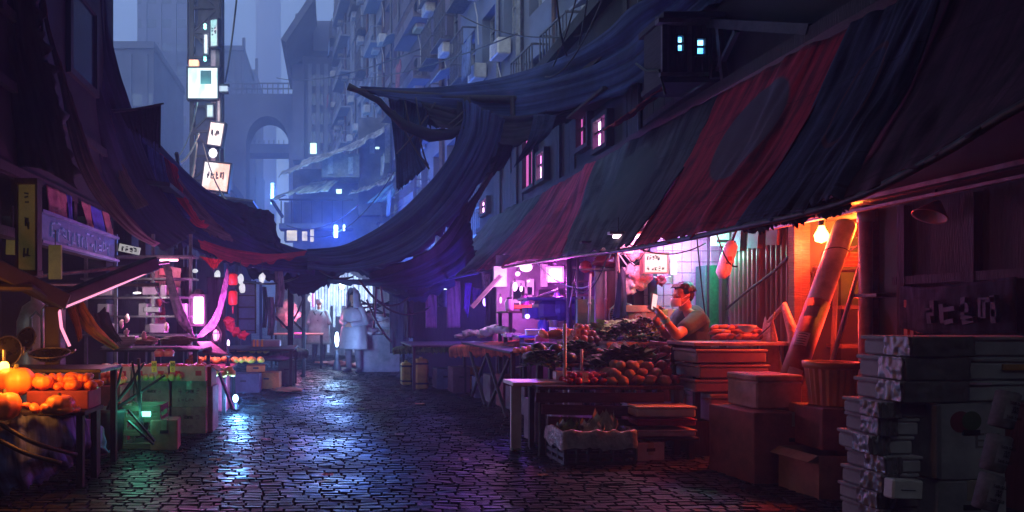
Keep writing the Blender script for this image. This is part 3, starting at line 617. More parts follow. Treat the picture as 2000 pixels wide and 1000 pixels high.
# ================================================================ CLOTHS AND AWNINGS
def pts(l): return [at(*p) for p in l]
navy = MC('navy tarp', (.022, .036, .12), stripe=(3, 30, 1)); navy2 = MC('deep navy tarp', (.015, .024, .07), stripe=(3, 24, 1)); black = MC('black cloth', (.016, .016, .024)); blacks = MC('black net', (.012, .012, .02), stripe=(3, 30, 1))
redt = MC('faded red tarp', (.34, .025, .05), stripe=(3, 26, 1)); brown = MC('brown drape', (.12, .07, .085), stripe=(3, 18, 1)); blueh = MC('blue hanging sheet', (.03, .07, .16))
BE = [(855, 543, 14.2), (930, 528, 12), (1090, 499, 8.5), (1230, 479, 6.3), (1430, 437, 4.6), (1640, 384, 3.7), (1830, 290, 3.15), (2010, 180, 2.75), (2500, -60, 2.1)]
TE = [(955, 425, 17), (1060, 375, 12.7), (1165, 312, 10.1), (1400, 182, 6.95), (1665, 45, 5.15), (1870, -60, 4.3), (2080, -150, 3.7), (2280, -250, 3.25), (2700, -420, 2.5)]
BEp, TEp = pts(BE), pts(TE)
def strip(label, i0, i1, mat, seed, name='awning'):
    a0 = [cr(TEp, (i0+(i1-i0)*k/6)/8) for k in range(7)]; a1 = [cr(BEp, (i0+(i1-i0)*k/6)/8) for k in range(7)]
    mid = [(p+q)/2-V((0, 0, .10)) for p, q in zip(a0, a1)]
    o = cloth(name, [a0, mid, a1], mat, 60, 30, .05, 3.5, seed, rag=.07, solid=.008); return tag(o, label, 'awning', 'overlapping right-hand awning sheets')
strip('dark grey-green awning sheet at the far narrow end of the right-hand row', 0, 1.02, MC('murky green canvas', (.05, .075, .085)), 1)
strip('faded rose-red awning sheet below the pink upstairs windows', 1, 2.02, MC('rose red canvas', (.40, .04, .09)), 2)
strip('grey-green awning sheet with a large oval patch between the two red ones', 2, 3.02, MC('grey green canvas', (.07, .09, .10), ring=(.45, .42, .27, .3), ringc=(.045, .065, .07)), 3)
s4 = strip('big dark red awning sheet with a grey oval above the phone man', 3, 4.02, MC('dark red canvas', (.46, .025, .05), ring=(.5, .38, .25, .27), ringc=(.09, .075, .09)), 4)
s5 = strip('navy awning sheet with a thin ring mark, above the red-lit doorway', 4, 5.02, MC('slate blue canvas', (.04, .055, .11), ring=(.42, .42, .17, .24, 1), ringc=(.08, .04, .05)), 5)
strip('plum awning sheet at the right edge of the picture', 5, 8, MC('plum canvas', (.075, .035, .065)), 6)
# valance of the navy sheet
a0 = [cr(BEp, (4+k/6)/8)+V((.04, .02, .02)) for k in range(7)]
zig = [p+V((.03, .0, -.075-.03*(k % 2))) for k, p in enumerate(a0)]
cloth('valance', [a0, zig], MC('dark valance', (.03, .032, .05)), 80, 8, .03, 14, 7, rag=.05, parent=s5)
# pole along the hem, ropes
hem = [p+V((.03, .03, -.03)) for p in BEp]
tag(G().tube([cr(hem, k/40) for k in range(41)], .022, 7).build('hem_rope', rubber, smooth=True), 'black rope sewn along the lower hem of the right-hand awnings', 'rope')
# large canopy over the alley
def T(label, rows, mat, seed, nu=80, nv=24, amp=.07, fold=6, rag=.15, along='u', name='tarp', cat='tarp', group='dark tarps slung over the alley'):
    return tag(cloth(name, [pts(r) for r in rows], mat, nu, nv, amp, fold, seed, rag, along), label, cat, group)
T('broad dark blue tarp sweeping from the top edge to the pole tip', [
  [(1400, -130, 7.0), (1310, -30, 8.0), (1235, 15, 9.0), (1185, 62, 9.8), (1110, 108, 11.3), (1000, 148, 13.6), (900, 168, 12.8), (800, 176, 12.3), (700, 172, 12)],
  [(1420, -60, 7.0), (1340, 15, 7.9), (1270, 75, 8.5), (1220, 115, 9.2), (1130, 150, 10.8), (1010, 178, 12.6), (900, 186, 12.3), (800, 188, 12.1), (720, 180, 12)],
  [(1430, -20, 6.95), (1345, 55, 7.8), (1290, 125, 8.3), (1230, 178, 9.0), (1130, 208, 10.8), (1010, 232, 12.4), (900, 222, 12.3), (800, 202, 12), (740, 190, 12)]], navy, 11)
T('black underside sheet hanging below the broad blue tarp, over the pink windows', [
  [(1360, 110, 9.5), (1240, 172, 10.4), (1130, 204, 11.5), (1010, 228, 12.2), (900, 215, 12.2), (820, 200, 12.0)],
  [(1290, 160, 10.2), (1200, 205, 11.0), (1110, 235, 11.8), (1010, 285, 12.0), (930, 270, 12.1), (850, 248, 11.9)]], black, 12)
T('narrow blue sheet hanging straight down from the left end of the pole', [
  [(758, 186, 12.2), (790, 190, 12.2), (822, 195, 12.2), (850, 200, 12.2)], [(772, 290, 12.2), (788, 290, 12.3), (806, 290, 12.2), (822, 290, 12.2)],
  [(776, 372, 12.2), (790, 362, 12.3), (815, 342, 12.2), (838, 322, 12.2)]], blueh, 13, 30, 40, .04, 5, .1, 'v')
T('main blue tarp swooping down from the pole to the middle of the alley', [
  [(902, 195, 12.1), (905, 240, 12.0), (888, 295, 12.0), (832, 372, 12.3), (765, 432, 12.5), (700, 472, 12.8), (655, 487, 13), (600, 492, 13)],
  [(945, 215, 12.0), (935, 275, 11.8), (900, 345, 11.6), (850, 415, 11.6), (790, 465, 11.9), (715, 498, 12.3), (655, 508, 12.6), (600, 508, 12.6)],
  [(985, 235, 12.2), (962, 310, 11.9), (908, 400, 11.5), (862, 455, 11.3), (810, 500, 11.4), (730, 528, 11.9), (660, 536, 12.2), (600, 530, 12.3)]], navy, 14, 100, 40, .11, 9)
T('black sheet bunched behind the main swooping tarp, over the far stalls', [
  [(990, 250, 12.6), (958, 325, 12.3), (905, 402, 12.0), (860, 462, 11.8), (800, 502, 11.9), (720, 528, 12.3)],
  [(975, 315, 13.0), (925, 395, 13.0), (898, 470, 13.0), (860, 545, 13.0), (810, 575, 12.8), (735, 562, 12.7)]], black, 15, 70, 26, .12, 7)
T('ragged dark fringe hanging over the passage where the hooded figure stands', [
  [(480, 522, 12.9), (540, 528, 12.7), (600, 526, 12.6), (660, 522, 12.6), (720, 520, 12.6), (790, 512, 12.6), (880, 500, 12.6)],
  [(490, 545, 12.9), (540, 552, 12.8), (585, 578, 12.7), (636, 560, 12.7), (690, 532, 12.8), (740, 560, 12.8), (800, 590, 12.8), (890, 560, 12.8)]], navy2, 16, 90, 16, .06, 12, .16, 'v')
T('torn black net hanging from the upright beside the main swooping tarp', [
  [(895, 196, 12.0), (935, 205, 12.2), (975, 222, 12.3), (1015, 240, 12.4)], [(893, 260, 12.0), (930, 285, 12.1), (965, 300, 12.3), (1000, 300, 12.4)], [(880, 340, 12.0), (905, 372, 12.1), (935, 352, 12.3), (985, 330, 12.4)]], blacks, 51, 50, 30, .08, 6, .22, 'v')
T('lowest ragged navy layer slung under the main swooping tarp', [
  [(915, 430, 12.4), (870, 480, 12.2), (800, 520, 12.1), (720, 542, 12.3), (640, 540, 12.6)], [(925, 505, 12.6), (880, 545, 12.4), (810, 566, 12.3), (735, 556, 12.5), (640, 548, 12.8)]], navy2, 52, 90, 22, .10, 10, .14)
T('small dark sheet knotted high under the knobbly pole', [
  [(780, 186, 12.3), (840, 192, 12.3), (900, 196, 12.3)], [(800, 230, 12.5), (850, 250, 12.5), (896, 240, 12.4)]], black, 53, 40, 16, .08, 6, .15)
T('narrow navy rag hanging over the market wall above the pink windows', [
  [(1040, 222, 11.9), (1085, 224, 11.4)], [(1030, 270, 11.9), (1070, 262, 11.5)], [(1000, 330, 12.4), (1034, 300, 12.0)]], navy2, 54, 24, 24, .06, 4, .12, 'v')
# the left sweep, in strips of colour
T('deep navy tarp sagging from the left roofs to the middle of the alley', [
  [(262, 210, 10), (330, 292, 10.8), (388, 352, 11.4), (440, 392, 11.8), (500, 440, 12.3), (560, 478, 12.8), (615, 490, 13)],
  [(250, 290, 9.8), (310, 360, 10.4), (370, 415, 11), (430, 450, 11.5), (500, 482, 12), (560, 500, 12.4), (615, 508, 12.6)],
  [(225, 350, 9.4), (290, 430, 10), (350, 475, 10.6), (420, 506, 11.2), (490, 524, 11.8), (560, 532, 12.2), (615, 534, 12.3)]], navy, 17, 100, 40, .12, 9)
T('scarlet cloth strip hanging over the left navy tarp', [
  [(313, 298, 10.4), (330, 350, 10.5), (350, 400, 10.6), (378, 438, 10.7), (402, 446, 10.8)], [(344, 325, 10.4), (352, 360, 10.5), (372, 400, 10.6), (392, 430, 10.7), (408, 440, 10.8)]], MC('scarlet cloth', (.55, .02, .05), stripe=(3, 12, 1)), 18, 50, 12, .04, 3, .08)
T('long thin red cloth lying along the sag of the left tarp', [
  [(385, 462, 10.9), (430, 480, 11.2), (490, 492, 11.8), (540, 494, 12.2), (600, 488, 12.5)], [(395, 485, 10.9), (440, 506, 11.2), (490, 516, 11.7), (540, 508, 12.1), (595, 497, 12.4)]], redt, 19, 70, 10, .05, 3, .1)
T('short blue sheet hanging left of the scarlet cloth', [
  [(285, 280, 10.1), (320, 305, 10.2)], [(295, 360, 10.1), (336, 372, 10.2)], [(310, 420, 10.1), (375, 428, 10.2)]], MC('strong blue cloth', (.04, .07, .24)), 20, 24, 40, .04, 4, .1, 'v')
T('frayed brown drape tumbling beside the lowest mast sign', [
  [(346, 338, 10.8), (372, 375, 10.9), (400, 405, 11), (430, 440, 11.1)], [(352, 400, 10.8), (385, 440, 10.9), (420, 462, 11.0), (462, 470, 11.2)]], brown, 21, 40, 16, .06, 5, .15)
T('bunched blue cloth with ragged top at the right end of the left roofs', [
  [(412, 372, 11.8), (455, 392, 12), (500, 405, 12.2), (528, 415, 12.4), (545, 462, 12.7)], [(420, 420, 11.6), (460, 445, 11.9), (500, 462, 12.1), (530, 476, 12.3), (560, 490, 12.6)]], navy2, 22, 60, 16, .10, 7, .1, 'v')
# drapes of the tall left building
T('towering black drape falling down the tall left building, flaring at its foot', [
  [(212, -60, 9), (222, 60, 9.1), (240, 150, 9.2), (264, 214, 9.4), (292, 300, 9.6), (330, 380, 9.9), (390, 450, 10.3)],
  [(150, -60, 8.6), (165, 60, 8.7), (190, 170, 8.8), (220, 260, 9.0), (255, 345, 9.3), (300, 420, 9.6), (360, 470, 10)],
  [(85, -60, 8), (105, 70, 8.1), (128, 180, 8.3), (160, 280, 8.6), (205, 370, 8.9), (262, 440, 9.2), (330, 486, 9.6)]], MC('blue black drape', (.022, .026, .06), stripe=(3, 22, 1)), 23, 90, 40, .14, 8, name='drape', cat='drape', group='drapes on the tall left building')
T('long narrow brown drape running down in front of the black one', [
  [(72, -40, 6.6), (92, 60, 6.7), (118, 165, 6.9), (132, 250, 7.1), (152, 320, 7.3), (190, 390, 7.6), (250, 452, 7.9), (300, 480, 8.2)],
  [(80, -40, 6.6), (102, 60, 6.7), (134, 165, 6.9), (162, 250, 7.1), (186, 320, 7.3), (222, 380, 7.6), (268, 440, 7.9), (312, 474, 8.2)]], brown, 24, 80, 10, .035, 2.5, .03, name='drape', cat='drape', group='drapes on the tall left building')
T('second brown drape, shorter, just left of the short blue sheet', [
  [(208, 225, 9.0), (218, 300, 9.1), (236, 360, 9.2), (264, 410, 9.3)], [(218, 225, 9.0), (236, 300, 9.1), (258, 355, 9.2), (292, 400, 9.3)]], brown, 25, 50, 8, .03, 2.5, .03, name='drape', cat='drape', group='drapes on the tall left building')
T('broad murky drape in the top left corner of the picture', [
  [(-60, -80, 6.2), (-50, 90, 6.3), (-30, 230, 6.4), (-10, 330, 6.5)], [(10, -80, 6.3), (20, 60, 6.4), (50, 200, 6.5), (75, 330, 6.6)], [(70, -80, 6.5), (85, 60, 6.5), (118, 200, 6.6), (150, 370, 6.8)]], MC('murky drape', (.035, .03, .038), stripe=(3, 12, 1)), 26, 60, 30, .10, 5, name='drape', cat='drape', group='drapes on the tall left building')
t = thing('pennant', 'thin pole with a black fringed cloth sticking out right of the black drape', 'flag', tuple(at(235, 214, 9.1)))
G().tube([at(205, 218, 9.1), at(262, 214, 9.1), at(320, 202, 9.1)], [.03, .02, .012], 6).build('pole', steeld, t, world=True)
cloth('fringe', [pts([(232, 216, 9.1), (262, 214, 9.1), (290, 208, 9.1), (314, 204, 9.1)]), pts([(250, 250, 9.1), (270, 262, 9.1), (292, 275, 9.1), (313, 288, 9.1)])], blacks, 50, 14, .03, 12, 4, rag=.25, parent=t)
# pole frame over the alley on the right
t = thing('canopy_pole', 'knobbly dark pole sticking out over the alley and carrying the blue tarps', 'pole', tuple(at(683, 170, 12)))
G().tube(pts([(680, 169, 12), (700, 177, 12), (780, 183, 12.1), (900, 192, 12.3), (1050, 196, 12.6)]), [.07, .05, .06, .07, .08], 8).build('boom', woodd, t, world=True, smooth=True)
G().tube(pts([(700, 177, 12), (740, 197, 12), (756, 215, 12), (790, 245, 12), (840, 265, 12), (880, 262, 12), (905, 250, 12)]), [.05, .06, .06, .09, .12, .1, .07], 8).build('bundle', black, t, world=True, smooth=True)
G().tube(pts([(912, 190, 12.2), (914, 300, 12.2), (905, 420, 12.2)]), .07, 6).build('upright', woodd, t, world=True)
G().tube(pts([(1000, 190, 12.4), (1004, 265, 12.4), (930, 265, 12.4)]), .05, 6).build('cross_bar', woodd, t, world=True)
for k, (a, b) in enumerate((((790, 190, 12), (802, 250, 12)), ((812, 190, 12), (826, 262, 12)), ((700, 178, 12), (712, 179, 12)), ((818, 262, 12), (838, 330, 12)), ((770, 215, 12), (838, 330, 12)), ((850, 200, 12), (775, 300, 12)), ((838, 262, 12), (908, 215, 12)), ((842, 270, 12), (912, 225, 12)))):
    if k != 2: sagwire(at(*a), at(*b), .06, .016, ['nearly upright cord at the left of the gap in the canopy frame', 'second upright cord in the gap of the canopy frame', '', 'short cord running down to the blue sheet below the knobbly pole', 'longest slanting cord from the pole bundle to the blue sheet', 'cord crossing down left in front of the narrow blue sheet', 'upper of the two parallel cords rising right to the upright', 'lower of the two parallel cords rising right to the upright'][k], 'cords in the canopy frame')
for k, (a, b, s) in enumerate((((620, 524, 12.5), (690, 540, 12.6), .1), ((742, 545, 12.4), (752, 620, 12.4), .05), ((712, 560, 12.4), (800, 580, 12.4), .25), ((700, 545, 12.3), (840, 600, 12.3), .35), ((716, 585, 12.2), (765, 668, 12.0), .1), ((735, 560, 12.2), (730, 640, 12.2), .08))):
    sagwire(at(*a), at(*b), s, .022, ['short cable across the top of the bright curtain', 'almost straight cable hanging just above the hood', 'wide cable loop going right from the bright curtain', 'longest drooping cable right of the hooded figure', 'cable slanting down right to the grey stall', 'upright cable hanging left of the dark stalls'][k], 'cables round the passage')
# unseen dark sheet added overhead to shade the near alley from the sky
tag(cloth('canopy', [[V((-3.4, y, 6.3)) for y in (-.6, 2, 5, 8.8)], [V((.4, y, 6.3)) for y in (-.6, 2, 5, 8.8)], [V((4.6, y, 6.15)) for y in (-.6, 2, 4, 7.2)]], black, 50, 30, .1, 5, 31, rag=.05), 'unseen wide black sheet added over the near alley to block sky light, roof to roof', 'canopy')

# ================================================================ RIGHT: SHED WALL AND RED DOORWAY
corr = M('rusty corrugated sheet', (.20, .14, .13), .4, .65, var=.6, scale=2.2, streak=(1, 1, .25), bump=.3, col2=(.09, .045, .04))
t = thing('corrugated_wall', 'rusty corrugated metal sheets left of the red-lit doorway', 'wall', (4.2, 6.5, 0))
def corrfn(u, v_): y = .52-u*1.08; return V((-.02+.022*math.sin(u*2*math.pi*15)-.03*(abs(u-.5) < .02), y, v_*2.12))
G().grid(corrfn, 150, 6).build('sheet', corr, t, smooth=True, solid=.003)
G().beam((-.07, .55, .02), (-.07, .55, 2.1), .05, .05).beam((-.07, .55, 2.12), (-.07, -.55, 2.12), .05, .05).build('batten', woodd, t)
G().tube([(-.06, .5, 1.28), (-.09, .1, 1.45), (-.06, -.25, 1.62), (-.05, -.5, 1.78)], .012, 6).build('cable', rubber, t)
for k in range(3): G().box((-.06, .3-.28*k, 1.98), (.05, .16, .22), rot(.1, 0, 0)).build('rag', MC('dusty rag', (.2, .15, .17)), t)
# doorway closet
t = thing('doorway', 'open doorway glowing red and orange inside the dark right-hand building', 'doorway', (4.25, 5.6, 0)); dw = t
redwall = M('red-brown boards', (.34, .10, .06), .7, scale=3, streak=(6, 6, 1), bump=.3); greenp = M('old green cupboard', (.10, .10, .06), .5, scale=2)
g = G(); g.box((1.0, .0, 1.15), (.08, 2.2, 2.3)); g.box((.5, -.62, 1.15), (.9, .08, 2.3)); g.box((.5, 1.06, 1.15), (.9, .08, 2.3)); g.box((.6, .2, 2.33), (1.2, 2.0, .06)); g.build('inner_wall', redwall, t)
g = G(); g.box((-.06, .38, 1.02), (.14, .08, 2.04)); g.box((-.03, -.39, 1.02), (.10, .06, 2.04)); g.box((-.06, 0, 2.09), (.15, .84, .09)); g.build('door_frame', wood, t)
G().box((.62, .95, 1.0), (.55, .16, 1.95), None, .01).build('cupboard', greenp, t)
G().box((.6, .86, 1.0), (.02, .02, 1.9)).box((.7, .86, 1.2), (.02, .03, .16)).build('cupboard_handle', steeld, t)
for k in range(4): G().box((.42, .35, .6+k*.34), (.5, .35, .03)).build('shelf', wood, t)
tl = thing('red_lamp', 'bare orange-red lamp hanging inside the glowing doorway', 'lamp', (4.20, 5.72, 1.90))
G().lathe([(.001, -.07), (.045, -.05), (.055, 0), (.03, .05), (.02, .08)], n=14).build('bulb', E('orange bulb', (1, .42, .06), 14), tl, smooth=True)
G().lathe([(.022, .08), (.026, .14), (.0, .15)], n=12).build('socket', rubber, tl); G().tube([(0, 0, .14), (0, 0, .4)], .006, 5).build('cord', rubber, tl)
light(tl, (4.14, 5.80, 1.80), (1, .045, .018), 30, .06); light(tl, (4.62, 5.75, 1.95), (1, .22, .025), 30, .1); light(tl, (4.3, 5.5, 1.15), (1, .04, .02), 12, .15)
# white tube leaning in the doorway
p1, p0 = V((4.33, 5.62, 1.98)), V((3.42, 5.12, .42)); L = (p1-p0).length; t = thing('paper_tube', 'thick white tube with brown lower wrap leaning out of the red doorway', 'tube', tuple(p0))
G().tube([p0.lerp(p1, k) for k in (.56, .58, .98, 1)], [.078, .08, .08, .075], 24).build('tube', M('matte white tube', (.62, .52, .50), .6, scale=4), t, world=True, smooth=True)
G().tube([p0.lerp(p1, k) for k in (0, .3, .57)], .083, 24).build('brown_wrap', M('brown wrap', (.32, .10, .06), .6), t, world=True, smooth=True)
dn = (p1-p0).normalized(); side = V((-.75, -.65, 0)).normalized(); side = (side-dn*side.dot(dn)).normalized(); b_ = dn.cross(side)
def sticker(k, w_, h_, mat, name, off=.086, par=t, turn=0):
    sd = (side*math.cos(turn)+b_*math.sin(turn)); bb = dn.cross(sd)
    def fn(u, v_): a = (u-.5)*w_/.085; return p0.lerp(p1, k)+dn*((v_-.5)*h_)+(sd*math.cos(a)+bb*math.sin(a))*off
    return G().grid(fn, 8, 2).build(name, mat, par, world=True, smooth=True)
sticker(.36, .09, .12, M('white label paper', (.7, .62, .6), .6), 'label', .0865); sticker(.15, .1, .26, M('pale lower label', (.55, .5, .55), .6), 'label', .0862, turn=.4)
for k in range(5): sticker(.335+.012*k, .06, .006, ink, 'print', .0875)
sticker(.5, .09, .1, M('torn tape', (.5, .36, .36), .4), 'tape', .0862)
G().tube([p0.lerp(p1, .83)+side*.1*math.cos(a)+b_*.1*math.sin(a)+V((0, 0, .02*math.sin(a))) for a in [i*.4 for i in range(17)]], .004, 5).build('string', rust, t, world=True)
t = tag(G().tube([(4.32, 5.34, 1.92), (3.62, 5.0, .42)], .016, 8).build('rod', M('pale rod', (.5, .35, .36), .5), smooth=True), 'thin pale rod leaning just right of the thick white tube', 'rod')
# plastic bag and sticks
t = thing('plastic_bag', 'tall crumpled translucent bag slumped against the corrugated wall', 'bag', (3.9, 5.95, .45)); bagm = M('milky bag plastic', (.55, .42, .40), .3, var=.3, scale=6, bump=.6)
def bagfn(u, v_):
    a = u*2*math.pi; r = .16*(1-.75*v_**1.5)*(1+.25*noise.noise(V((math.cos(a)*2, math.sin(a)*2, v_*3)))); return V((r*math.cos(a)*.6, r*math.sin(a), v_*.72+.03*math.sin(a*3)*v_))
G().grid(bagfn, 30, 14).build('sack', bagm, t, smooth=True); G().tube([(0, 0, .70), (.05, -.12, .85), (.08, -.2, .6), (.05, -.25, .25)], [.02, .03, .045, .03], 8).build('twisted_neck', bagm, t, smooth=True)
for k, (a, b) in enumerate((((3.85, 5.6, .3), (4.25, 5.9, 1.25)), ((3.65, 5.45, .35), (4.05, 5.75, .95)), ((4.1, 5.5, .2), (4.35, 5.75, 1.5)))):
    tag(G().beam(a, b, .03, .05).build('timber_offcut', woodd), ['long black stick leaning at the left jamb of the red doorway', 'short dark offcut leaning beside the milky bag', 'narrow dark board standing behind the white tube'][k], 'stick')
t = thing('black_cable_bundle', 'bunch of black plugs and cables hung inside the red doorway', 'cables', (4.3, 5.9, 1.5)); g = G()
for k in range(7): g.tube([(-.02, .03*k-.1, .1), (.02, .03*k-.12, -.05), (-.03+.01*k, .02*k-.05, -.22)], .012, 5)
g.build('bundle', rubber, t); G().box((0, -.05, .1), (.05, .2, .05), rot(.3, 0, 0), .01).build('strip', rubber, t)
for k, (a, b, s) in enumerate((((4.4, 5.95, 1.98), (4.4, 5.45, 1.85), .12), ((4.45, 5.9, 1.95), (4.35, 5.5, 1.8), .1))): sagwire(a, b, s, .007, ['deeper of two wires looping across the top of the red doorway', 'tighter of two wires looping across the top of the red doorway'][k], 'wires in the doorway')
t = thing('stacked_tubs', 'stack of small red tubs on the shelf inside the doorway', 'tubs', (4.62, 5.98, 1.62))
for k in range(4): G().lathe([(.07, 0), (.085, .035), (.09, .04), (.08, .04), (.066, .005)], (0, 0, .035*k), 18).build('tub', M('red plastic', (.5, .06, .05), .4), t, smooth=True)
# gutter and downpipe
t = thing('roof_gutter', 'long thin gutter running above the red doorway toward the right edge', 'gutter', (3.92, 4, 2.1))
g = G(); p, q = at(1497, 432, 6.1), at(2080, 300, 3.55); g.beam(p, q, .09, .03); g.beam(p+V((.03, 0, -.07)), q+V((.03, 0, -.07)), .05, .02); g.build('channel', steel, t, world=True)
g = G().beam(p+V((.16, 0, -.0)), q+V((.16, 0, 0)), .3, .02); g.build('soffit', woodd, t, world=True)
t = thing('downpipe', 'pale vertical plastic pipe right of the red doorway', 'pipe', (4.13, 5.16, 0)); G().tube([(0, 0, .02), (0, 0, 2.0)], .045, 16).build('pipe', M('grey pvc', (.4, .33, .36), .4), t, smooth=True)
G().tube([(0, 0, 1.93), (0, 0, 2.02)], .055, 16).build('socket', M('grey pvc', (.4, .33, .36), .4), t, smooth=True)
for z in (1.36, .5): G().box((.0, -.05, z), (.11, .24, .03), None, .004).build('bracket', steel, t)
tag(G().box((4.22, 5.02, 1.1), (.04, .2, 2.0), None, .005).build('panel', M('dark green sheet', (.03, .06, .05), .45, scale=2)), 'dark green sheet panel right of the pale downpipe', 'panel')
# dark booth at right
t = thing('booth', 'almost black plank booth behind the crate stacks at the right edge', 'booth', (4.2, 4.4, 0))
g = G(); g.box((0, 0, 1.05), (.06, 1.0, 2.06)); g.build('wall', woodd, t)
G().box((-.06, .42, 1.0), (.06, .06, 2.0)).box((-.06, -.1, 1.0), (.06, .06, 2.0)).box((-.06, 0, 1.46), (.05, 1.0, .06)).build('post', woodd, t)
cloth('banner', [[V((-.10, .42, 1.42)), V((-.14, .1, 1.40)), V((-.10, -.4, 1.44))], [V((-.10, .42, 1.12)), V((-.13, .1, 1.08)), V((-.10, -.4, 1.1))]], MC('slate banner', (.035, .045, .07)), 40, 14, .015, 5, 2, parent=t, world=False, solid=.004)
scribble(G(), (-.155, .15, 1.14), (-.155, -.36, 1.14), (0, 0, .2), 4, 8, .03).build('lettering', M('blue grey paint', (.05, .06, .09), .7), t)
for k in range(3): G().box((-.09, .36-.05*k, 1.18), (.03, .035, .28-.04*k), None, .004).build('orange_slat', M('orange painted slat', (.5, .12, .05), .6), t)
t = thing('cone_lamp_shade', 'unlit orange and grey cone lampshade hanging in the dark at upper right', 'lampshade', tuple(at(1822, 412, 4.5)))
g = G(); g.lathe([(.02, .07), (.035, .05), (.10, -.04), (.103, -.045), (.09, -.04), (.03, .05)], n=24, m=rot(0, .5, 0)); g.build('shade', M('orange grey enamel', (.42, .11, .06), .5, scale=7, col2=(.14, .13, .14)), t, smooth=True); G().tube([(0, 0, .08), (.05, 0, .22)], .008, 5).build('cord', rubber, t)

# ================================================================ RIGHT FRONT: CRATE STACK
def carton(name, label, c, sz, rz, mat, group=None, tilt=0, open_=False, tape_=True, hand=True, cat='box', par=None):
    w_, d_, h_ = sz; t = thing(name, label, cat, c, rz, group)
    if open_:
        g = G(); T = .008
        for s_ in (-1, 1): g.box((s_*(w_/2-T/2), 0, h_/2), (T, d_, h_)); g.box((0, s_*(d_/2-T/2), h_/2), (w_-2*T, T, h_))
        g.box((0, 0, T/2), (w_-2*T, d_-2*T, T)); g.build('body', mat, t)
        for s_ in (-1, 1): G().box((s_*(w_/2+.035), 0, h_-.02), (.08, d_*.96, .005), rot(0, s_*.55, 0)).build('flap', mat, t)
    else:
        G().box((0, 0, h_/2), (w_, d_, h_), None, .006).build('body', mat, t)
        if tape_: G().box((0, 0, h_+.0015), (.05, d_+.004, .003)).box((0, -d_/2-.0015, h_-.05), (.05, .003, .1)).build('tape', tape, t)
    if hand: G().box((0, -d_/2-.001, h_*.62), (min(.09, w_*.3), .006, .028), None, .002).build('hand_hole', rubber, t)
    return t
def tray(name, label, c, sz, rz, mat=foam, group=None, cat='crate', film_=False):      # polystyrene fish tray with lid
    w_, d_, h_ = sz; t = thing(name, label, cat, c, rz, group)
    G().box((0, 0, h_*.4), (w_*.97, d_*.97, h_*.8), None, .012).build('body', mat, t)
    G().box((0, 0, h_*.9), (w_, d_, h_*.19), None, .012).build('lid', mat, t)
    if film_:
        def fn(u, v_):
            x = -w_/2-.004+u*w_*.42; z = h_*(1.01-v_*1.0); n_ = .010*noise.noise(V((u*6, v_*3, c[2]*9)))+.003*noise.noise(V((u*16, v_*9, c[2]*9))); return V((x, -d_/2-.012+n_, z))
        G().grid(fn, 26, 12).build('shiny_wrap', film, t, smooth=True, solid=.001)
        def fn2(u, v_):
            y = -d_/2-.01+u*d_*.5; n_ = .010*noise.noise(V((u*6, v_*3, 3+c[2]*9)))+.003*noise.noise(V((u*16, v_*9, c[2]*9))); return V((-w_/2-.012+n_, y, h_*(1.01-v_)))
        G().grid(fn2, 20, 12).build('shiny_wrap', film, t, smooth=True, solid=.001)
    return t
rnd = random.Random(12); z = .0; D0 = 3.62
hs = [.09, .1, .085, .1, .09, .1, .095, .085]; names = ['lowest', 'second lowest', 'third from the ground', 'fourth from the ground', 'fifth from the ground', 'sixth from the ground', 'seventh from the ground', 'eighth from the ground']
for k, h in enumerate(hs):
    w_ = rnd.uniform(.20, .25); tray('foam_tray', names[k]+' wrapped grey tray in the narrow column of the right-hand crate stack', (2.96+rnd.uniform(-.025, .025), D0+rnd.uniform(-.02, .02), z+.001), (w_, .27, h), rnd.uniform(-.08, .08), cardd, 'wrapped trays in the right front stack', film_=True); z += h+.001
zc = z
t = carton('fruit_carton', 'tall grey carton printed with a dark red and green fruit at the right edge', (3.27, D0-.0, .36), (.36, .42, .395), 0, cardd, tape_=False)
g = G(); g.lathe([(.001, 0), (.055, 0)], (-.055, -.2125, .30), 24, rot(R(90))); g.build('printed_fruit', M('dark red print', (.12, .02, .02), .7, bump=0), t)
G().lathe([(.001, 0), (.05, 0)], (.0, -.2135, .305), 24, rot(R(90))).build('printed_fruit', M('dark green print', (.03, .07, .02), .7, bump=0), t)
text('EX', (.08, -.2125, .20), .11, M('faint print', (.16, .14, .14), .8, bump=0), t, (R(90), 0, 0)); G().box((-.19, -.225, .2), (.03, .03, .37), None, .004).build('worn_edge', film, t)
carton('grey_carton', 'lowest grey carton under the tall fruit carton', (3.27, D0, .0), (.37, .42, .355), .02, cardd)
zz = max(zc, .757)
for k, (h, lab) in enumerate(((.11, 'long grey fish crate, lowest of the three wide ones on the right stack'), (.12, 'long crate with an orange stripe, middle of the three wide ones on the right stack'), (.105, 'long grey crate with a red-lit rim on top of the right stack'))):
    t = tray('fish_crate', lab, (3.33+.01*k, D0-.04, zz), (.82-.02*k, .32, h), [.01, -.015, .02][k], cardd, 'wide crates on the right stack', film_=True)
    if k == 1: G().box((.25, -.163, .07), (.3, .01, .03)).build('orange_stripe', M('ochre print', (.35, .17, .03), .7), t); G().box((-.2, -.163, .05), (.02, .01, .07)).box((-.12, -.163, .065), (.06, .01, .03)).build('orange_mark', M('ochre print', (.35, .17, .03), .7), t)
    if k == 0: G().box((-.1, -.164, h*.88), (.3, .004, .01)).build('strap', M('lilac strap', (.5, .35, .5), .3), t)
    zz += h+.002
tag(G().box((3.0, D0-.06, .76-.30), (.01, .4, .01)).build('wood_sliver', woodd), 'thin sliver of wood caught between the cartons of the right stack', 'sliver') if False else None
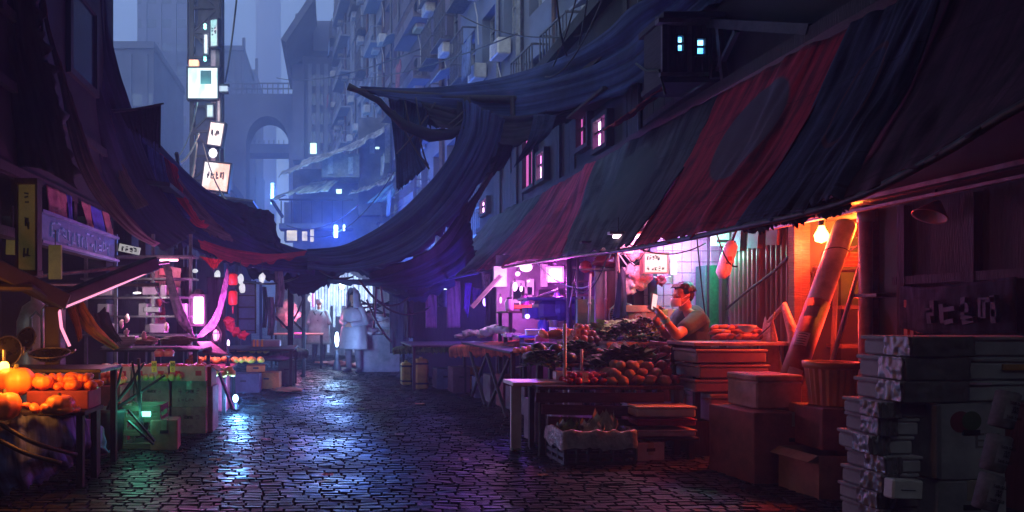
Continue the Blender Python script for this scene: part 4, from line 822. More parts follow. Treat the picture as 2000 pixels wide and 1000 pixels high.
t = thing('label_tray', 'small white tray with blank label standing proud of the narrow tray column', 'tray', (2.93, D0-.2, .265)); G().box((0, 0, .05), (.17, .06, .1), rot(0, .06, .1), .008).build('body', plas_w, t); G().box((0, -.032, .05), (.08, .004, .004), rot(0, .06, .1)).build('label_line', ink, t)
# newspaper rolls tied up with labels
for k, (px, py, lab) in enumerate(((1962, 800, 'upper newspaper-wrapped roll with blue print at the right edge'), (1945, 885, 'middle newspaper-wrapped roll with a square label at the right edge'), (1930, 960, 'lowest newspaper-wrapped roll at the bottom right corner'))):
    c = at(px, py, 3.05); t = thing('wrapped_roll', lab, 'roll', tuple(c), 0, 'wrapped rolls at the right edge')
    m = rot(0, R(14), 0); G().tube([m @ V((0, 0, -.085)), m @ V((0, 0, -.078)), m @ V((0, 0, .078)), m @ V((0, 0, .085))], [.035, .045, .045, .035], 18).build('roll', M('smudged newsprint', (.10, .10, .11), .8, scale=30), t, smooth=True)
    def fn(u, v_): a = R(-90)+(u-.5)*1.5; return m @ V((.0465*math.cos(a), .0465*math.sin(a), (v_-.5)*.09))
    o = G().grid(fn, 10, 2).build('label', M('grey label', (.14, .14, .16), .6), t, smooth=True)
    text('568-568', m @ V((0, -.049, .032)), .02, ink, t, (R(90), R(14), 0)); text('568-568', m @ V((0, -.049, -.032)), .02, ink, t, (R(90), R(14), 0)); text('\u83dc', m @ V((0, -.049, 0)), .034, ink, t, (R(90), R(14), 0))
# stack of things between the doorway and the alley
orange_p = M('orange ribbed plastic', (.55, .16, .05), .45, scale=3); purple_p = M('dark purple plastic', (.16, .05, .09), .45)
def basket(label, c, r0, r1, h, mat, sq=1.0, ribs=22, group=None):
    t = thing('ribbed_basket', label, 'basket', c, 0, group); m = Matrix.Diagonal((1, sq, 1)).to_3x3()
    G().lathe([(.001, 0), (r0, 0), (r0+(r1-r0)*.05, .02), (r1, h*.85), (r1*.94, h*.85), (r0*.93, .03), (.001, .02)], (0, 0, 0), 88, m, ribs, .028).build('body', mat, t, smooth=False)
    G().lathe([(r1, h*.84), (r1*1.1, h*.86), (r1*1.12, h), (r1*.98, h), (r1*.95, h*.86)], (0, 0, 0), 40, m).build('rim', mat, t, smooth=True); return t
basket('orange-lit ribbed plastic basket in front of the leaning white tube', (3.48, 4.65, .585), .125, .15, .30, orange_p)
t = tray('foam_box', 'pale foam box glowing orange at its rim beside the corrugated wall', (3.27, 5.05, .52), (.36, .35, .25), .05, M('dusty pink foam', (.45, .25, .22), .75))
carton('damp_carton', 'big dark purple carton under the pale foam box and orange basket', (3.28, 5.0, 0), (.62, .5, .515), .08, M('dark wine carton', (.24, .06, .05), .8))
carton('damp_carton', 'dark carton directly under the orange ribbed basket', (3.50, 4.63, .30), (.42, .36, .28), -.05, M('dark wine carton', (.24, .06, .05), .8))
t = carton('produce_carton', 'brown open-topped carton with a dark slot, low in front of the orange basket', (3.36, 4.52, 0), (.42, .36, .29), .06, M('amber carton', (.28, .15, .09), .8), open_=True)
# ================================================================ PEOPLE
def mesh_body(g, name, mat, par, vox=.012, sm=6, world=True):
    o = g.build(name, mat, par, world=world, smooth=True)
    m = o.modifiers.new('union', 'REMESH'); m.mode = 'VOXEL'; m.voxel_size = vox; m.use_smooth_shade = True
    m = o.modifiers.new('soften', 'SMOOTH'); m.iterations = sm; m.factor = .5; return o
def hand(g, w_, f, up, side, k=1.0, curl=.9):   # w_ wrist, f forearm dir, up = back of the hand, side = thumb side
    f, up, side = V(f).normalized(), V(up).normalized(), V(side).normalized()
    g.cap(w_, w_+f*.05*k, .024*k, .034*k); g.ell(w_+f*.055*k, (.04*k, .045*k, .02*k), Matrix((side, f, up)).transposed())
    for i in range(4):
        b = w_+f*.085*k+side*(.03-.02*i)*k; L = [.036, .042, .039, .03][i]*k; d1 = (f-up*curl*.3).normalized(); d2 = (f-up*curl*1.1).normalized(); d3 = (f*.4-up*curl*1.4).normalized()
        p1 = b+d1*L; p2 = p1+d2*L*.7; p3 = p2+d3*L*.55
        g.cap(b-f*.02*k, p1, .0105*k, .0095*k, 8); g.cap(p1, p2, .0095*k, .0088*k, 8); g.cap(p2, p3, .0088*k, .0075*k, 8)
    b = w_+f*.03*k+side*.03*k; p1 = b+(side*.8+f*.6-up*.3).normalized()*.04*k; p2 = p1+(f*.9-up*.5).normalized()*.032*k
    g.cap(b-side*.01*k, p1, .014*k, .012*k, 8); g.cap(p1, p2, .012*k, .009*k, 8)
def head(g, c, fw, k=1.0, up=(0, 0, 1)):    # fw = facing direction
    fw = V(fw).normalized(); up = V(up).normalized(); sd = up.cross(fw).normalized(); c = V(c); m = Matrix((sd, fw, up)).transposed()
    def P(a, b, c2): return c+m @ V((a, b, c2))*k
    g.ell(P(0, -.012, .03), (.076*k, .094*k, .09*k), m, 16); g.ell(P(0, .018, -.035), (.058*k, .066*k, .075*k), m, 14)
    g.ell(P(0, .055, -.085), (.03*k, .03*k, .026*k), m); g.ell(P(0, .072, .02), (.045*k, .022*k, .012*k), m)
    g.cap(P(0, .082, .012), P(0, .103, -.022), .008*k, .013*k, 8)
    g.ell(P(0, .085, -.055), (.024*k, .012*k, .008*k), m, 8)
    for s_ in (-1, 1): g.ell(P(s_*.074, -.012, -.005), (.01*k, .02*k, .032*k), m, 8); g.ell(P(s_*.045, .055, -.03), (.022*k, .02*k, .025*k), m, 8)
    return m, P
# man with the phone
HC = at(1332, 577, 6.6); K = .98
t = thing('person', 'masked dark-haired person in a grey-teal shirt holding up a phone behind the vegetables', 'person', (3.5, 6.7, 0))
g = G(); fwd = V((-.97, -.22, -.12)); m, P = head(g, HC, fwd, K)
neck = HC+V((.045, .01, -.155)); g.cap(HC+V((.02, 0, -.06)), neck, .058*K, .062*K)
sL, sR = at(1362, 623, 6.43), at(1332, 616, 6.86); hip = at(1356, 722, 6.75); chest = (sL+sR)/2
g.cap(neck, (chest+neck)/2, .062, .075); g.cap(chest-V((0, 0, .08)), hip, .13, .14)
for s_ in (sL, sR): g.cap(neck-V((0, 0, .02)), s_, .06, .062)
eL, wL = at(1322, 655, 6.18), at(1296, 620, 6.14); eR, wR = at(1300, 656, 6.62), at(1283, 630, 6.4)
ph = at(1277, 590, 6.22)
g.cap(sL, eL, .062, .048); g.cap(eL, wL, .047, .029); g.cap(sR, eR, .06, .046); g.cap(eR, wR, .045, .029)
hand(g, wL, ph-V((0, 0, .06))-wL, (.75, -.6, .1), (-.3, -.5, .6), 1.05, .8); hand(g, wR, ph-V((0, 0, .08))-wR, (-.3, .9, 0), (.2, -.3, .8), 1.05, .8)
for s_ in (-1, 1):
    h = hip+V((0, .1*s_, -.02)); kn = h+V((-.42, .03*s_, -.02)); an = V((kn.x+.05, kn.y, .09)); g.cap(h, kn, .085, .062); g.cap(kn, an, .058, .04); g.cap(an-V((0, 0, .04)), an+V((-.17, 0, -.05)), .045, .035)
bd = mesh_body(g, 'body', skin, t, .011, 4)
# shirt
g = G(); g.cap(chest-V((0, 0, .05)), hip+V((0, 0, .02)), .165, .165); g.ell(chest+V((.02, 0, -.05)), (.15, .21, .13)); g.cap(chest+V((.03, 0, .02)), neck+V((.015, 0, -.03)), .11, .085)
for s_, e_ in ((sL, eL), (sR, eR)): g.cap(s_+V((0, 0, .0)), s_.lerp(e_, .62), .088, .078)
sh = mesh_body(g, 'shirt', M('grey teal shirt', (.03, .095, .09), .85, scale=5, bump=.3), t, .013, 5)
g = G()
for s_ in (-1, 1): h = hip+V((0, .1*s_, -.02)); kn = h+V((-.42, .03*s_, -.02)); an = V((kn.x+.05, kn.y, .12)); g.cap(h, kn, .105, .08); g.cap(kn, an, .076, .06)
g.cap(hip+V((0, -.08, 0)), hip+V((0, .08, 0)), .14, .14); mesh_body(g, 'trousers', M('dark trousers', (.03, .03, .04), .8), t, .015, 4)
# hair: cap of clumps
g = G(); g.ell(P(0, -.030, .052), (.089*K, .099*K, .086*K), m, 20, .12, 3); g.ell(P(0, -.06, -.005), (.078*K, .062*K, .075*K), m, 16, .12, 5)
rnd = random.Random(5)
for k in range(60):
    a = rnd.uniform(0, 6.28); th = rnd.uniform(.15, 1.45); d = V((math.sin(th)*math.cos(a), math.sin(th)*math.sin(a)*1.1, math.cos(th)))
    if d.y > .35: continue
    p = P(d.x*.088, d.y*.1-.02, d.z*.088+.045); e = P(d.x*.1+.006, d.y*.115-.035+.01*d.x, d.z*.088+.045-.045); g.cap(p, e, .014, .005, 6)
for k in range(7): g.cap(P(-.06+.02*k, .045, .118), P(-.064+.021*k, .083, .078+.006*(k % 2)), .013, .004, 6)
mesh_body(g, 'hair', M('dark blue-black hair', (.007, .009, .015), .45, scale=25, streak=(1, 1, .2), bump=.6), t, .009, 2)
# mask, straps
def mfn(u, v_): a = (u-.5)*2.2; zz = -.02-v_*.085; r = .082+.02*math.cos(a)*(1-abs(v_-.4)); return P(math.sin(a)*.068, .018+r*math.cos(a)*1.0+.004, zz)
mk = G().grid(mfn, 18, 8).build('face_mask', M('white surgical mask', (.75, .74, .76), .7, var=.06, bump=.1), t, world=True, smooth=True, solid=.003)
for s_ in (-1, 1):
    G().tube([P(s_*.063, .055, -.03), P(s_*.077, .02, -.012), P(s_*.083, -.016, .008)], .0032, 5).tube([P(s_*.058, .05, -.09), P(s_*.075, .01, -.06), P(s_*.081, -.02, -.03)], .0032, 5).build('mask_strap', MATS['white surgical mask'], mk, world=False) if False else None
g = G()
for s_ in (-1, 1): g.tube([P(s_*.063, .055, -.03), P(s_*.077, .02, -.012), P(s_*.085, -.016, .012)], .0035, 5).tube([P(s_*.058, .05, -.095), P(s_*.075, .01, -.06), P(s_*.083, -.022, -.03)], .0035, 5)
g.build('mask_strap', MATS['white surgical mask'], t, world=True)
for s_ in (-1, 1): G().ell(P(s_*.032, .082, .008), (.013, .008, .008)).build('eye', M('eye', (.5, .5, .5), .2, bump=0), t, world=True, smooth=True)
for (w_, e_) in ((wL, eL), (wR, eR)): d = (w_-e_).normalized(); G().tube([w_-d*.05, w_-d*.015], .037, 16).build('wristband', M('mint wristband', (.2, .6, .5), .5), t, world=True, smooth=True)
tp = thing('phone', 'phone held upright in the masked person\'s hands', 'phone', tuple(ph), .5)
G().box((0, 0, 0), (.075, .012, .15), rot(0, R(10), 0), .004).build('case', M('red phone case', (.45, .05, .07), .4), tp); G().box((0, -.0065, 0), (.068, .003, .14), rot(0, R(10), 0)).build('screen', E('phone screen', (.95, .8, .85), .7), tp)
t = thing('stool', 'plain stool under the masked person', 'stool', (3.62, 6.75, 0)); hz_ = hip.z-.16
G().lathe([(.001, hz_-.03), (.17, hz_-.03), (.18, hz_-.015), (.17, hz_), (.001, hz_)], n=20).build('seat', wood, t)
for a in range(4): G().beam((.12*math.cos(a*1.57+.78), .12*math.sin(a*1.57+.78), hz_-.03), (.17*math.cos(a*1.57+.78), .17*math.sin(a*1.57+.78), 0), .03, .03).build('leg', wood, t)
# standing coat figures
def coatfig(label, px, py, d, H, face, coatm, hood, capc=None, bag=False):
    b = at(px, py, d); b.z = 0; t = thing('person', label, 'person', tuple(b), face); k = H/1.72      # local: faces -Y
    L = lambda x, y, z: V((x, y, z))*k
    g = G(); head(g, L(0, -.02, 1.60), (0, -1, -.15), k); g.cap(L(0, .0, 1.5), L(0, .01, 1.40), .055*k, .06*k); g.cap(L(0, .01, 1.28), L(0, .02, .95), .14*k, .15*k)
    for s_ in (-1, 1):
        g.cap(L(.1*s_, .01, .92), L(.11*s_, -.01, .5), .085*k, .06*k); g.cap(L(.11*s_, -.01, .5), L(.12*s_, .03, .1), .056*k, .04*k); g.cap(L(.12*s_, .03, .05), L(.14*s_, -.14, .04), .045*k, .035*k)
        g.cap(L(.19*s_, .01, 1.36), L(.26*s_, .03, 1.07), .06*k, .05*k); g.cap(L(.26*s_, .03, 1.07), L(.06*s_, -.22, 1.02), .045*k, .03*k); hand(g, L(.06*s_, -.22, 1.02), (-s_*.9, -.4, -.1), (0, -.8, .5), (0, .3, .9), k*.95, .7)
    mesh_body(g, 'body', skin, t, .014, 3, world=False)
    g = G()
    def cf(u, v_):
        a = u*2*math.pi; z = 1.42-v_*.92; r = .17+.05*min(1, v_*5)+.07*v_+.012*math.sin(a*7+v_*2)*v_+.02*noise.noise(V((math.cos(a)*2, math.sin(a)*2, v_*4+px)));
        if v_ < .12: r *= .45+.55*(v_/.12)**.6
        r *= 1-.10*math.exp(-((v_-.42)/.09)**2); return L(r*1.12*math.cos(a), r*.74*math.sin(a)+.01, z)
    n0 = len(g.v); g.grid(cf, 44, 26)
    o = g.build('coat', coatm, t, smooth=True, solid=.012)
    for s_ in (-1, 1):
        g = G(); g.cap(L(.185*s_, .01, 1.34), L(.275*s_, .04, 1.08), .088*k, .082*k); g.cap(L(.275*s_, .04, 1.08), L(.09*s_, -.2, 1.03), .08*k, .06*k); g.ell(L(.25*s_, .02, 1.12), (.085*k, .08*k, .1*k), None, 14, .25, px+s_); mesh_body(g, 'sleeve', coatm, t, .014, 3, world=False)
    g = G()
    for s_ in (-1, 1): g.cap(L(.1*s_, .01, .9), L(.11*s_, -.01, .5), .1*k, .082*k); g.cap(L(.11*s_, -.01, .5), L(.12*s_, .03, .12), .08*k, .065*k)
    mesh_body(g, 'trousers', M('grey violet trousers', (.12, .11, .15), .8), t, .018, 3, world=False)
    for s_ in (-1, 1): g = G(); g.cap(L(.12*s_, .04, .05), L(.145*s_, -.15, .04), .055*k, .045*k); mesh_body(g, 'shoe', M('dark shoe', (.05, .045, .06), .5), t, .012, 2, world=False)
    if hood:
        g = G()
        def hf(u, v_):
            a = R(27)+u*R(306); z = 1.82-.45*v_; r = .14*math.sin(min(1.57, .3+v_*3.2))+.05*max(0, v_-.6); x = r*math.sin(a)*1.05; y = -r*math.cos(a)*1.2+.02-.03*(1-v_)
            return L(x+.01*noise.noise(V((a*2, v_*5, 1))), y, z+.02*math.cos(a))
        g.grid(hf, 30, 16).build('hood', coatm, t, smooth=True, solid=.014)
        G().ell(L(0, .0, 1.655), (.08*k, .09*k, .07*k), None, 14).build('hair', M('dark hair', (.02, .02, .03), .5), t, smooth=True)
    else:
        G().ell(L(0, .0, 1.65), (.086*k, .102*k, .078*k), None, 16).build('cap', capc, t, smooth=True); G().box(L(0, -.12, 1.645), (.12*k, .1*k, .012*k), rot(.2), .004).build('cap_peak', capc, t)
        g = G().tube([L(-.12, -.12, 1.38), L(-.11, .16, 1.36), L(-.02, .17, 1.2)], .02*k, 6).tube([L(.12, -.12, 1.38), L(.11, .16, 1.36), L(.02, .17, 1.2)], .02*k, 6).tube([L(-.22, .02, 1.12), L(0, .185, 1.14), L(.22, .02, 1.12)], .016*k, 6); g.build('strap', M('dark strap', (.05, .07, .08), .6), t, smooth=True)
    return t
coat1 = M('milky raincoat', (.28, .28, .35), .5, var=.2, scale=4, bump=.4, bs=2); coat2 = M('pale teal jacket', (.34, .42, .44), .7, var=.3, scale=4, bump=.3)
coatfig('hooded person in a long milky raincoat standing in the passage, hands folded', 690, 725, 14.3, 1.72, R(-28), coat1, True)
coatfig('person in a pale cap and grey-green jacket seen from behind at the far stall', 623, 706, 17.2, 1.66, R(172), coat2, False, M('pale cap', (.5, .52, .55), .7))

# ================================================================ RIGHT: VEGETABLE STALL
def table(name, label, x0, x1, y0, y1, z, mat, top=.03, legs=True, group=None, lm=woodd):
    cx, cy = (x0+x1)/2, (y0+y1)/2; t = thing(name, label, 'table', (cx, cy, 0), 0, group)
    G().box((0, 0, z-top/2), (x1-x0, y1-y0, top), None, .005).build('tabletop', mat, t)
    if legs:
        for sx in (-1, 1):
            for sy in (-1, 1): G().beam((sx*((x1-x0)/2-.05), sy*((y1-y0)/2-.05), 0), (sx*((x1-x0)/2-.05), sy*((y1-y0)/2-.05), z-top), .045, .045).build('leg', lm, t)
    return t
table('trestle', 'low front ledge of the vegetable stall under the tomatoes and potatoes', 1.76, 3.02, 5.72, 6.12, .60, woodd)
table('trestle', 'middle ledge of the vegetable stall under the leafy greens', 1.98, 3.05, 6.14, 6.6, .76, woodd)
table('trestle', 'rear counter of the vegetable stall in front of the masked person', 2.2, 3.98, 6.62, 7.15, .90, woodd) if False else table('trestle', 'rear counter of the vegetable stall in front of the masked person', 2.15, 3.4, 6.0+.62, 7.1, .93, woodd)
table('counter', 'pale board counter at the right end of the stall by the corrugated wall', 3.12, 4.02, 5.75, 6.22, .975, M('pale board', (.35, .32, .35), .5))
foamp = M('lilac grey foam', (.36, .33, .38), .7, scale=3)
for k, (z, h, dx, lab) in enumerate(((.80, .12, 0, 'top foam box of the pale stack at the right end of the stall'), (.67, .12, .02, 'second foam box of the pale stack, with a dark lid line'), (.55, .11, -.02, 'third foam box of the pale stack under the counter'), (.30, .24, .05, 'lowest and tallest foam box of the pale stack'))):
    t = tray('foam_box', lab, (3.42+dx, 5.9, z), (.62 if k < 3 else .5, .4, h-.004), .01*k, foamp, 'pale foam stack at the stall end')
G().box((0, 0, .15), (.7, .5, .3)).build('plinth', woodd, thing('plinth', 'dark plinth under the pale foam stack', 'plinth', (3.45, 5.95, -.002)))
for k in range(3): G().beam((-.28+.05*k, -.21, .0), (-.28+.05*k, -.21, .0), .01, .01) if False else None
# foam boxes holding the greens
t = tray('foam_box', 'white printed foam box under the leafy greens in the middle of the stall', (2.93, 6.55, .765), (.60, .3, .19), 0, M('printed white foam', (.6, .56, .56), .75))
scribble(G(), (-.1, -.152, .04), (.27, -.152, .04), (0, 0, .1), 4, 4, .012).build('lettering', M('faded print', (.25, .1, .12), .7), t)
# heaps
def heap(name, cat, group, label, c, nx, ny, nz, r, mat, seed, sq=(1, 1, 1), jit=.25, dark=None, stemm=None, shape=0, first=None):
    rnd = random.Random(seed); c = V(c); protos = []
    for k in range(3): protos.append(G().ell((0, 0, 0), (r*sq[0], r*sq[1], r*sq[2]), None, 12, .14 if not shape else shape, seed+k, ))
    meshes = []; out = []
    for L in range(nz):
        for i in range(nx-L):
            for j in range(ny-L):
                p = c+V(((i-(nx-L-1)/2)*r*sq[0]*1.95, (j-(ny-L-1)/2)*r*sq[1]*1.95, r*sq[2]*(1+1.45*L)))+V((rnd.uniform(-jit, jit), rnd.uniform(-jit, jit), rnd.uniform(-jit, jit)*.4))*r
                q = rnd.randrange(3)
                if len(meshes) <= q or q >= len(meshes):
                    if len(meshes) < 3:
                        q = len(meshes); o = protos[q].build(name, mat, None, loc=(0, 0, 0), smooth=True)
                        if stemm: G().tube([(0, 0, r*sq[2]*.9), (.003, 0, r*sq[2]*1.15)], r*.08, 5).build('stem', stemm, o)
                        meshes.append(o)
                    else: o = copy_tree(meshes[q])
                else: o = copy_tree(meshes[q])
                o.scale = [rnd.uniform(.82, 1.12)]*3; o.location = p; o.rotation_euler = (rnd.uniform(-.4, .4), rnd.uniform(-.4, .4), rnd.uniform(0, 6.28)); tag(o, label, cat, group); out.append(o)
    return out
tomato = M('tomato skin', (.45, .02, .02), .25, var=.3, scale=12, bump=.03); potato = M('potato skin', (.36, .23, .13), .7, scale=14, bump=.25); onion = M('onion skin', (.45, .2, .14), .4, scale=9, streak=(4, 4, .5)); turnip = M('red turnip skin', (.35, .1, .1), .5); papaya = M('orange papaya skin', (.75, .25, .04), .4, scale=5, col2=(.6, .14, .03)); garlic = M('white radish skin', (.62, .55, .5), .5); leafd = M('dark greens', (.06, .16, .03), .6, var=.7, scale=18); leafl = M('pale green cabbage', (.30, .55, .16), .55, var=.5, scale=14); melon = M('dark melon rind', (.035, .06, .045), .35); pumpkin = M('orange pumpkin skin', (.85, .27, .03), .45, scale=4, col2=(.55, .12, .02)); appler = M('apple skin', (.55, .03, .05), .3, scale=9, col2=(.5, .15, .06)); yellowf = M('yellow mango skin', (.75, .42, .04), .45, col2=(.4, .25, .03)); greenf = M('green pear skin', (.42, .5, .12), .4); stem = M('stem', (.1, .12, .04), .7); wrap = M('pale tissue', (.65, .5, .5), .8)
X = lambda px, py, d: at(px, py, d)
heap('tomato', 'tomato', 'tomatoes heaped on the front ledge', 'shiny red tomato in the heap on the front ledge of the vegetable stall', (2.30, 5.95, .60), 7, 4, 2, .036, tomato, 1, (1, 1, .85))
heap('potato', 'potato', 'potatoes heaped on the front ledge', 'brown potato in the heap beside the tomatoes on the front ledge', (2.66, 5.95, .60), 5, 4, 3, .048, potato, 2, (1.25, .95, .85), .35, shape=.3)
heap('onion', 'onion', 'onions heaped behind the greens', 'papery reddish onion in the steep heap left of the foam box', (2.52, 6.72, .93), 4, 4, 3, .036, onion, 3, (1, 1, 1.1), .3)
heap('onion', 'onion', 'onions spilling down to the middle ledge', 'onion in the lower spill between the onion heap and the turnips', (2.48, 6.42, .76), 4, 2, 2, .038, onion, 31, (1, 1, 1.05), .3)
heap('turnip', 'turnip', 'turnips at the right of the foam box', 'round reddish turnip beside the printed foam box, near the pale stack', (2.98, 6.28, .76), 5, 2, 2, .052, turnip, 4, (1, 1, .95), .2, stemm=stem)
heap('radish', 'radish', 'white radishes in front of the foam box', 'fat white radish lying in front of the printed foam box', (2.66, 6.3, .76), 4, 2, 1, .05, garlic, 5, (1.3, .8, .8), .3, shape=.25)
heap('turnip', 'turnip', 'turnips on the low right of the front ledge', 'dull red turnip at the right end of the front ledge', (2.93, 5.95, .60), 3, 3, 3, .045, turnip, 6, (1, 1, .95), .2)
heap('melon', 'melon', 'dark melons left on the front ledge', 'dark green melon at the left end of the vegetable stall', (2.02, 6.25, .76), 3, 2, 2, .065, melon, 7, (1.3, 1, .85), .2)
heap('papaya', 'papaya', 'papayas under the stall lamp', 'orange papaya lying in the brightly lit row behind the pole', (2.40, 6.95, .97), 5, 1, 2, .062, papaya, 8, (.8, 1.9, .8), .15)
heap('mango', 'mango', 'pale fruit on the far left corner', 'small glowing orange fruit on the corner left of the melons', (2.12, 7.25, .80), 4, 2, 1, .04, papaya, 9, (1, 1, .9), .4)
# loose leaves: bunches
def bunch(label, c, n, size, mat, seed, spread=(.2, .12), cat='greens', name='leafy_greens', group=None, curl=.5, long=2.2):
    rnd = random.Random(seed); g = G(); c = V(c)
    for k in range(n):
        a = rnd.uniform(0, 6.28); o = V((rnd.gauss(0, spread[0]*.45), rnd.gauss(0, spread[1]*.45), 0)); o.z = max(0, .1*(1-(o.x/spread[0])**2-(o.y/spread[1])**2))*1.3+rnd.uniform(0, .03)
        d = V((math.cos(a), math.sin(a)*.8, rnd.uniform(.0, .7))).normalized(); s_ = size*rnd.uniform(.6, 1.3); sd = d.cross(V((0, 0, 1))).normalized()*s_*.45; up = V((0, 0, s_*curl))
        p = c+o; g.add([p, p+d*s_*.6+sd+up*.3, p+d*s_*.5+up*.6, p+d*s_*.6-sd+up*.25, p+d*s_*long*.5+up*.1], [(0, 1, 2), (0, 2, 3), (1, 4, 2), (2, 4, 3)])
    return tag(g.build(name, mat, smooth=True), label, cat, group)
bunch('dark spiky bunched greens piled on the printed foam box', (2.93, 6.55, .95), 420, .055, leafd, 1, (.28, .14))
bunch('pale green cabbage leaves behind the dark bunched greens', (2.86, 6.85, .95), 160, .09, leafl, 2, (.30, .12))
bunch('brightest pale cabbage leaves beside the fan', (3.05, 6.8, .98), 90, .08, leafl, 22, (.12, .1))
bunch('dark loose greens hanging over the middle ledge behind the melons', (2.35, 6.45, .78), 420, .07, leafd, 3, (.26, .15))
bunch('long spring onions lying between the radishes and the potatoes', (2.72, 6.16, .70), 260, .10, leafd, 4, (.3, .07), long=3)
bunch('dark leaves spilling at the left end of the stall beside the melons', (1.92, 6.1, .72), 260, .06, leafd, 5, (.16, .14))
bunch('curly greens at the right behind the turnips', (3.0, 6.45, .80), 160, .05, leafd, 6, (.14, .08))
bunch('bunch of round green-brown buds at the hands of the masked person', (3.0, 6.42, 1.02), 260, .035, M('olive buds', (.2, .17, .07), .6, scale=20), 7, (.13, .10))
rnd = random.Random(9)
for k in range(17):
    p = V((3.5+.075*(k % 6), 5.98+.06*(k//6), 1.005+.04*(k//6))); a_ = rnd.uniform(-.9, .9); q_ = rot(0, 0, a_); g = G().tube([p+q_ @ V((-.09, .0, 0)), p+q_ @ V((-.04, rnd.uniform(-.01, .01), .012)), p+q_ @ V((.04, rnd.uniform(-.02, .02), .014)), p+q_ @ V((.10, .01, 0))], [.008, .027, .03, .006], 8)
    tag(g.build('yam', M('dusky yam skin', (.30, .12, .08), .6), smooth=True), 'long dusky yam in the pile on the pale board counter', 'yam', 'yams on the pale counter')
t = thing('weighing_bowl', 'small translucent bowl standing on the yams at the right end of the counter', 'bowl', (3.66, 5.88, 1.06)); G().lathe([(.02, 0), (.03, .003), (.06, .03), (.075, .06), (.07, .06), (.03, .01)], n=20).build('bowl', M('pale teal plastic', (.4, .6, .62), .2), t, smooth=True)
tag(G().tube([(3.7, 5.8, 1.02), (3.8, 5.78, 1.12), (3.83, 5.77, 1.24)], .006, 5).build('hook', steel, smooth=True), 'thin curved metal hook standing on the pale counter', 'hook')
# price cards
for k, (x, y, z, lab) in enumerate(((2.33, 6.62, 1.0, 'white price card leaning on the papayas'), (2.43, 6.6, 1.0, 'narrow price card between the papayas and onions'), (2.98, 6.42, 1.10, 'crumpled price slip lying on the pale cabbage'), (2.2, 5.80, .63, 'white price tag at the left of the tomatoes'))):
    t = thing('price_card', lab, 'sign', (x, y, z), rnd.uniform(-.3, .3), 'price cards on the stall'); G().box((0, 0, .04), (.05, .004, .08), rot(-.3, rnd.uniform(-.3, .3), 0)).build('card', plas_w, t); text(str(5+3*k), (0, -.012, .04), .04, inkr, t, (R(72), 0, 0))
# white counter board with its bracket, hanging scale hook bars
t = thing('white_board', 'dirty white board bench with one leg at the left front of the stall', 'bench', (1.92, 6.05, 0)); G().box((0, 0, .60), (.66, .34, .035), None, .005).build('seat', plas_w, t)
G().box((-.29, -.12, .29), (.09, .035, .58)).build('leg', plas_w, t); G().box((.29, .12, .29), (.05, .035, .58)).build('leg', plas_w, t)
G().box((0, 0, .645), (.5, .3, .05)).build('tray', foam, t) if False else None
t = thing('white_hook_stand', 'white plastic post with a curved foot standing behind the tomatoes', 'stand', (2.28, 6.10, .6)); G().tube([(0, 0, 0), (0, 0, .3)], .014, 8).tube([(0, 0, .12), (.03, 0, .08), (.07, 0, .06), (.08, 0, .02)], .01, 8).build('post', plas_w, t, smooth=True); G().box((-.1, 0, .06), (.3, .1, .08), None, .006).build('tub', plas_w, t)
# dark wooden front
t = thing('plank_screen', 'dark plank screen hanging under the front ledge of the vegetable stall', 'panel', (2.3, 5.74, 0))
for k in range(3): G().box((0, -.0-.004*k, .50-.11*k), (1.1-.1*k, .025, .085), rot(0, .02*k, 0)).build('plank', M('plum stained plank', (.075, .035, .05), .8, streak=(1, 8, 8)), t)
for k, (z, m_, lab) in enumerate(((.36, cardw, 'dusty upper shelf tray behind the cabbage crate'), (.29, M('crimson tray', (.30, .02, .05), .5), 'crimson-edged tray under the dusty one'), (.20, foamp, 'pale lowest tray beside the cabbage crate'))):
    tray('shelf_tray', lab, (2.78, 5.70, z), (.5, .34, .055 if k else .09), .03*(k-1), m_, 'trays under the front ledge')
table('rack', 'low rack carrying the trays under the front ledge', 2.5, 3.06, 5.55, 5.88, .19, woodd)
# the cabbage crate at the front
t = thing('cabbage_crate', 'black slatted crate lined with a plastic bag on the ground before the stall', 'crate', (2.14, 5.55, 0), .05); cw, cd, chh = .58, .40, .25
g = G()
for z in (.02, .08, .14, .2, .24):
    for s_ in (-1, 1): g.box((0, s_*cd/2, z), (cw, .012, .03 if z < .23 else .02)); g.box((s_*cw/2, 0, z), (.012, cd, .03 if z < .23 else .02))
for x in [-.28, -.19, -.1, 0, .1, .19, .28]:
    for s_ in (-1, 1): g.box((x, s_*cd/2, .125), (.02, .018, .25))
for y in (-.19, -.06, .06, .19):
    for s_ in (-1, 1): g.box((s_*cw/2, y, .125), (.018, .02, .25))
g.box((0, 0, .01), (cw, cd, .015)); g.build('basket', M('black crate plastic', (.03, .03, .035), .5), t)
bagl = M('thin bag plastic', (.38, .42, .43), .25, var=.4, scale=9, bump=.8, alpha=.8)
def bl(u, v_):
    a = u*2*math.pi; c_, s_ = math.cos(a), math.sin(a); q = max(abs(c_)/(cw/2), abs(s_)/(cd/2)); x, y = c_/q, s_/q
    if v_ < .45: k = v_/.45; f = .82+.2*k; z = .17+.12*k
    else: k = (v_-.45)/.55; f = 1.04+.05*math.sin(k*2.5); z = .29-.15*k*(1+.35*noise.noise(V((c_*3, s_*3, 1))))
    n_ = .03*noise.noise(V((c_*5, s_*5, v_*5))); return V((x*(f+n_), y*(f+n_), z+.02*noise.noise(V((c_*4, s_*4, v_*3+4)))))
G().grid(bl, 70, 14).build('bag_liner', bagl, t, smooth=True)
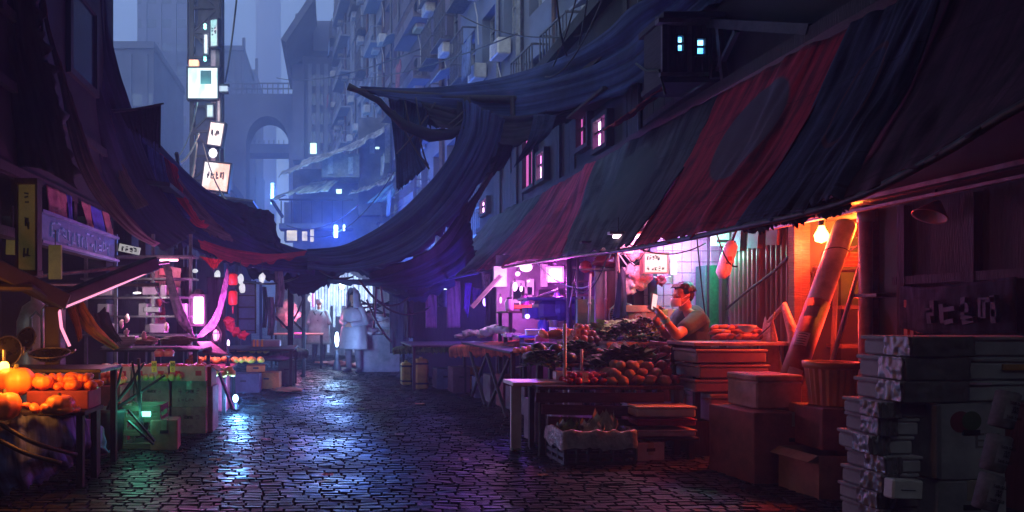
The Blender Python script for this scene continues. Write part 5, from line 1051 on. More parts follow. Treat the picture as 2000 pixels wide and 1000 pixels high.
for k, (x, y) in enumerate(((-.16, .02), (0, -.03), (.13, .03))):
    rnd = random.Random(40+k); tt = thing('cabbage', ['drooping dark cabbage at the left in the bag-lined crate', 'pale cabbage head in the middle of the bag-lined crate', 'upright pointed cabbage at the right in the bag-lined crate'][k], 'cabbage', (2.14+x, 5.55+y, .19), 0, 'cabbages in the crate')
    g = G().ell((0, 0, .05), (.08, .08, .075), None, 14, .3, k)
    for q in range(16):
        a = q*2.4; el_ = .25+q*.07
        def lf(u, v_, a=a, q=q, k=k): w_ = math.sin(math.pi*min(1, v_*.85+.15))*(.055+.01*math.sin(9*u)); rr = .05+.06*math.sin(v_*1.9)*(1 if q < 9 else .5); zz = .0+v_*(.11+.004*q*(2.2 if k == 2 else 1)); return V((math.cos(a)*rr-math.sin(a)*(u-.5)*2*w_, math.sin(a)*rr+math.cos(a)*(u-.5)*2*w_, zz+.01*math.sin(u*12)))
        g.grid(lf, 5, 5)
    g.build('leaves', [leafd, M('grey green cabbage leaf', (.26, .33, .26), .5, scale=10, bump=.4), M('grey green cabbage leaf', (.26, .33, .26), .5)][k], tt, smooth=True)
t = carton('fallen_carton', 'dim carton on the ground right of the cabbage crate', (2.62, 5.62, 0), (.26, .2, .15), .2, cardd)
# fan
t = thing('fan', 'round wire-caged electric fan lying back behind the pale cabbage', 'fan', tuple(at(1222, 652, 7.3))); m = rot(R(-18), 0, R(8)); c = V((0, 0, .16))
g = G()
for k in range(44): a = k*math.pi*2/44; g.tube([m @ V((.05*math.cos(a), -.05, .05*math.sin(a)))+c, m @ V((.13*math.cos(a), -.05, .13*math.sin(a)))+c, m @ V((.19*math.cos(a), 0, .19*math.sin(a)))+c], .0022, 4)
g.build('cage', plas_w, t); G().tube([m @ V((.192*math.cos(a*.2618), 0, .192*math.sin(a*.2618)))+c for a in range(25)], .006, 6).build('rim', plas_w, t, smooth=True)
G().tube([m @ V((0, -.06, 0))+c, m @ V((0, .06, 0))+c], .05, 16).build('hub', steeld, t, smooth=True)
for k in range(4): a = k*1.57; G().add([m @ V((math.cos(a)*.04, 0, math.sin(a)*.04))+c, m @ V((math.cos(a-.4)*.16, .02, math.sin(a-.4)*.16))+c, m @ V((math.cos(a+.4)*.16, -.02, math.sin(a+.4)*.16))+c], [(0, 1, 2)]).build('blade', steeld, t, solid=.004)
G().tube([c+V((0, .04, -.05)), V((0, .08, -.15))], .02, 8).build('stand', steeld, t)

# ================================================================ RIGHT: BACK WALL OF THE STALL
t = thing('tiled_partition', 'pale square-tiled partition wall lit violet behind the masked person', 'wall', (4.0, 7.5, 0)); tw = t
tile = M('old white tiles', (.5, .47, .5), .3, scale=2, var=.3, bump=.05)
g = G()
for i in range(9):
    for j in range(14): g.box((-.06+.105*(i-3.6), 0, .75+.125*j), (.1, .03, .12), None, .004)
g.build('tiles', tile, t); G().box((0-.1, .04, 1.25), (1.0, .05, 2.5)).build('backing', concd, t)
G().box((-.44, -.09, 1.25), (.075, .06, 2.45)).build('post', M('dark teal post', (.02, .05, .055), .5), t)
for z in (1.78, 1.99): G().box((-.44, -.123, z), (.035, .006, .022)).build('plate', plas_w, t)
def pan(px0, px1, py0, py1, d, dep, name, mat, par): p, q = at(px0, py1, d), at(px1, py0, d); return G().box(((p.x+q.x)/2, d+dep/2, (p.z+q.z)/2), (q.x-p.x, dep, q.z-p.z), None, .003).build(name, mat, par, world=True)
pan(1314, 1322, 500, 536, 7.38, .05, 'light_tube', E('soft pink tube', (1, .7, .9), 1.8), t); light(t, at(1338, 480, 7.1), (.6, .18, 1), 10, .1)
t = thing('green_locker', 'tall speckled green locker beside the tiles, lit by the teal lamp', 'locker', (4.25, 7.35, 0)); pan(1378, 1412, 518, 640, 7.25, .2, 'body', M('speckled green paint', (.03, .22, .13), .4, scale=30, col2=(.02, .12, .07)), t); pan(1384, 1386, 460, 620, 7.2, .03, 'edge_pipe', steeld, t)
tl = thing('meter_box', 'small pale box lamp glowing teal above the green locker', 'lamp', tuple(at(1406, 463, 7.0)))
G().box((0, 0, 0), (.15, .1, .18), None, .01).build('box', E('teal glow box', (.35, .9, .8), 1.1), tl); G().box((0, -.055, .055), (.13, .012, .03)).build('louvre', steeld, tl); G().box((0, -.055, -.05), (.13, .012, .03)).build('louvre', steeld, tl)
light(tl, at(1404, 490, 6.8), (.1, .95, .65), 6, .08)
t = thing('hanging_tank', 'worn white cylinder hanging slanted from the awning left of the corrugated sheets', 'tank', tuple(at(1418, 510, 6.6))); G().tube([(.06, 0, .2), (.05, 0, .15), (-.03, 0, -.12), (-.04, 0, -.17)], [.03, .06, .065, .03], 14).build('tank', plas_w, t, smooth=True); G().tube([(.06, 0, .2), (.1, 0, .3), (.06, 0, .35)], .012, 6).build('hook', steeld, t); G().box((.0, -.066, .02), (.04, .006, .04)).build('label', M('red label', (.5, .05, .05), .6), t)
lampm = E('pink white fluorescent', (1, .62, .78), 5)
tl = thing('strip_lamp', 'pink-white fluorescent strip hung under the awning over the masked person\'s cartons', 'lamp', tuple(at(1245, 462, 6.9))); G().tube([(-.25, 0, 0), (.25, 0, 0)], .018, 10).build('tube', lampm, tl); G().box((0, 0, .035), (.6, .07, .03), None, .004).build('housing', plas_w, tl); G().tube([(-.2, 0, .05), (-.2, 0, .2)], .005, 4).tube([(.2, 0, .05), (.2, 0, .2)], .005, 4).build('wire', rubber, tl)
light(tl, at(1255, 478, 6.95), (1, .24, .50), 12, .12)
# lit notice box
t = thing('notice_box', 'cream lit notice box with dark scribbled lines above the cartons', 'sign', tuple(at(1278, 514, 7.15))); G().box((0, 0, 0), (.25, .07, .2), None, .006).build('panel', ME('cream lit panel', [(1, .62, .52), (1, .8, .72), (1, .7, .6)], .75, 3), t)
g = G()
for s_ in (-1, 1): g.box((s_*.13, 0, 0), (.015, .09, .23)); g.box((0, 0, s_*.108), (.245, .09, .015))
g.build('frame', M('rose wood frame', (.3, .12, .12), .6), t); scribble(scribble(G(), (-.1, -.037, .03), (.04, -.037, .03), (0, 0, .05), 5, 2, .007), (-.1, -.037, -.08), (.1, -.037, -.08), (0, 0, .04), 5, 7, .006).build('lettering', ink, t)
# cartons on shelf
table('shelf', 'crowded shelf table under the cartons behind the fan', 3.18, 3.78, 7.15, 7.5, .97, woodd)
c = at(1262, 628, 7.3)
t = carton('yellow_fruit_carton', 'yellow-panelled fruit carton with black lettering, lowest beside the fan', (3.36, 7.32, .975), (.36, .3, .16), 0, M('warm carton', (.4, .22, .16), .8), 'cartons behind the masked person\'s hands', hand=False)
G().box((.03, -.153, .08), (.2, .004, .13)).build('yellow_panel', M('yellow print', (.75, .42, .02), .6), t); text('BANANAS', (.03, -.157, .105), .04, ink, t, (R(90), 0, 0)); g = G().tube([(.0, -.157, .07), (.03, -.157, .045), (.07, -.157, .05)], .006, 5).build('printed_mark', ink, t)
t = carton('round_logo_carton', 'red-brown carton with a round printed emblem above the yellow one', (3.34, 7.3, 1.137), (.34, .28, .11), .03, M('red brown carton', (.33, .13, .09), .8), 'cartons behind the masked person\'s hands', hand=False)
g = G()
for r in (.035, .022): g.tube([(-.06+r*math.cos(a*.3307), -.143, .055+r*math.sin(a*.3307)) for a in range(20)], .003, 4)
g.build('printed_emblem', plas_w, t)
carton('open_carton', 'shallow tilted open carton on top of the emblem carton', (3.32, 7.28, 1.25), (.36, .26, .07), .05, M('orange carton', (.5, .23, .13), .8), 'cartons behind the masked person\'s hands', open_=True, hand=False)
carton('pale_carton', 'plain pale carton behind the phone', (3.66, 7.32, 1.08), (.24, .28, .12), .0, cardw, 'cartons behind the masked person\'s hands', hand=False); carton('pale_carton', 'pinkish carton at the bottom behind the phone', (3.66, 7.32, .975), (.26, .28, .1), .0, M('pinkish carton', (.45, .28, .26), .8), 'cartons behind the masked person\'s hands', hand=False)
carton('olive_carton', 'small olive-green carton on top of the pale ones', (3.64, 7.3, 1.205), (.28, .24, .07), .0, M('olive carton', (.3, .32, .08), .8), 'cartons behind the masked person\'s hands', hand=False)
rose = M('rose bag plastic', (.6, .3, .32), .3, scale=8, bump=.8); rnd = random.Random(2)
for k, (px, py, s_, lab) in enumerate(((1245, 545, .11, 'biggest crumpled rose plastic bag above the shallow carton'), (1228, 535, .08, 'crumpled bag at the left of the big rose bag'), (1256, 535, .06, 'small bright crumpled bag under the notice box'), (1232, 560, .07, 'low crumpled white bag on the shallow carton'), (1290, 548, .05, 'little red bag under the right side of the notice box'), (1240, 492, .08, 'speckled hanging bag left of the notice box'), (1225, 478, .09, 'pale bundle of bags up under the awning'))):
    tag(G().ell(at(px, py, 7.3), (s_, s_*.7, s_*1.1), None, 22, .75, k+3).build('carrier_bag', [rose, foamp, plas_w, plas_w, inkr, rose, plas_w][k], smooth=True), lab, 'bag', 'crumpled bags behind the phone')
# coat hanging, stuff
tag(cloth('hanging_coat', [pts([(1206, 530, 7.2), (1216, 518, 7.2), (1224, 534, 7.2)]), pts([(1200, 580, 7.15), (1214, 580, 7.0), (1226, 580, 7.15)]), pts([(1196, 618, 7.15), (1212, 622, 7.0), (1228, 616, 7.15)])], MC('indigo coat cloth', (.03, .03, .07)), 24, 24, .03, 4, 6), 'dark indigo coat hanging narrow beside the rose bags', 'coat')
t = thing('partition', 'dim grey board partition behind the coat and red helmet', 'wall', (3.4, 7.75, 0)); G().box((.12, .1, 1.05), (.86, .04, 2.1)).build('board', M('mauve boards', (.26, .16, .2), .7, scale=2.5, streak=(5, 1, 1)), t)
G().box((-.45, .03, 1.15), (.2, .05, .5), None, .005).build('green_board', M('dull green board', (.06, .16, .06), .6), t)
for k in range(3): G().box((-.1, .04, 1.75+.16*k), (.8, .08, .02)).build('shelf', wood, t)
t = thing('red_lantern', 'round red lantern hanging left of the red basket', 'lantern', tuple(at(1144, 521, 8.0))); G().ell((0, 0, 0), (.07, .07, .075), n=16).build('shade', M('red lacquer', (.5, .03, .04), .25), t, smooth=True); G().tube([(0, 0, .07), (0, 0, .5)], .004, 4).build('cord', rubber, t); G().tube([(.05, -.02, -.085), (.13, 0, -.1)], .03, 8).build('tassel', inkr, t)
t = thing('wicker_basket', 'hanging wicker basket with a red bag in it, under the awning', 'basket', tuple(at(1184, 500, 7.8))); G().lathe([(.11, 0), (.13, .1), (.14, .14), (.13, .14), (.1, .01)], (0, 0, .02), 28, Matrix.Diagonal((1, .7, 1)).to_3x3(), 14, .02).build('basket', M('wicker', (.4, .22, .12), .7, scale=20, bump=.6), t, smooth=True); G().tube([(-.13, 0, .14), (-.08, 0, .26), (.08, 0, .26), (.13, 0, .14)], .01, 6).build('handle', wood, t, smooth=True)
G().ell((0, -.02, -.06), (.15, .1, .08), None, 20, .35, 5).build('red_bag', M('dark red glossy bag', (.22, .015, .03), .2, bump=.5), t, smooth=True)
# poles at the stall
def pole(label, px, py0, py1, d, r=.014, mat=steel, lean=0, cat='pole', group='poles of the right-hand stalls', full=False):
    a, b = at(px, py0, d), at(px+lean, py1, d); 
    if full: a.z = 0
    t = thing('pole', label, cat, tuple(a), 0, group); G().tube([V((0, 0, 0)), b-a], r, 10).build('shaft', mat, t, smooth=True); G().tube([(b-a)*.5-V((0, 0, .015)), (b-a)*.5+V((0, 0, .015))], r*1.5, 10).build('collar', mat, t, smooth=True); return t
pinks = M('pinkish painted pole', (.4, .28, .33), .4, .3)
pole('thick pole with a lit right edge standing in front of the melons', 1103, 745, 632, 6.0, .017, plas_w, 0, full=True)
pole('thin white pole with an orange collar right of the papayas', 1150, 650, 535, 7.4, .012, plas_w, 3)
pole('dark upright pole at the right of the glowing screen', 1109, 640, 492, 8.6, .035, M('violet post', (.07, .035, .09), .5), 3, full=True)
pole('thin violet pole next to the dark upright', 1126, 640, 500, 8.4, .012, pinks, 2)
pole('thin pinkish pole left of the green board', 1183, 640, 530, 7.6, .01, pinks)
pole('leaning pair of thin pink rods beside the dark upright pole', 1112, 600, 530, 8.2, .008, pinks, 14)
pole('white painted post under the awning, left of the coat', 1206, 600, 474, 7.5, .022, pinks, 0, full=True)
for k, (a, b, s, m_, lab) in enumerate((((1046, 510, 8.6), (1148, 560, 8.2), .12, plas_w, 'bright cable looping in front of the glowing screen'), ((1130, 562, 8.2), (1200, 480, 7.6), .14, plas_w, 'cable rising right from the dark upright to the basket'), ((1118, 555, 8.2), (1190, 490, 7.6), .25, rubber, 'slack dark cable under the red lantern'), ((1200, 480, 7.3), (1250, 540, 7.3), .05, plas_w, 'pale cord sweeping down to the rose bags'), ((1205, 475, 7.3), (1310, 540, 7.3), .14, plas_w, 'long pale cord crossing under the notice box'), ((1230, 478, 6.6), (1378, 475, 6.6), .1, rubber, 'black cable sagging under the awning over the tiles'), ((1360, 448, 6.6), (1378, 620, 7.2), .05, rubber, 'black cable running down beside the green locker'), ((1396, 440, 6.4), (1440, 520, 6.6), .12, rubber, 'black loop in front of the teal lamp'), ((1205, 480, 7.2), (1222, 600, 7.2), .12, M('tan cord', (.4, .28, .18), .7), 'tan cord looping beside the coat'), ((1268, 478, 7), (1238, 520, 7.1), .02, rubber, 'short black cord to the corner of the notice box'))):
    sagwire(at(*a), at(*b), s, .0075, lab, 'stall cables', m_)

# ================================================================ RIGHT: MAGENTA STALL
mgw = M('mauve shop wall', (.20, .13, .24), .6, scale=1.5, var=.5); t = thing('magenta_partition', 'cluttered back partition of the stall lit magenta and violet', 'wall', (3.5, 10.9, 0))
G().box((.1, 0, 1.1), (1.85, .06, 2.2)).build('board', mgw, t)
for (a, b, c_, e_, m_, nm) in ((965, 990, 520, 560, plas_w, 'white_panel'), (1000, 1040, 560, 585, foamp, 'mauve_box'), (1002, 1025, 548, 592, foamp, 'mauve_box'), (1030, 1043, 545, 576, plas_w, 'fuse_box'), (1058, 1070, 515, 560, plas_w, 'white_panel'), (1100, 1112, 515, 550, mgw, 'panel'), (1115, 1140, 505, 640, steeld, 'cupboard'), (1055, 1100, 565, 590, steeld, 'cupboard'), (1060, 1075, 595, 615, plas_w, 'jug')): pan(a, b, c_, e_, 10.75-.1*(nm == 'jug'), .08, nm, m_, t)
for z in (520, 548, 575): pan(1085, 1150, z, z+3, 10.4, .3, 'shelf', wood, t)
tl = thing('screen_lamp', 'square white-pink glowing screen lamp in the magenta stall', 'lamp', tuple(at(1084, 536, 9.6)))
G().box((0, 0, 0), (.15, .05, .15), None, .01).build('lit_panel', E('pink white screen', (1, .55, .95), 5), tl); g = G()
for s_ in (-1, 1): g.box((s_*.1, 0, 0), (.035, .08, .23), None, .006); g.box((0, 0, s_*.1), (.16, .08, .035), None, .006)
g.build('frame', M('mauve frame', (.5, .35, .5), .5), tl); G().tube([(0, 0, .1), (0, 0, .3)], .012, 6).ell((0, 0, .16), .03).build('stem', steel, tl)
light(tl, at(1084, 545, 9.35), (.9, .10, .95), 30, .1)
for k, (px, py, sx, sz, p, col) in enumerate(((1028, 522, .1, .07, 8, (1, .15, .85)), (1006, 560, .035, .07, 4, (1, .2, .9)), (1018, 564, .02, .045, 0, 0), (1011, 535, .035, .035, 3, (1, .5, .9)), (978, 586, .012, .05, 3, (1, .6, 1)), (1032, 549, .018, .018, 0, 0))):
    t = thing('shop_bulb', ['broad pink glowing bulb right under the awning hem', 'tall white glowing bulb at the left of the magenta stall', 'small oval glow right of the tall white bulb', 'round white bulb above the tall one', 'thin upright glow tube at the far left of the magenta stall', 'tiny round glow on the mauve fuse box'][k], 'lamp', tuple(at(px, py, 10.5)), 0, 'bulbs in the magenta stall')
    G().ell((0, 0, 0), (sx, .04, sz), None, 14, .15, k).build('bulb', E('magenta bulb', (1, .4, .9), 4), t, smooth=True); G().tube([(0, 0, sz*.8), (0, .02, sz+.05)], .015, 8).build('socket', rubber, t)
    if p: light(t, at(px, py, 10.25), col, p, .08)
indigo = M('indigo plastic', (.05, .04, .30), .4); ind2 = M('indigo machine paint', (.06, .045, .22), .4, scale=4)
t = thing('machine', 'rounded violet-lit kitchen machine on the stall table under the screen lamp', 'machine', tuple(at(1085, 606, 9.0)))
G().box((0, 0, 0), (.55, .4, .26), None, .05).ell((.03, -.1, .02), (.14, .16, .17), n=16).build('body', ind2, t, smooth=False); G().box((-.1, 0, .15), (.7, .5, .04), None, .01).build('lid', ind2, t); G().beam((-.5, -.1, .1), (0, -.1, .28), .03, .02).build('lever', plas_w, t)
for k, (x0, x1, y0, y1, z, m_, lab) in enumerate(((2.35, 3.75, 8.4, 9.3, .96, ind2, 'long violet table of the magenta stall'), (2.5, 3.6, 9.5, 10.2, 1.28, wood, 'higher back shelf of the magenta stall under the bulbs'), (2.3, 2.95, 7.55, 8.2, .88, woodd, 'table with magenta box between the papayas and the violet table'))): table('table', lab, x0, x1, y0, y1, z, m_)
for k, (px, py, d, sz, m_, lab) in enumerate(((1040, 650, 8.1, (.16, .12, .07), plas_w, 'white box glowing magenta left of the papayas'), (1000, 655, 8.8, (.2, .15, .05), MATS['rose bag plastic'], 'flat pink-lit package at the left of the white box'), (1090, 645, 8.0, (.14, .2, .05), cardw, 'low tray behind the papayas'), (1040, 612, 9.0, (.24, .2, .14), indigo, 'blue plastic bin standing on the violet table'), (1015, 600, 9.9, (.3, .2, .05), papaya, 'orange long package on the higher shelf'), (1165, 583, 8.3, (.42, .2, .035), plas_w, 'uppermost white slatted tray at the right of the poles'), (1165, 591, 8.3, (.40, .2, .035), plas_w, 'second white slatted tray right of the poles'), (1165, 599, 8.3, (.42, .2, .035), plas_w, 'third white slatted tray right of the poles'), (1168, 640, 7.9, (.3, .3, .10), M('dark red package', (.2, .03, .04), .5), 'dark red package under the white trays'), (1195, 636, 7.6, (.2, .2, .04), foam, 'bright crumpled styrofoam piece left of the fan'))):
    p = at(px, py, d); t = thing('stall_box' if k not in (5, 6, 7) else 'slatted_tray', lab, 'box', tuple(p), .1*(k % 3-1)); G().box((0, 0, 0), sz, None, .01).build('body', m_, t); G().box((0, -.002, sz[2]*.5), (sz[0]*1.03, sz[1]*1.03, .012), None, .003).build('rim', m_, t)
for k, lab in ((0, 'upright rack carrying the white slatted trays'),):
    t = thing('rack', lab, 'rack', (3.3, 8.3, 0))
    for sx in (-.23, .23): G().box((sx, 0, .72), (.03, .2, 1.44)).build('upright', steeld, t)
    for z in (.95, 1.1, 1.25): G().box((0, 0, z), (.43, .2, .015)).build('shelf', steeld, t)
# hanging blue things, diagonals
tag(cloth('hanging_towel', [pts([(908, 552, 11.2), (922, 552, 11.2)]), pts([(906, 600, 11.1), (914, 620, 11.1)])], MC('ultramarine cloth', (.03, .02, .45)), 14, 20, .02, 4, 3, rag=.05), 'narrow ultramarine towel hanging left of the slanting beam', 'towel')
tag(cloth('hanging_towel', [pts([(922, 560, 11.5), (940, 566, 11.5)]), pts([(924, 592, 11.4), (932, 596, 11.4)])], MC('ultramarine cloth 2', (.04, .03, .35)), 14, 20, .02, 4, 5, rag=.05), 'short ultramarine towel right beside the narrow one', 'towel')
tag(cloth('hanging_towel', [pts([(940, 532, 11.6), (958, 536, 11.5)]), pts([(942, 566, 11.6), (956, 562, 11.5)])], MC('lilac cloth', (.3, .2, .4)), 14, 20, .02, 4, 7, rag=.05), 'pale lilac cloth hanging under the awning hem', 'towel')
tag(G().beam(at(922, 600, 10.6), at(978, 538, 10.4), .06, .06).build('beam', pinks), 'pinkish slanting strut rising to the awning left of the magenta stall', 'strut')
tag(G().tube(pts([(870, 546, 12.4), (900, 540, 12), (935, 533, 11.6)]), .02, 6).build('rail', indigo), 'thin ultramarine rail under the far awning', 'rail')
tl = thing('violet_lamp', 'dim violet lamp deep in the stall beside the ultramarine towels', 'lamp', tuple(at(948, 590, 12.4))); G().ell((0, 0, 0), (.05, .05, .08), n=12).build('bulb', E('violet bulb', (.35, .2, 1), 5), tl, smooth=True); G().tube([(0, 0, .07), (0, 0, .3)], .01, 5).build('cord', rubber, tl); light(tl, at(950, 595, 12.0), (.22, .10, 1), 34, .1)
tl = thing('violet_lamp', 'hidden violet lamp under the shelf of the magenta stall', 'lamp', tuple(at(1030, 618, 8.3))); G().ell((0, 0, 0), (.03, .03, .03), n=12).build('bulb', E('violet bulb', (.35, .2, 1), 5), tl, smooth=True); G().tube([(0, 0, .02), (0, 0, .1)], .01, 5).build('socket', rubber, tl); light(tl, at(1030, 625, 8.1), (.2, .1, 1), 9, .1)
tl = thing('window_lamp', 'small barred white-blue lit window high under the far awning', 'lamp', tuple(at(868, 558, 14))); G().box((0, 0, 0), (.1, .03, .16)).build('lit_panel', E('cold white glow', (.6, .8, 1), 2.5), tl); g = G()
for k in range(4): g.box((0, -.025, -.06+.04*k), (.11, .02, .008))
g.build('bar', steeld, tl)
# green and orange cloth tables on the far right side
ggreen = MC('moss green cloth', (.16, .24, .08)); gor = MC('burnt orange cloth', (.42, .11, .04))
t = table('stall_table', 'long table under a moss green cloth at the far right side of the alley', 1.25, 3.2, 10.6, 12.3, .74, woodd)
for k, (p0_, p1_, m_, lab) in enumerate((((770, 678, 12.2), (900, 672, 11.4), ggreen, 'moss green cloth laid over the far right table, its edge hanging'), ((880, 676, 10.4), (1040, 668, 8.6), gor, 'burnt orange fringed cloth over the near edge of the long table'))):
    a, b = at(*p0_), at(*p1_); up = V((.5, .8, .03)); dn_ = V((-.03, -.05, -.13 if k == 0 else -.17))
    tag(cloth('table_cloth', [[a+up, (a+b)/2+up, b+up], [a, (a+b)/2, b], [a+dn_, (a+b)/2+dn_, b+dn_]], m_, 60, 20, .015, 10, k+5, rag=.06), lab, 'cloth')
t = table('stall_table', 'long trestle table with crossed braces under the orange cloth', 2.02, 2.75, 7.6, 10.5, .80, woodd)
for y in (-1.3, -.2): G().beam((-.36, y, .02), (-.36, y+1.0, .7), .035, .035).beam((-.36+.03, y+1.0, .02), (-.33, y, .7), .035, .035).build('cross_brace', woodd, t)
crate_y = M('yellow plastic can', (.42, .32, .05), .5)
for k, (px, w_, d, h, lab) in enumerate(((793, .17, 11.6, .40, 'left of the two tall yellow canisters below the green cloth'), (822, .22, 11.0, .50, 'right and larger of the two tall yellow canisters'))):
    p = at(px, 760, d); t = thing('canister', lab, 'canister', (p.x, d, 0), .1, 'yellow canisters'); G().box((0, 0, h/2), (w_, .2, h), None, .03).build('body', crate_y, t); G().box((0, 0, h*.85), (w_+.01, .21, .03), None, .004).box((0, 0, h*.2), (w_+.01, .21, .03), None, .004).build('band', woodd, t); G().tube([(0, 0, h), (0, 0, h+.03)], .03, 10).build('lid', crate_y, t)
bluec = M('slate blue crate', (.10, .14, .24), .6)
for k, (px, d, w_, h, m_, lab) in enumerate(((851, 11.0, .3, .34, bluec, 'slate blue bin right of the yellow canisters'), (880, 10.5, .28, .4, M('mauve sack', (.11, .08, .11), .8), 'mauve dark box under the long table'), (960, 9.3, .4, .38, M('grey mauve box', (.15, .13, .16), .8), 'grey box behind the crossed braces'), (1000, 8.6, .4, .3, M('grey mauve box', (.15, .13, .16), .8), 'second grey box behind the crossed braces, to the right'))):
    p = at(px, 760, d); carton('storage_box', lab, (p.x+.15, d+.1, 0), (w_, .35, h), .05, m_, 'boxes under the long right table', tape_=False)
rnd = random.Random(77)
for k, (px, py, d, m_, n, lab) in enumerate(((900, 652, 11.3, foamp, 5, 'pale goods package on the far right table near the towels'), (950, 646, 10.3, plas_w, 4, 'package glowing at its edge on the long table by the strut'))):
    for q in range(n):
        p = at(px+q*14, py+rnd.uniform(-3, 6), d-q*.1); t = G().ell(p, (.1, .08, rnd.uniform(.03, .07)), None, 14, .5, q).build('package', m_, smooth=True); tag(t, lab, 'package', ['packages near the towels', 'packages by the strut'][k])
# hanging bodies / sacks in the dark between
rnd = random.Random(4)
for k, (px, w_, y0, y1, d, m_, lab) in enumerate(((800, 20, 560, 660, 13.4, woodd, 'dark upright board left of the far right table'), (842, 22, 548, 640, 12.9, M('plum sheet', (.10, .06, .09), .8), 'plum sheet hanging at the left of the round window pane'), (886, 26, 548, 640, 12.8, M('wine sheet', (.10, .05, .07), .8), 'wine-dark sheet hanging behind the far right table'), (962, 30, 560, 640, 11.8, M('indigo sheet', (.04, .025, .10), .8), 'indigo sheet hanging behind the slanting strut'))):
    tag(cloth('hanging_sheet', [pts([(px-w_/2, y0, d), (px+w_/2, y0, d)]), pts([(px-w_/2, y1, d), (px+w_/2, y1, d)])], m_, 16, 20, .05, 4, k+20, rag=.1), lab, 'sheet', 'dark sheets behind the far right table')
pan(856, 876, 566, 600, 13.3, .03, 'pane', M('dusky blue pane', (.12, .14, .28), .3), thing('pane_sheet', 'dusky blue pane leaning in the dark behind the far right table', 'window', tuple(at(866, 600, 13.3))))
t = thing('far_partition', 'dark board partition behind the far right tables', 'wall', (3.0, 14.1, 0)); G().box((0, 0, 1.3), (2.6, .06, 2.6)).build('board', woodd, t)

# more goods in and under the right-hand stalls
rnd = random.Random(90); sp = [M('ochre crate plastic', (.34, .25, .05), .5), bluec, M('maroon box board', (.2, .05, .07), .8), M('grey mauve box', (.15, .13, .16), .8), woodp]
for k, (px, d, w_, h, lab) in enumerate(((905, 11.2, .34, .36, 'ochre crate in the dark under the far end of the orange cloth'), (935, 9.9, .36, .30, 'slate blue crate just left of the crossed braces'), (985, 8.9, .34, .42, 'maroon box standing behind the right cross brace'), (1030, 8.2, .38, .34, 'grey mauve box low beside the white board bench'), (1075, 7.6, .40, .30, 'pale slatted box on the ground behind the white board bench'))):
    p = at(px, 760, d); carton('under_crate', lab, (p.x+.1, d, 0), (w_, .34, h), rnd.uniform(-.1, .1), sp[k], 'crates under the right tables', tape_=False)
for k, (x, y, w_, h, lab) in enumerate(((2.2, 6.05, .42, .30, 'dark crate on the ground directly under the tomatoes'), (2.65, 6.1, .38, .34, 'wine-dark crate on the ground under the potatoes'), (2.05, 6.45, .3, .4, 'narrow grey crate at the left under the melons'))): carton('under_crate', lab, (x, y, 0), (w_, .3, h), rnd.uniform(-.08, .08), [cardd, sp[2], sp[3]][k], 'crates under the vegetable ledges', tape_=False)
for k, (x, y, z, r, h, m_, lab) in enumerate(((2.75, 8.7, .96, .07, .22, indigo, 'indigo jar at the left of the violet table'), (2.95, 8.9, .96, .05, .28, plas_w, 'pale bottle beside the indigo jar'), (3.2, 8.6, .96, .08, .12, M('magenta basin', (.5, .05, .3), .4), 'magenta basin on the violet table'), (2.6, 9.8, 1.28, .06, .2, plas_w, 'pale jar at the left of the higher shelf'), (2.85, 9.9, 1.28, .07, .26, M('plum jar', (.2, .05, .2), .4), 'plum-coloured jar on the higher shelf'), (3.3, 9.8, 1.28, .06, .3, indigo, 'tall indigo bottle on the higher shelf'), (2.45, 7.8, .88, .08, .12, M('magenta basin', (.5, .05, .3), .4), 'magenta basin behind the papayas'), (2.7, 10.9, .74, .09, .2, M('plum jar', (.2, .05, .2), .4), 'plum jar at the right end of the green cloth'))):
    t = thing('jar', lab, 'jar', (x, y, z)); G().lathe([(.001, 0), (r*.9, 0), (r, h*.2), (r, h*.7), (r*.6, h*.88), (r*.6, h*.9)], n=18).build('body', m_, t, smooth=True); G().lathe([(r*.64, h*.88), (r*.64, h), (.001, h)], n=16).build('lid', woodd, t)
# litter and drain on the street
t = thing('drain_cover', 'dark iron drain strip running up the middle of the wet street', 'drain', (1.25, 6.6, 0)); p, q = atz(950, 668, 0), atz(1118, 862, 0); p = p.lerp(q, .35)
G().beam(p+V((0, 0, .008)), q+V((0, 0, .008)), .11, .012).build('channel', steeld, t, world=True)
g = G()
for k in range(60): c = p.lerp(q, (k+.5)/60); g.box(c+V((0, 0, .019)), (.10, .02, .008))
g.build('grating', rust, t, world=True)
rnd = random.Random(61); lm = [M('wet paper', (.3, .28, .27), .5), leafd, M('straw wisps', (.32, .2, .1), .8), MATS['rose bag plastic']]
for k, (px, py, lab) in enumerate(((600, 760, 'wet paper scrap in the street before the posts'), (705, 800, 'dark cabbage leaf flattened in mid street'), (820, 790, 'paper scrap near the yellow canisters'), (520, 860, 'straw wisp on the setts left of centre'), (905, 900, 'lone leaf on the setts right of centre'), (1010, 880, 'pink wrapper near the white board bench'), (420, 900, 'wet paper scrap right of the small brown carton'), (640, 930, 'leaf close to the bottom of the street'), (780, 850, 'crumpled wrapper left of the drain strip'), (560, 800, 'straw wisp below the straw litter'), (1060, 930, 'flattened leaf before the cabbage crate'), (880, 760, 'small paper scrap beside the far end of the drain'))):
    c = atz(px, py, .012); r = rnd.uniform(.03, .07)
    def fl(u, v_, r=r, k=k): return c+V(((u-.5)*2*r, (v_-.5)*1.3*r, .012+.014*noise.noise(V((u*4, v_*4, k)))))
    tag(G().grid(fl, 6, 5).build('street_scrap', lm[k % 4], solid=.002), lab, 'scrap', 'scraps on the wet street')
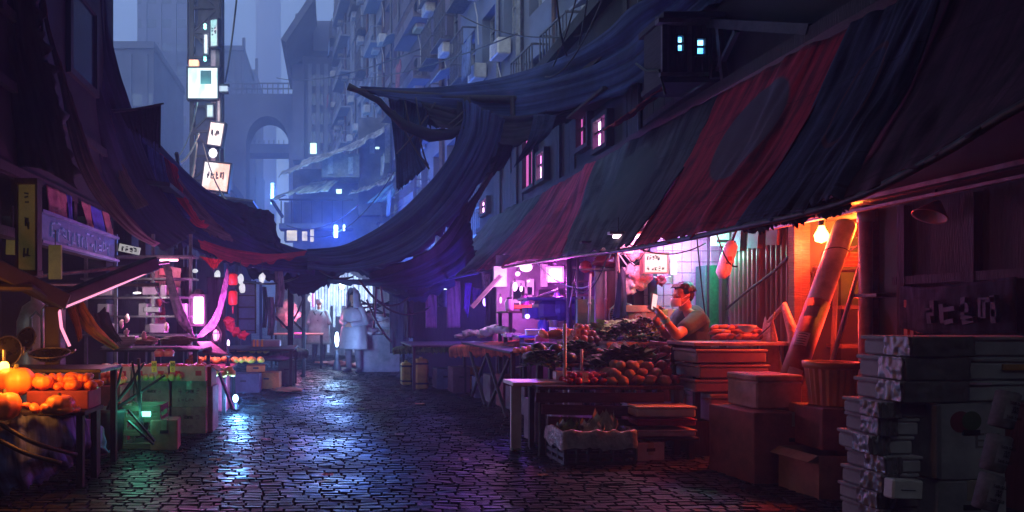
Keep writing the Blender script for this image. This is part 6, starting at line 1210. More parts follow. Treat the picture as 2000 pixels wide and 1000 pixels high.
# ================================================================ LEFT SIDE
# upstairs: signs, balcony cloths
t = thing('vertical_sign', 'tall narrow dull yellow sign with dark strokes at the far left', 'sign', tuple(at(56, 445, 5.7)))
G().box((0, 0, 0), (.15, .07, .74), None, .008).build('panel', M('dull yellow sign paint', (.14, .12, .04), .6, em=(.5, .42, .1), es=.012, scale=4), t)
g = G()
for z in (.39, -.39): g.box((0, 0, z), (.2, .12, .05), None, .006)
g.box((-.085, 0, 0), (.02, .09, .74)).box((.085, 0, 0), (.02, .09, .74)).build('frame', woodd, t)
scribble(G(), (-.03, -.038, .2), (.03, -.038, .2), (0, 0, .1), 1, 3, .012).build('lettering', ink, t); scribble(G(), (-.035, -.038, -.02), (.035, -.038, -.02), (0, 0, .12), 1, 5, .012).build('lettering', ink, t); scribble(G(), (-.035, -.038, -.26), (.035, -.038, -.26), (0, 0, .12), 1, 9, .012).build('lettering', ink, t)
t = thing('sign_board', 'long blue shop sign board with scratchy tall lettering under the balcony', 'sign', (-2.92, 7.7, 2.09)); bsign = M('blue sign board glow paint', (.03, .04, .14), .6, em=(.1, .15, .6), es=.03)  # faint emission in the board stands in for dim bluish light on it
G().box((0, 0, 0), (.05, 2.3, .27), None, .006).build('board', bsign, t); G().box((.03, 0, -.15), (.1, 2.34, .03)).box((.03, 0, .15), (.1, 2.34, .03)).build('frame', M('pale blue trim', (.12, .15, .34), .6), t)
scribble(G(), (.03, -.9, -.11), (.03, .9, -.11), (0, 0, .2), 13, 11, .018).build('lettering', M('pale blue strokes', (.12, .16, .4), .6, em=(.2, .3, .8), es=.03), t)  # strokes carry the same faint added emission as the board
t = thing('small_white_sign', 'little white shop sign with dark characters right of the blue board', 'sign', tuple(at(253, 487, 9.0))); G().box((0, 0, 0), (.28, .04, .1), rot(0, R(12), 0)).build('panel', M('dim white sign', (.55, .55, .55), .5, em=(.8, .8, .8), es=.12), t)
scribble(G(), (-.11, -.024, -.02), (.11, -.024, -.06), (0, 0, .07), 4, 2, .012).build('lettering', ink, t)
for k, (y0, y1, m_, lab) in enumerate(((7.0, 7.5, M('peach sheet', (.36, .17, .15), .8), 'peach cloth, leftmost in the balcony opening'), (7.5, 7.66, M('cobalt sheet', (.06, .09, .5), .8), 'small cobalt cloth beside the peach one in the balcony'), (7.95, 8.2, MATS['peach sheet'], 'second peach cloth hanging slanted in the balcony'), (8.2, 8.65, MATS['cobalt sheet'], 'wide cobalt cloth in the middle of the balcony'), (8.7, 8.95, M('pink sheet', (.5, .2, .2), .8), 'pinkish cloth at the right end of the balcony'))):
    tag(cloth('balcony_cloth', [[V((-3.0, y0, 2.58)), V((-3.0, y1, 2.58))], [V((-2.98, y0+.15*(k > 1), 2.26)), V((-2.98, y1+.15*(k > 1), 2.26))]], m_, 14, 14, .02, 3, k), lab, 'cloth', 'cloths in the balcony opening')
# big folding awning arms
armm = M('black painted beam', (.02, .02, .032), .6)
t = thing('folding_boom', 'thick dark awning arm rising right with a pink lit edge, over the wok stall', 'boom', tuple(at(112, 592, 5.6)))
G().beam(at(104, 594, 5.6), at(300, 514, 6.6), .15, .13, .01).build('arm', armm, t, world=True)
neon = M('pink tube', (.5, .2, .3), .5, em=(1, .30, .5), es=.42)
G().tube([at(122, 602, 5.55), at(210, 566, 6.0), at(298, 529, 6.5)], .009, 6).build('pink_tube', neon, t, world=True); G().tube([at(116, 606, 5.55), at(120, 640, 5.5), at(136, 676, 5.5)], .014, 6).build('pink_tube', neon, t, world=True)
light(t, at(215, 585, 6.2), (1, .3, .5), 2.5, .2)
t = thing('folding_boom', 'thick dark awning arm coming in from the left edge, falling to the joint', 'boom', tuple(at(0, 535, 5.2))); G().beam(at(-60, 500, 5.0), at(128, 590, 5.6), .11, .14, .01).build('arm', armm, t, world=True); G().tube([at(-40, 560, 5.1), at(60, 562, 5.3), at(100, 588, 5.5)], .035, 8).build('brace', armm, t, world=True)
t = thing('upright_post', 'stout black post under the joint of the awning arms', 'post', tuple(at(108, 600, 5.6)-V((0, 0, 1.25)))); a = at(108, 598, 5.6); G().beam(a, V((a.x, a.y, 0)), .13, .13, .01).build('shaft', armm, t, world=True)
for k, (a, b, lab) in enumerate((((30, 545, 6.4), (330, 512, 7.6), 'upper grey rail behind the awning arms'), ((-20, 556, 6.6), (310, 556, 7.4), 'lower grey rail behind the awning arms'))): tag(G().tube([at(*a), at(*b)], .02, 6).build('rail', steel), lab, 'rail', 'rails behind the awning arms')
for k, (px, py, w_, h_, lab) in enumerate(((108, 512, .13, .34, 'olive yellow rag lamp hanging right of the tall yellow sign'), (22, 482, .1, .16, 'small olive yellow plate at the left edge under the balcony'), (62, 516, .12, .10, 'dull pink and olive bundle under the tall yellow sign'))):
    t = thing('hanging_plate', lab, 'panel', tuple(at(px, py, 6.6)), 0, 'olive panels under the balcony'); G().box((0, 0, 0), (w_, .03, h_), rot(0, .05*k, 0), .01).build('panel', M('olive yellow paint', (.16, .155, .05), .7, em=(.5, .5, .15), es=.015), t); G().tube([(0, 0, h_/2), (0, 0, h_/2+.15)], .006, 4).build('cord', rubber, t)
tag(cloth('hanging_cloth', [pts([(140, 594, 5.9), (160, 588, 5.95)]), pts([(150, 628, 5.9), (180, 618, 5.95)]), pts([(178, 656, 5.95), (200, 645, 6.0)]), pts([(222, 684, 6.1), (234, 678, 6.15)])], MC('ochre orange cloth', (.55, .22, .03)), 16, 44, .03, 3, 2), 'ochre orange cloth sweeping down right from the lit awning arm', 'cloth')
tag(cloth('hanging_cloth', [pts([(130, 600, 5.8), (143, 596, 5.8)]), pts([(145, 640, 5.8), (156, 632, 5.8)]), pts([(152, 668, 5.8), (160, 660, 5.8)])], MC('rust cloth', (.25, .08, .04)), 12, 30, .02, 3, 3), 'rust-brown cloth behind the ochre one', 'cloth')
tag(cloth('net', [pts([(178, 612, 6.6), (215, 605, 6.8)]), pts([(190, 645, 6.5), (225, 635, 6.7)]), pts([(215, 672, 6.6), (242, 664, 6.7)])], blacks, 26, 26, .07, 6, 5, rag=.06), 'charcoal bunched netting right of the ochre cloth', 'net')
# wok stall
table('counter', 'black counter of the wok stall at the left edge', -2.75, -1.76, 5.05, 5.55, .80, steeld)
wokm = M('sooty wok iron', (.04, .035, .04), .3, .7)
for k, (px, py, d, r, tx, lab) in enumerate(((97, 690, 5.25, .155, 20, 'large shallow wok lying on the left counter, nearest the bright fruit'), (14, 686, 5.2, .12, 78, 'round pan standing on edge at the left edge'), (50, 664, 5.5, .11, 70, 'black round pot behind the big wok'))):
    p = at(px, py, d); t = thing('wok', lab, 'wok', tuple(p), 0, 'woks on the left counter'); m = rot(R(tx if k else 12), 0, R(15-20*k))
    G().lathe([(.001, -r*.42), (r*.5, -r*.34), (r*.85, -r*.12), (r, 0), (r*1.04, .004), (r*.98, -.004), (r*.8, -r*.12), (r*.4, -r*.32), (.001, -r*.38)], (0, 0, 0), 32, m).build('bowl', wokm, t, smooth=True)
    G().tube([m @ V((r*math.cos(a), r*math.sin(a), .004)) for a in [i*.2618 for i in range(25)]], .006, 6).build('rim', steel, t, smooth=True)
    G().tube([m @ V((r, -.03, 0)), m @ V((r*1.22, -.03, .02)), m @ V((r*1.22, .03, .02)), m @ V((r, .03, 0))], .007, 6).build('handle', steel, t, smooth=True)
t = thing('gas_cylinder', 'dim grey gas cylinder behind the woks', 'cylinder', (-2.95, 6.6, 0)); G().lathe([(.001, 0), (.16, 0), (.17, .05), (.17, 1.15), (.12, 1.3), (.04, 1.36), (.04, 1.42), (.001, 1.42)], n=24).build('tank', M('grey enamel', (.2, .2, .22), .4, .3), t, smooth=True); G().lathe([(.03, 1.4), (.05, 1.46), (.001, 1.5)], n=12).build('valve', steel, t)
for k, (px, py) in enumerate(((60, 620), (82, 605))): tag(G().tube([at(px, 690, 6.3), at(px, py, 6.3), at(px+10, py-12, 6.3), at(px+22, py, 6.3), at(px+22, 690, 6.3)], .014, 6).build('bent_pipe', steel, smooth=True), ['left bent steel pipe loop behind the woks', 'right bent steel pipe loop behind the woks'][k], 'pipe', 'pipe loops behind the woks')
# glowing fruit at the left edge
tl = thing('orange_lamp', 'orange lamp bulb hidden low at the left edge, lighting the pumpkins', 'lamp', tuple(at(8, 716, 4.75))); G().ell((0, 0, 0), (.035, .035, .04), n=12).build('bulb', E('warm orange bulb', (1, .42, .05), 8), tl, smooth=True); G().tube([(0, 0, .03), (0, 0, .12)], .012, 6).build('socket', rubber, tl)
light(tl, at(40, 712, 4.45), (1, .27, .03), 5, .06)
light(tl, at(-10, 690, 4.7), (1, .27, .03), 3.5, .06)
table('bench', 'low plank bench under the glowing pumpkins', -2.9, -1.72, 4.62, 5.0, .54, woodd)
for k, (px, py, d, r, sq, lab) in enumerate(((30, 744, 4.75, .135, .8, 'biggest orange pumpkin, glowing at the left edge'), (84, 746, 4.75, .075, .7, 'smaller pumpkin touching the biggest one on its right'), (8, 792, 4.45, .11, .9, 'pumpkin at the left edge below the biggest one, half in shade'), (118, 790, 4.55, .10, .72, 'wide bright pumpkin above the blue tarp in the second row'), (96, 797, 4.5, .06, .7, 'little pumpkin left of the wide one in the second row'), (145, 752, 4.8, .065, .6, 'flat pumpkin in the middle of the upper row'))):
    p = at(px, py, d); t = thing('pumpkin', lab, 'pumpkin', tuple(p), k, 'pumpkins at the left edge')
    g = G(); n = 40; prof = []
    base = len(g.v)
    for i in range(13):
        th = math.pi*i/12
        for q in range(n): a = 2*math.pi*q/n; rr = r*(1-.07*abs(math.cos(a*5))**3)*math.sin(th)**.8; g.v.append(V((rr*math.cos(a), rr*math.sin(a), -r*sq*math.cos(th)*(1-.18*math.exp(-(th-3.14)**2*6)))))
    for i in range(12):
        for q in range(n): a_, b_ = base+i*n+q, base+i*n+(q+1) % n; g.f.append([a_, b_, b_+n, a_+n])
    g.build('flesh', pumpkin, t, smooth=True); G().tube([(0, 0, r*sq*.7), (.01, 0, r*sq*1.1)], r*.12, 6).build('stem', stem, t)
heap('orange', 'orange', 'oranges in the dark crate', 'bright orange in the dark crate right of the pumpkins', V((-1.93, 4.86, .67)), 6, 3, 2, .032, M('orange peel', (.85, .25, .03), .4), 3, jit=.4)
heap('orange', 'orange', 'reddish oranges by the cartons', 'reddish orange at the end of the row beside the tall bin', V((-2.12, 6.32, .56)), 4, 3, 2, .036, M('red orange peel', (.75, .16, .04), .4), 33, jit=.4)
heap('mango', 'mango', 'orange mangoes among the pumpkins', 'orange-lit mango lying loose between the pumpkins of the upper row', at(112, 760, 4.85), 6, 3, 2, .04, pumpkin, 71, (1.4, .9, .8), .7)
heap('mango', 'mango', 'orange mangoes over the blue tarp', 'orange-lit mango in the loose row just above the blue ground tarp', at(62, 806, 4.52), 5, 2, 1, .042, pumpkin, 72, (1.5, .9, .7), .7)
carton('fruit_crate', 'wine-red crate holding the oranges above the blue tarp', (-1.95, 4.84, .541), (.44, .26, .13), 0, M('wine crate', (.22, .04, .05), .7), tape_=False)
carton('fruit_crate', 'red-brown crate under the reddish oranges', (-2.12, 6.32, 0), (.30, .28, .555), 0, M('wine crate', (.22, .04, .05), .7), tape_=False)
t = thing('plastic_strip', 'pale torn plastic strip hanging left of the tall bin', 'plastic', tuple(at(180, 830, 5.4))); G().tube([at(140, 812, 4.9), at(160, 830, 4.95), at(188, 858, 5.3)], [.01, .02, .012], 6).build('strip', plas_w, t, world=True)
# blue tarp mound
tag(cloth('ground_tarp', [pts([(-60, 790, 4.7), (0, 800, 4.65), (60, 806, 4.6), (120, 806, 4.65), (165, 812, 4.9), (200, 838, 5.5)]), pts([(-80, 850, 4.45), (0, 846, 4.45), (70, 850, 4.5), (130, 862, 4.6), (175, 868, 4.85), (205, 874, 5.6)]),
  [at(-90, 930, 4.36), at(0, 915, 4.38), at(70, 905, 4.42), at(130, 893, 4.7), at(170, 888, 5.2), at(210, 880, 5.75)], [atz(-60, 975, .02), atz(20, 962, .02), atz(90, 945, .02), atz(140, 915, .02), atz(175, 900, .02), atz(208, 888, .02)]], MC('blue ground tarp', (.15, .21, .50)), 70, 50, .07, 5, 8, rag=.12), 'crumpled blue tarp draped from the pumpkin bench to the wet ground', 'tarp')
for k, (a, b, c_) in enumerate((((0, 828, 4.4), (70, 866, 4.4), (150, 888, 4.6)), ((-20, 850, 4.35), (50, 885, 4.3), (120, 905, 4.35)))): wire(pts([a, b, c_]), .016, rubber, ['upper black rope lying over the blue ground tarp', 'lower black rope lying over the blue ground tarp'][k], 'ropes on the blue tarp', name='rope', cat='rope')
# tall bin with sticks
bp_ = atz(218, 876, 0); t = thing('stick_bin', 'tall black bin holding dark sticks in front of the carton stack', 'bin', tuple(bp_))
G().lathe([(.001, 0), (.125, 0), (.142, .33), (.155, .335), (.155, .37), (.14, .37), (.12, .03), (.001, .03)], n=48, ribs=12, ramp=.012).build('body', M('black bin plastic', (.07, .07, .085), .5), t, smooth=True)
sk = [((210, 800), (232, 745), (238, 716)), ((216, 802), (262, 738), (282, 708)), ((222, 800), (280, 762), (322, 733)), ((212, 804), (256, 752), (270, 722))]
for k, s_ in enumerate(sk): tag(G().tube([at(*q, bp_.y-.02*k) for q in s_], [.014, .013, .01], 7).build('stick', armm), ['leftmost steep stick in the tall bin', 'thick stick leaning right in the tall bin', 'lowest, most slanted stick in the tall bin', 'middle slanting stick in the tall bin'][k], 'stick', 'sticks in the tall bin')
for k, (a, b, lab) in enumerate((((258, 706, 5.9), (283, 858, 5.95), 'left of two upright dark laths standing beside the tall bin'), ((271, 700, 5.9), (276, 850, 6.0), 'right of two upright dark laths standing beside the tall bin'), ((250, 800, 5.8), (302, 862, 5.75), 'upper short lath leaning on the small brown carton'), ((250, 822, 5.8), (300, 868, 5.7), 'lower short lath leaning on the small brown carton'))): tag(G().beam(at(*a), at(*b), .022, .016).build('lath', armm), lab, 'stick', 'laths beside the tall bin')
# teal-lit crate and carton
p = atz(285, 872, 0); t = thing('slatted_crate', 'open slatted crate glowing teal inside, on the ground right of the tall bin', 'crate', tuple(p)); g = G()
for z in (.03, .15, .27, .37): g.box((0, -.14, z), (.34, .014, .05)).box((0, .14, z), (.34, .014, .05)).box((-.165, 0, z), (.014, .27, .05)).box((.165, 0, z), (.014, .27, .05))
for sx in (-.155, .155):
    for sy in (-.125, .125): g.box((sx, sy, .2), (.03, .03, .4))
g.box((0, 0, .01), (.32, .27, .015)); g.build('slats', wood, t)
tl = thing('teal_lamp', 'teal glowing lamp set in the slatted crate', 'lamp', (p.x, p.y-.0, .30)); G().ell((0, 0, 0), (.045, .045, .06), n=14).build('bulb', E('teal bulb', (.12, .9, .6), 5), tl, smooth=True); G().tube([(0, 0, -.05), (0, 0, -.2)], .02, 8).build('base', rubber, tl); light(tl, (p.x+.0, p.y-.24, .34), (.10, 1, .62), 1.0, .08); light(tl, (p.x, p.y, .46), (.10, 1, .62), .7, .08)
carton('brown_carton', 'small brown carton on the ground right of the teal-lit crate', tuple(atz(324, 875, 0)), (.24, .22, .27), .1, M('old brown carton', (.26, .16, .12), .8))
# wall of cartons
cm = [M('dim white carton', (.27, .25, .25), .8), M('mauve grey carton', (.2, .18, .21), .8), M('faded carton', (.24, .21, .21), .8)]; rnd = random.Random(6); cnt = 0
pos = ['left', 'middle', 'right']
for i in range(3):
    for j in range(2):
        t = carton('large_carton', f'large pale printed carton, {["lower", "upper"][j]} {pos[i]} in the wall of cartons below the apples', (-2.22+.375*i, 6.95+.02*i, .001+.27*j), (.36, .36, .268), rnd.uniform(-.03, .03), cm[(i+j) % 3], 'wall of pale cartons')
        g = scribble(G(), (-.12, -.184, .14), (.12, -.184, .14), (0, 0, .05), 4, i*3+j, .007); scribble(g, (-.12, -.184, .06), (.06, -.184, .06), (0, 0, .035), 5, i*3+j+9, .005); g.build('lettering', M('violet print', (.2, .1, .16), .8), t)
for i in range(3):
    t = thing('apple_carton', f'open carton of tissue-wrapped red apples, {pos[i]} of the three on the carton wall', 'carton', (-2.22+.375*i, 6.85+.02*i, .545), 0, 'open apple cartons'); T = .008; pinkc = M('pink printed carton', (.5, .33, .30), .8); w_, d_, h_ = .36, .3, .15
    g = G()
    for s_ in (-1, 1): g.box((s_*(w_/2-T/2), 0, h_/2), (T, d_, h_)); g.box((0, s_*(d_/2-T/2), h_/2), (w_-2*T, T, h_))
    g.box((0, 0, .05), (w_-2*T, d_-2*T, .01)); g.build('body', pinkc, t); G().box((-.1, -.152, .08), (.05, .004, .05)).box((.11, -.152, .08), (.06, .004, .05)).build('printed_mark', inkr, t)
    heap('apple', 'apple', f'apples in the {pos[i]} apple carton', f'red apple in pale tissue in the {pos[i]} apple carton on the carton wall', (-2.22+.375*i, 6.85+.02*i, .64), 4, 3, 1, .042, appler, i+50, (1, 1, .85), .15)
for k, (px, txt, lab) in enumerate(((301, '50', 'yellow price tag reading 50 on the apple cartons'), (337, '30', 'orange price tag reading 30 by the brown box'))):
    t = thing('price_tag', lab, 'sign', tuple(at(px, 716, 6.6)), 0, 'price tags on the apple cartons'); G().box((0, 0, 0), (.05, .004, .11), rot(.05, 0, 0)).build('card', M('yellow card', (.8, .5, .06), .6), t); text(txt, (0, -.008, .02), .045, ink, t, (R(90), 0, 0)); text('3' if k == 0 else '0', (0, -.008, -.03), .04, inkr, t, (R(90), 0, 0))
heap('pear', 'pear', 'green pears on the carton ledge', 'yellow-green pear in the row under the apple cartons', (-1.75, 6.70, .55), 7, 1, 1, .034, greenf, 9, (1, 1, 1.1), .2)
carton('red_brown_box', 'red-brown open box right of the apple cartons', (-1.38, 7.0, .48), (.26, .3, .2), 0, M('red brown board', (.28, .10, .06), .8), open_=True, tape_=False); carton('large_carton', 'narrow dark carton under the red-brown open box', (-1.38, 7.05, 0), (.28, .34, .475), 0, M('mauve grey carton 2', (.26, .22, .27), .8))
# big mushrooms / tubs on the apple boxes
for k, (px, lab) in enumerate(((312, 'left of two red-topped pale tubs on the apple cartons'), (330, 'right of two red-topped pale tubs on the apple cartons'))): t = thing('tub', lab, 'tub', tuple(at(px, 696, 7.05)), 0, 'red-topped tubs'); G().lathe([(.001, 0), (.05, 0), (.058, .05), (.04, .065), (.001, .07)], n=20).build('body', M('pale pink plastic', (.6, .3, .28), .5), t, smooth=True); G().lathe([(.045, .062), (.03, .078), (.001, .08)], n=20).build('top', inkr, t, smooth=True)
# goods table behind
table('goods_table', 'dark table with paper stacks behind the apple cartons', -2.7, -1.55, 7.7, 8.6, .82, woodd)
rnd = random.Random(8)
for k, (px, py, sz, m_, lab) in enumerate(((248, 664, (.3, .2, .10), foamp, 'pale stack of folded paper on the dark table'), (230, 676, (.34, .22, .04), M('grey green cloth bundle', (.2, .25, .24), .8), 'grey-green flat bundle on the dark table'), (285, 668, (.25, .2, .05), M('brown dried goods', (.3, .18, .12), .9, bump=.8), 'brown dried goods heap in the middle of the dark table'), (345, 668, (.36, .25, .05), M('dark dried goods', (.12, .07, .06), .9, bump=.8), 'dark dried fish heap at the right of the dark table'), (320, 680, (.4, .25, .02), steeld, 'thin black tray under the dried fish'))):
    p = at(px, py, 8.0); t = thing('goods_pile', lab, 'goods', tuple(p), .1*k, 'goods on the dark table'); g = G()
    for q in range(5): g.box((rnd.uniform(-.02, .02), rnd.uniform(-.02, .02), sz[2]*(q-2)/5), (sz[0]*rnd.uniform(.9, 1), sz[1], sz[2]/5*.9), rot(0, 0, rnd.uniform(-.1, .1)), .004)
    g.build('layers', m_, t)
    if k in (2, 3): G().ell((0, 0, sz[2]*.4), (sz[0]*.5, sz[1]*.5, sz[2]*.9), None, 22, .7, k).build('heap', m_, t, smooth=True)
for k, (px, py, d) in enumerate(((238, 632, 8.2), (248, 622, 8.2), (247, 650, 7.9), (281, 656, 7.9), (325, 638, 8.4))):
    tag(G().ell(at(px, py, d), (.03, .02, .05), None, 12, .6, k).build('paper_scrap', M('bright pink scrap', (.8, .5, .55), .6), smooth=True), ['leftmost pink-white scrap over the paper stack', 'small pink-white scrap beside the leftmost one', 'upright pink-white scrap on the paper stack', 'pink-white scrap on the brown dried goods', 'pink-white scrap hanging by the dark post'][k], 'scrap', 'pink-white scraps')
# dim back boards with racks
t = thing('left_rack', 'dim cluttered steel rack behind the goods table', 'rack', (-2.7, 8.9, 0))
for x in (-.6, -.2, .3, .8): G().beam((x, 0, 0), (x, 0, 2.3), .04, .04).build('upright', steel, t)
for z in (.95, 1.2, 1.45, 1.7, 2.0): G().box((.1, .1, z), (1.5, .35, .025)).build('shelf', steel, t)
rnd = random.Random(21)
for k in range(16): G().box((rnd.uniform(-.5, .7), .05, [.95, 1.2, 1.45, 1.7][k % 4]+.09), (rnd.uniform(.08, .22), .2, rnd.uniform(.08, .17)), rot(0, 0, rnd.uniform(-.2, .2)), .01).build('package', rnd.choice([steel, cardd, foamp, M('maroon tin', (.16, .04, .06), .5)]), t)
tl = thing('rack_lamp', 'tiny white lamp above the steel rack on the left', 'lamp', tuple(at(268, 572, 8.4))); G().ell((0, 0, 0), (.05, .03, .012), n=10).build('bulb', E('small white bulb', (1, .95, .9), 3), tl, smooth=True); G().tube([(0, 0, .01), (0, 0, .2)], .006, 4).build('cord', rubber, tl); light(tl, at(268, 585, 8.2), (1, .85, .85), 4, .08)
# pink lit sheets
psheet = M('rose sheet', (.55, .30, .36), .8, scale=2)
for k, (x0, x1, y0, y1, lab) in enumerate(((292, 322, 522, 640, 'broad rose-lit sheet hanging on the left behind the cables'), (330, 352, 520, 570, 'short rose-lit sheet right of the broad one'))):
    tag(cloth('rose_sheet', [pts([(x0, y0, 9.4), (x1, y0+4, 9.3)]), pts([(x0, (y0+y1)/2, 9.4), (x1, (y0+y1)/2, 9.3)]), pts([(x0+2, y1, 9.4), (x1, y1, 9.3)])], psheet, 24, 30, .03, 4, k), lab, 'sheet', 'rose-lit sheets')
tl = thing('rose_lamp', 'rose tube lamp hidden above the rose-lit sheets', 'lamp', tuple(at(330, 508, 8.9))); G().tube([(-.12, 0, 0), (.12, 0, 0)], .015, 8).build('tube', E('rose tube', (1, .35, .5), 4), tl); G().box((0, 0, .03), (.3, .05, .02)).build('housing', steeld, tl); light(tl, at(325, 525, 8.85), (1, .34, .5), 8, .15)
for k, (px, py) in enumerate(((312, 585), (316, 612))): tag(G().ell(at(px, py, 9.1), (.05, .05, .09), None, 14, .3, k).build('red_bundle', inkr, smooth=True), ['upper red bundle hanging before the rose sheet', 'lower red bundle hanging before the rose sheet'][k], 'bundle', 'red bundles')
# swags
purp = MC('plum swag', (.10, .05, .10)); lil = MC('lilac swag', (.28, .14, .28))
tag(cloth('swag', [pts([(318, 512, 8.8), (328, 560, 8.8), (345, 620, 8.8), (372, 655, 8.8)]), pts([(330, 512, 8.7), (345, 560, 8.7), (360, 610, 8.7), (385, 662, 8.7)])], purp, 40, 8, .03, 3, 2), 'plum cloth swag falling right from the rose sheets', 'swag')
tag(cloth('swag', [pts([(446, 520, 8.9), (436, 560, 8.9), (420, 610, 8.9), (384, 662, 8.8)]), pts([(450, 535, 8.8), (444, 575, 8.8), (428, 630, 8.8), (398, 660, 8.7)])], lil, 40, 8, .03, 3, 4), 'lilac cloth swag curving up right of the magenta lantern', 'swag')
tag(cloth('dark_cloth', [pts([(345, 520, 9.8), (372, 522, 9.8)]), pts([(345, 680, 9.8), (372, 680, 9.8)])], black, 20, 26, .05, 5, 4), 'black cloth hanging left of the magenta lantern', 'cloth')
tag(cloth('dark_cloth', [pts([(404, 540, 10.2), (440, 542, 10.2)]), pts([(404, 690, 10.2), (440, 690, 10.2)])], MC('dark slate cloth', (.04, .045, .07)), 20, 26, .05, 5, 5), 'dark slate cloth hanging right of the magenta lantern', 'cloth')
# magenta lantern
mag = (1, .18, .85); tl = thing('magenta_lantern', 'tall rectangular lantern glowing bright magenta on the left side', 'lantern', tuple(at(388, 606, 8.9)))
G().box((0, 0, 0), (.13, .1, .37), None, .02).build('shade', ME('magenta lantern glass', [(1, .25, .9), (1, .4, .95), (1, .62, 1)], 3.0, 4), tl); g = G()
for z in (-.2, .2): g.box((0, 0, z), (.19, .15, .035), None, .006)
for sx in (-.085, .085): g.box((sx, 0, 0), (.018, .1, .4))
g.build('frame', woodd, tl); G().lathe([(.001, 0), (.09, 0), (.05, .05), (.001, .07)], (0, 0, .22), 12).build('cap', woodd, tl); light(tl, at(388, 606, 8.65), mag, 15, .1); light(tl, at(395, 650, 8.6), mag, 5, .08)
tl = thing('pink_cage_lamp', 'small caged pink lamp standing below the magenta lantern', 'lamp', tuple(at(422, 665, 9.0))); G().ell((0, 0, .07), (.045, .045, .08), n=14).build('bulb', E('pink bulb', (1, .2, .6), 2.2), tl, smooth=True); g = G()
for k in range(6): a = k*1.047; g.tube([(.06*math.cos(a), .06*math.sin(a), 0), (.075*math.cos(a), .075*math.sin(a), .1), (.02*math.cos(a), .02*math.sin(a), .2)], .006, 4)
g.tube([(.075*math.cos(a*.5236), .075*math.sin(a*.5236), .1) for a in range(13)], .006, 4).build('cage', steeld, tl); G().lathe([(.001, -.02), (.07, -.02), (.07, .0), (.001, .0)], n=14).build('base', steeld, tl); light(tl, at(424, 650, 8.8), (1, .2, .6), 4, .08)
tl = thing('white_candle_lamp', 'small lilac-white lamp on the fruit table right of the caged pink one', 'lamp', tuple(at(446, 676, 9.2))); G().ell((0, 0, .04), (.018, .018, .05), n=10).build('bulb', E('lilac bulb', (.9, .6, 1), 4), tl, smooth=True); G().lathe([(.03, -.03), (.03, 0), (.001, 0)], n=10).build('base', steeld, tl)
# red lanterns
redl = M('red lantern paper', (.55, .02, .03), .5, em=(1, .04, .04), es=.10)
for k, (px, py, r, h, lab) in enumerate(((455, 546, .065, .16, 'upper red cylinder lantern of the hanging pair'), (455, 582, .062, .2, 'lower red cylinder lantern of the hanging pair'))):
    t = thing('red_lantern', lab, 'lantern', tuple(at(px, py, 9.4)), 0, 'red cylinder lanterns'); G().lathe([(r*.6, -h/2), (r, -h*.42), (r*1.02, 0), (r, h*.42), (r*.6, h/2)], n=20).build('shade', redl, t, smooth=True); g = G().lathe([(.001, h/2), (r*.7, h/2), (r*.7, h/2+.02), (.001, h/2+.02)], n=16).lathe([(.001, -h/2-.02), (r*.7, -h/2-.02), (r*.7, -h/2), (.001, -h/2)], n=16); g.build('cap', woodd, t); G().tube([(0, 0, h/2), (0, 0, h/2+.07)], .005, 4).build('cord', rubber, t)
    if k: G().tube([(0, 0, -h/2-.02), (0, 0, -h/2-.12)], [.014, .006], 6).build('tassel', inkr, t)
tag(cloth('red_banner', [pts([(388, 500, 9.6), (412, 504, 9.6), (436, 508, 9.6)]), pts([(400, 508, 9.6), (418, 526, 9.6), (430, 512, 9.6)])], MC('bright red banner', (.55, .03, .03)), 24, 10, .02, 3, 4, rag=.04), 'bright red T-shaped banner under the left tarp', 'banner')
for k, (px, py) in enumerate(((452, 638), (460, 648), (475, 655), (446, 628))): tag(G().ell(at(px, py, 9.6), (.07, .05, .06), None, 16, .8, k).build('red_flowers', inkr, smooth=True), ['largest red paper flower cluster below the red lanterns', 'second red flower cluster just below the largest', 'red flower cluster furthest right below the lanterns', 'small red flower cluster above the largest'][k], 'flowers', 'red flower clusters')
for k, (px, py, p) in enumerate(((425, 538, 1), (470, 545, 0), (512, 543, 1), (473, 563, 0), (381, 529, 0), (605, 583, 3))):
    t = thing('paper_lamp', ['dim white oval lamp between red banner and red lanterns', 'half hidden white lamp right of the red lanterns', 'white two-lobed lamp before the grey hanging cloths', 'thin white tag lamp below the half hidden one', 'tiny grey-white lamp under the left tarp', 'white lamp glowing at the left of the passage'][k], 'lamp', tuple(at(px, py, 10.6 if k < 5 else 15)), 0, 'small white lamps on the left'); G().ell((0, 0, 0), (.05, .04, .08 if k != 4 else .03), None, 12, .3, k).build('shade', E('dim white lamp', (.8, .85, .9), .55 if k < 5 else 3), t, smooth=True); G().tube([(0, 0, .06), (0, 0, .3)], .006, 4).build('cord', rubber, t)
    if p: light(t, at(px, py+6, 10.3 if k < 5 else 14.7), (.8, .85, 1), p, .1)
greyc = MC('grey lilac cloth', (.22, .2, .26)); 
for k, (x0, x1, y0, y1, d, lab) in enumerate(((536, 552, 530, 600, 12.0, 'grey lilac cloth bunch hanging highest left of the posts'), (522, 534, 580, 655, 12.0, 'long thin grey lilac cloth left of the bunch'), (512, 520, 560, 640, 12.2, 'narrowest grey cloth furthest left of its group'))): tag(cloth('grey_cloth', [pts([(x0, y0, d), (x1, y0, d)]), pts([(x0+2, (y0+y1)/2, d), (x1+4, (y0+y1)/2, d)]), pts([(x0, y1, d), (x1, y1, d)])], greyc, 16, 26, .04, 4, k, rag=.06), lab, 'cloth', 'grey cloths by the posts')
t = thing('barred_window', 'small blue barred window frame in the left stalls', 'window', tuple(at(482, 600, 11.4))); G().box((0, .03, 0), (.3, .03, .9)).build('pane', M('dusky blue sheet', (.06, .1, .24), .5), t); g = G()
for k in range(5): g.box((0, 0, -.4+.2*k), (.32, .03, .02))
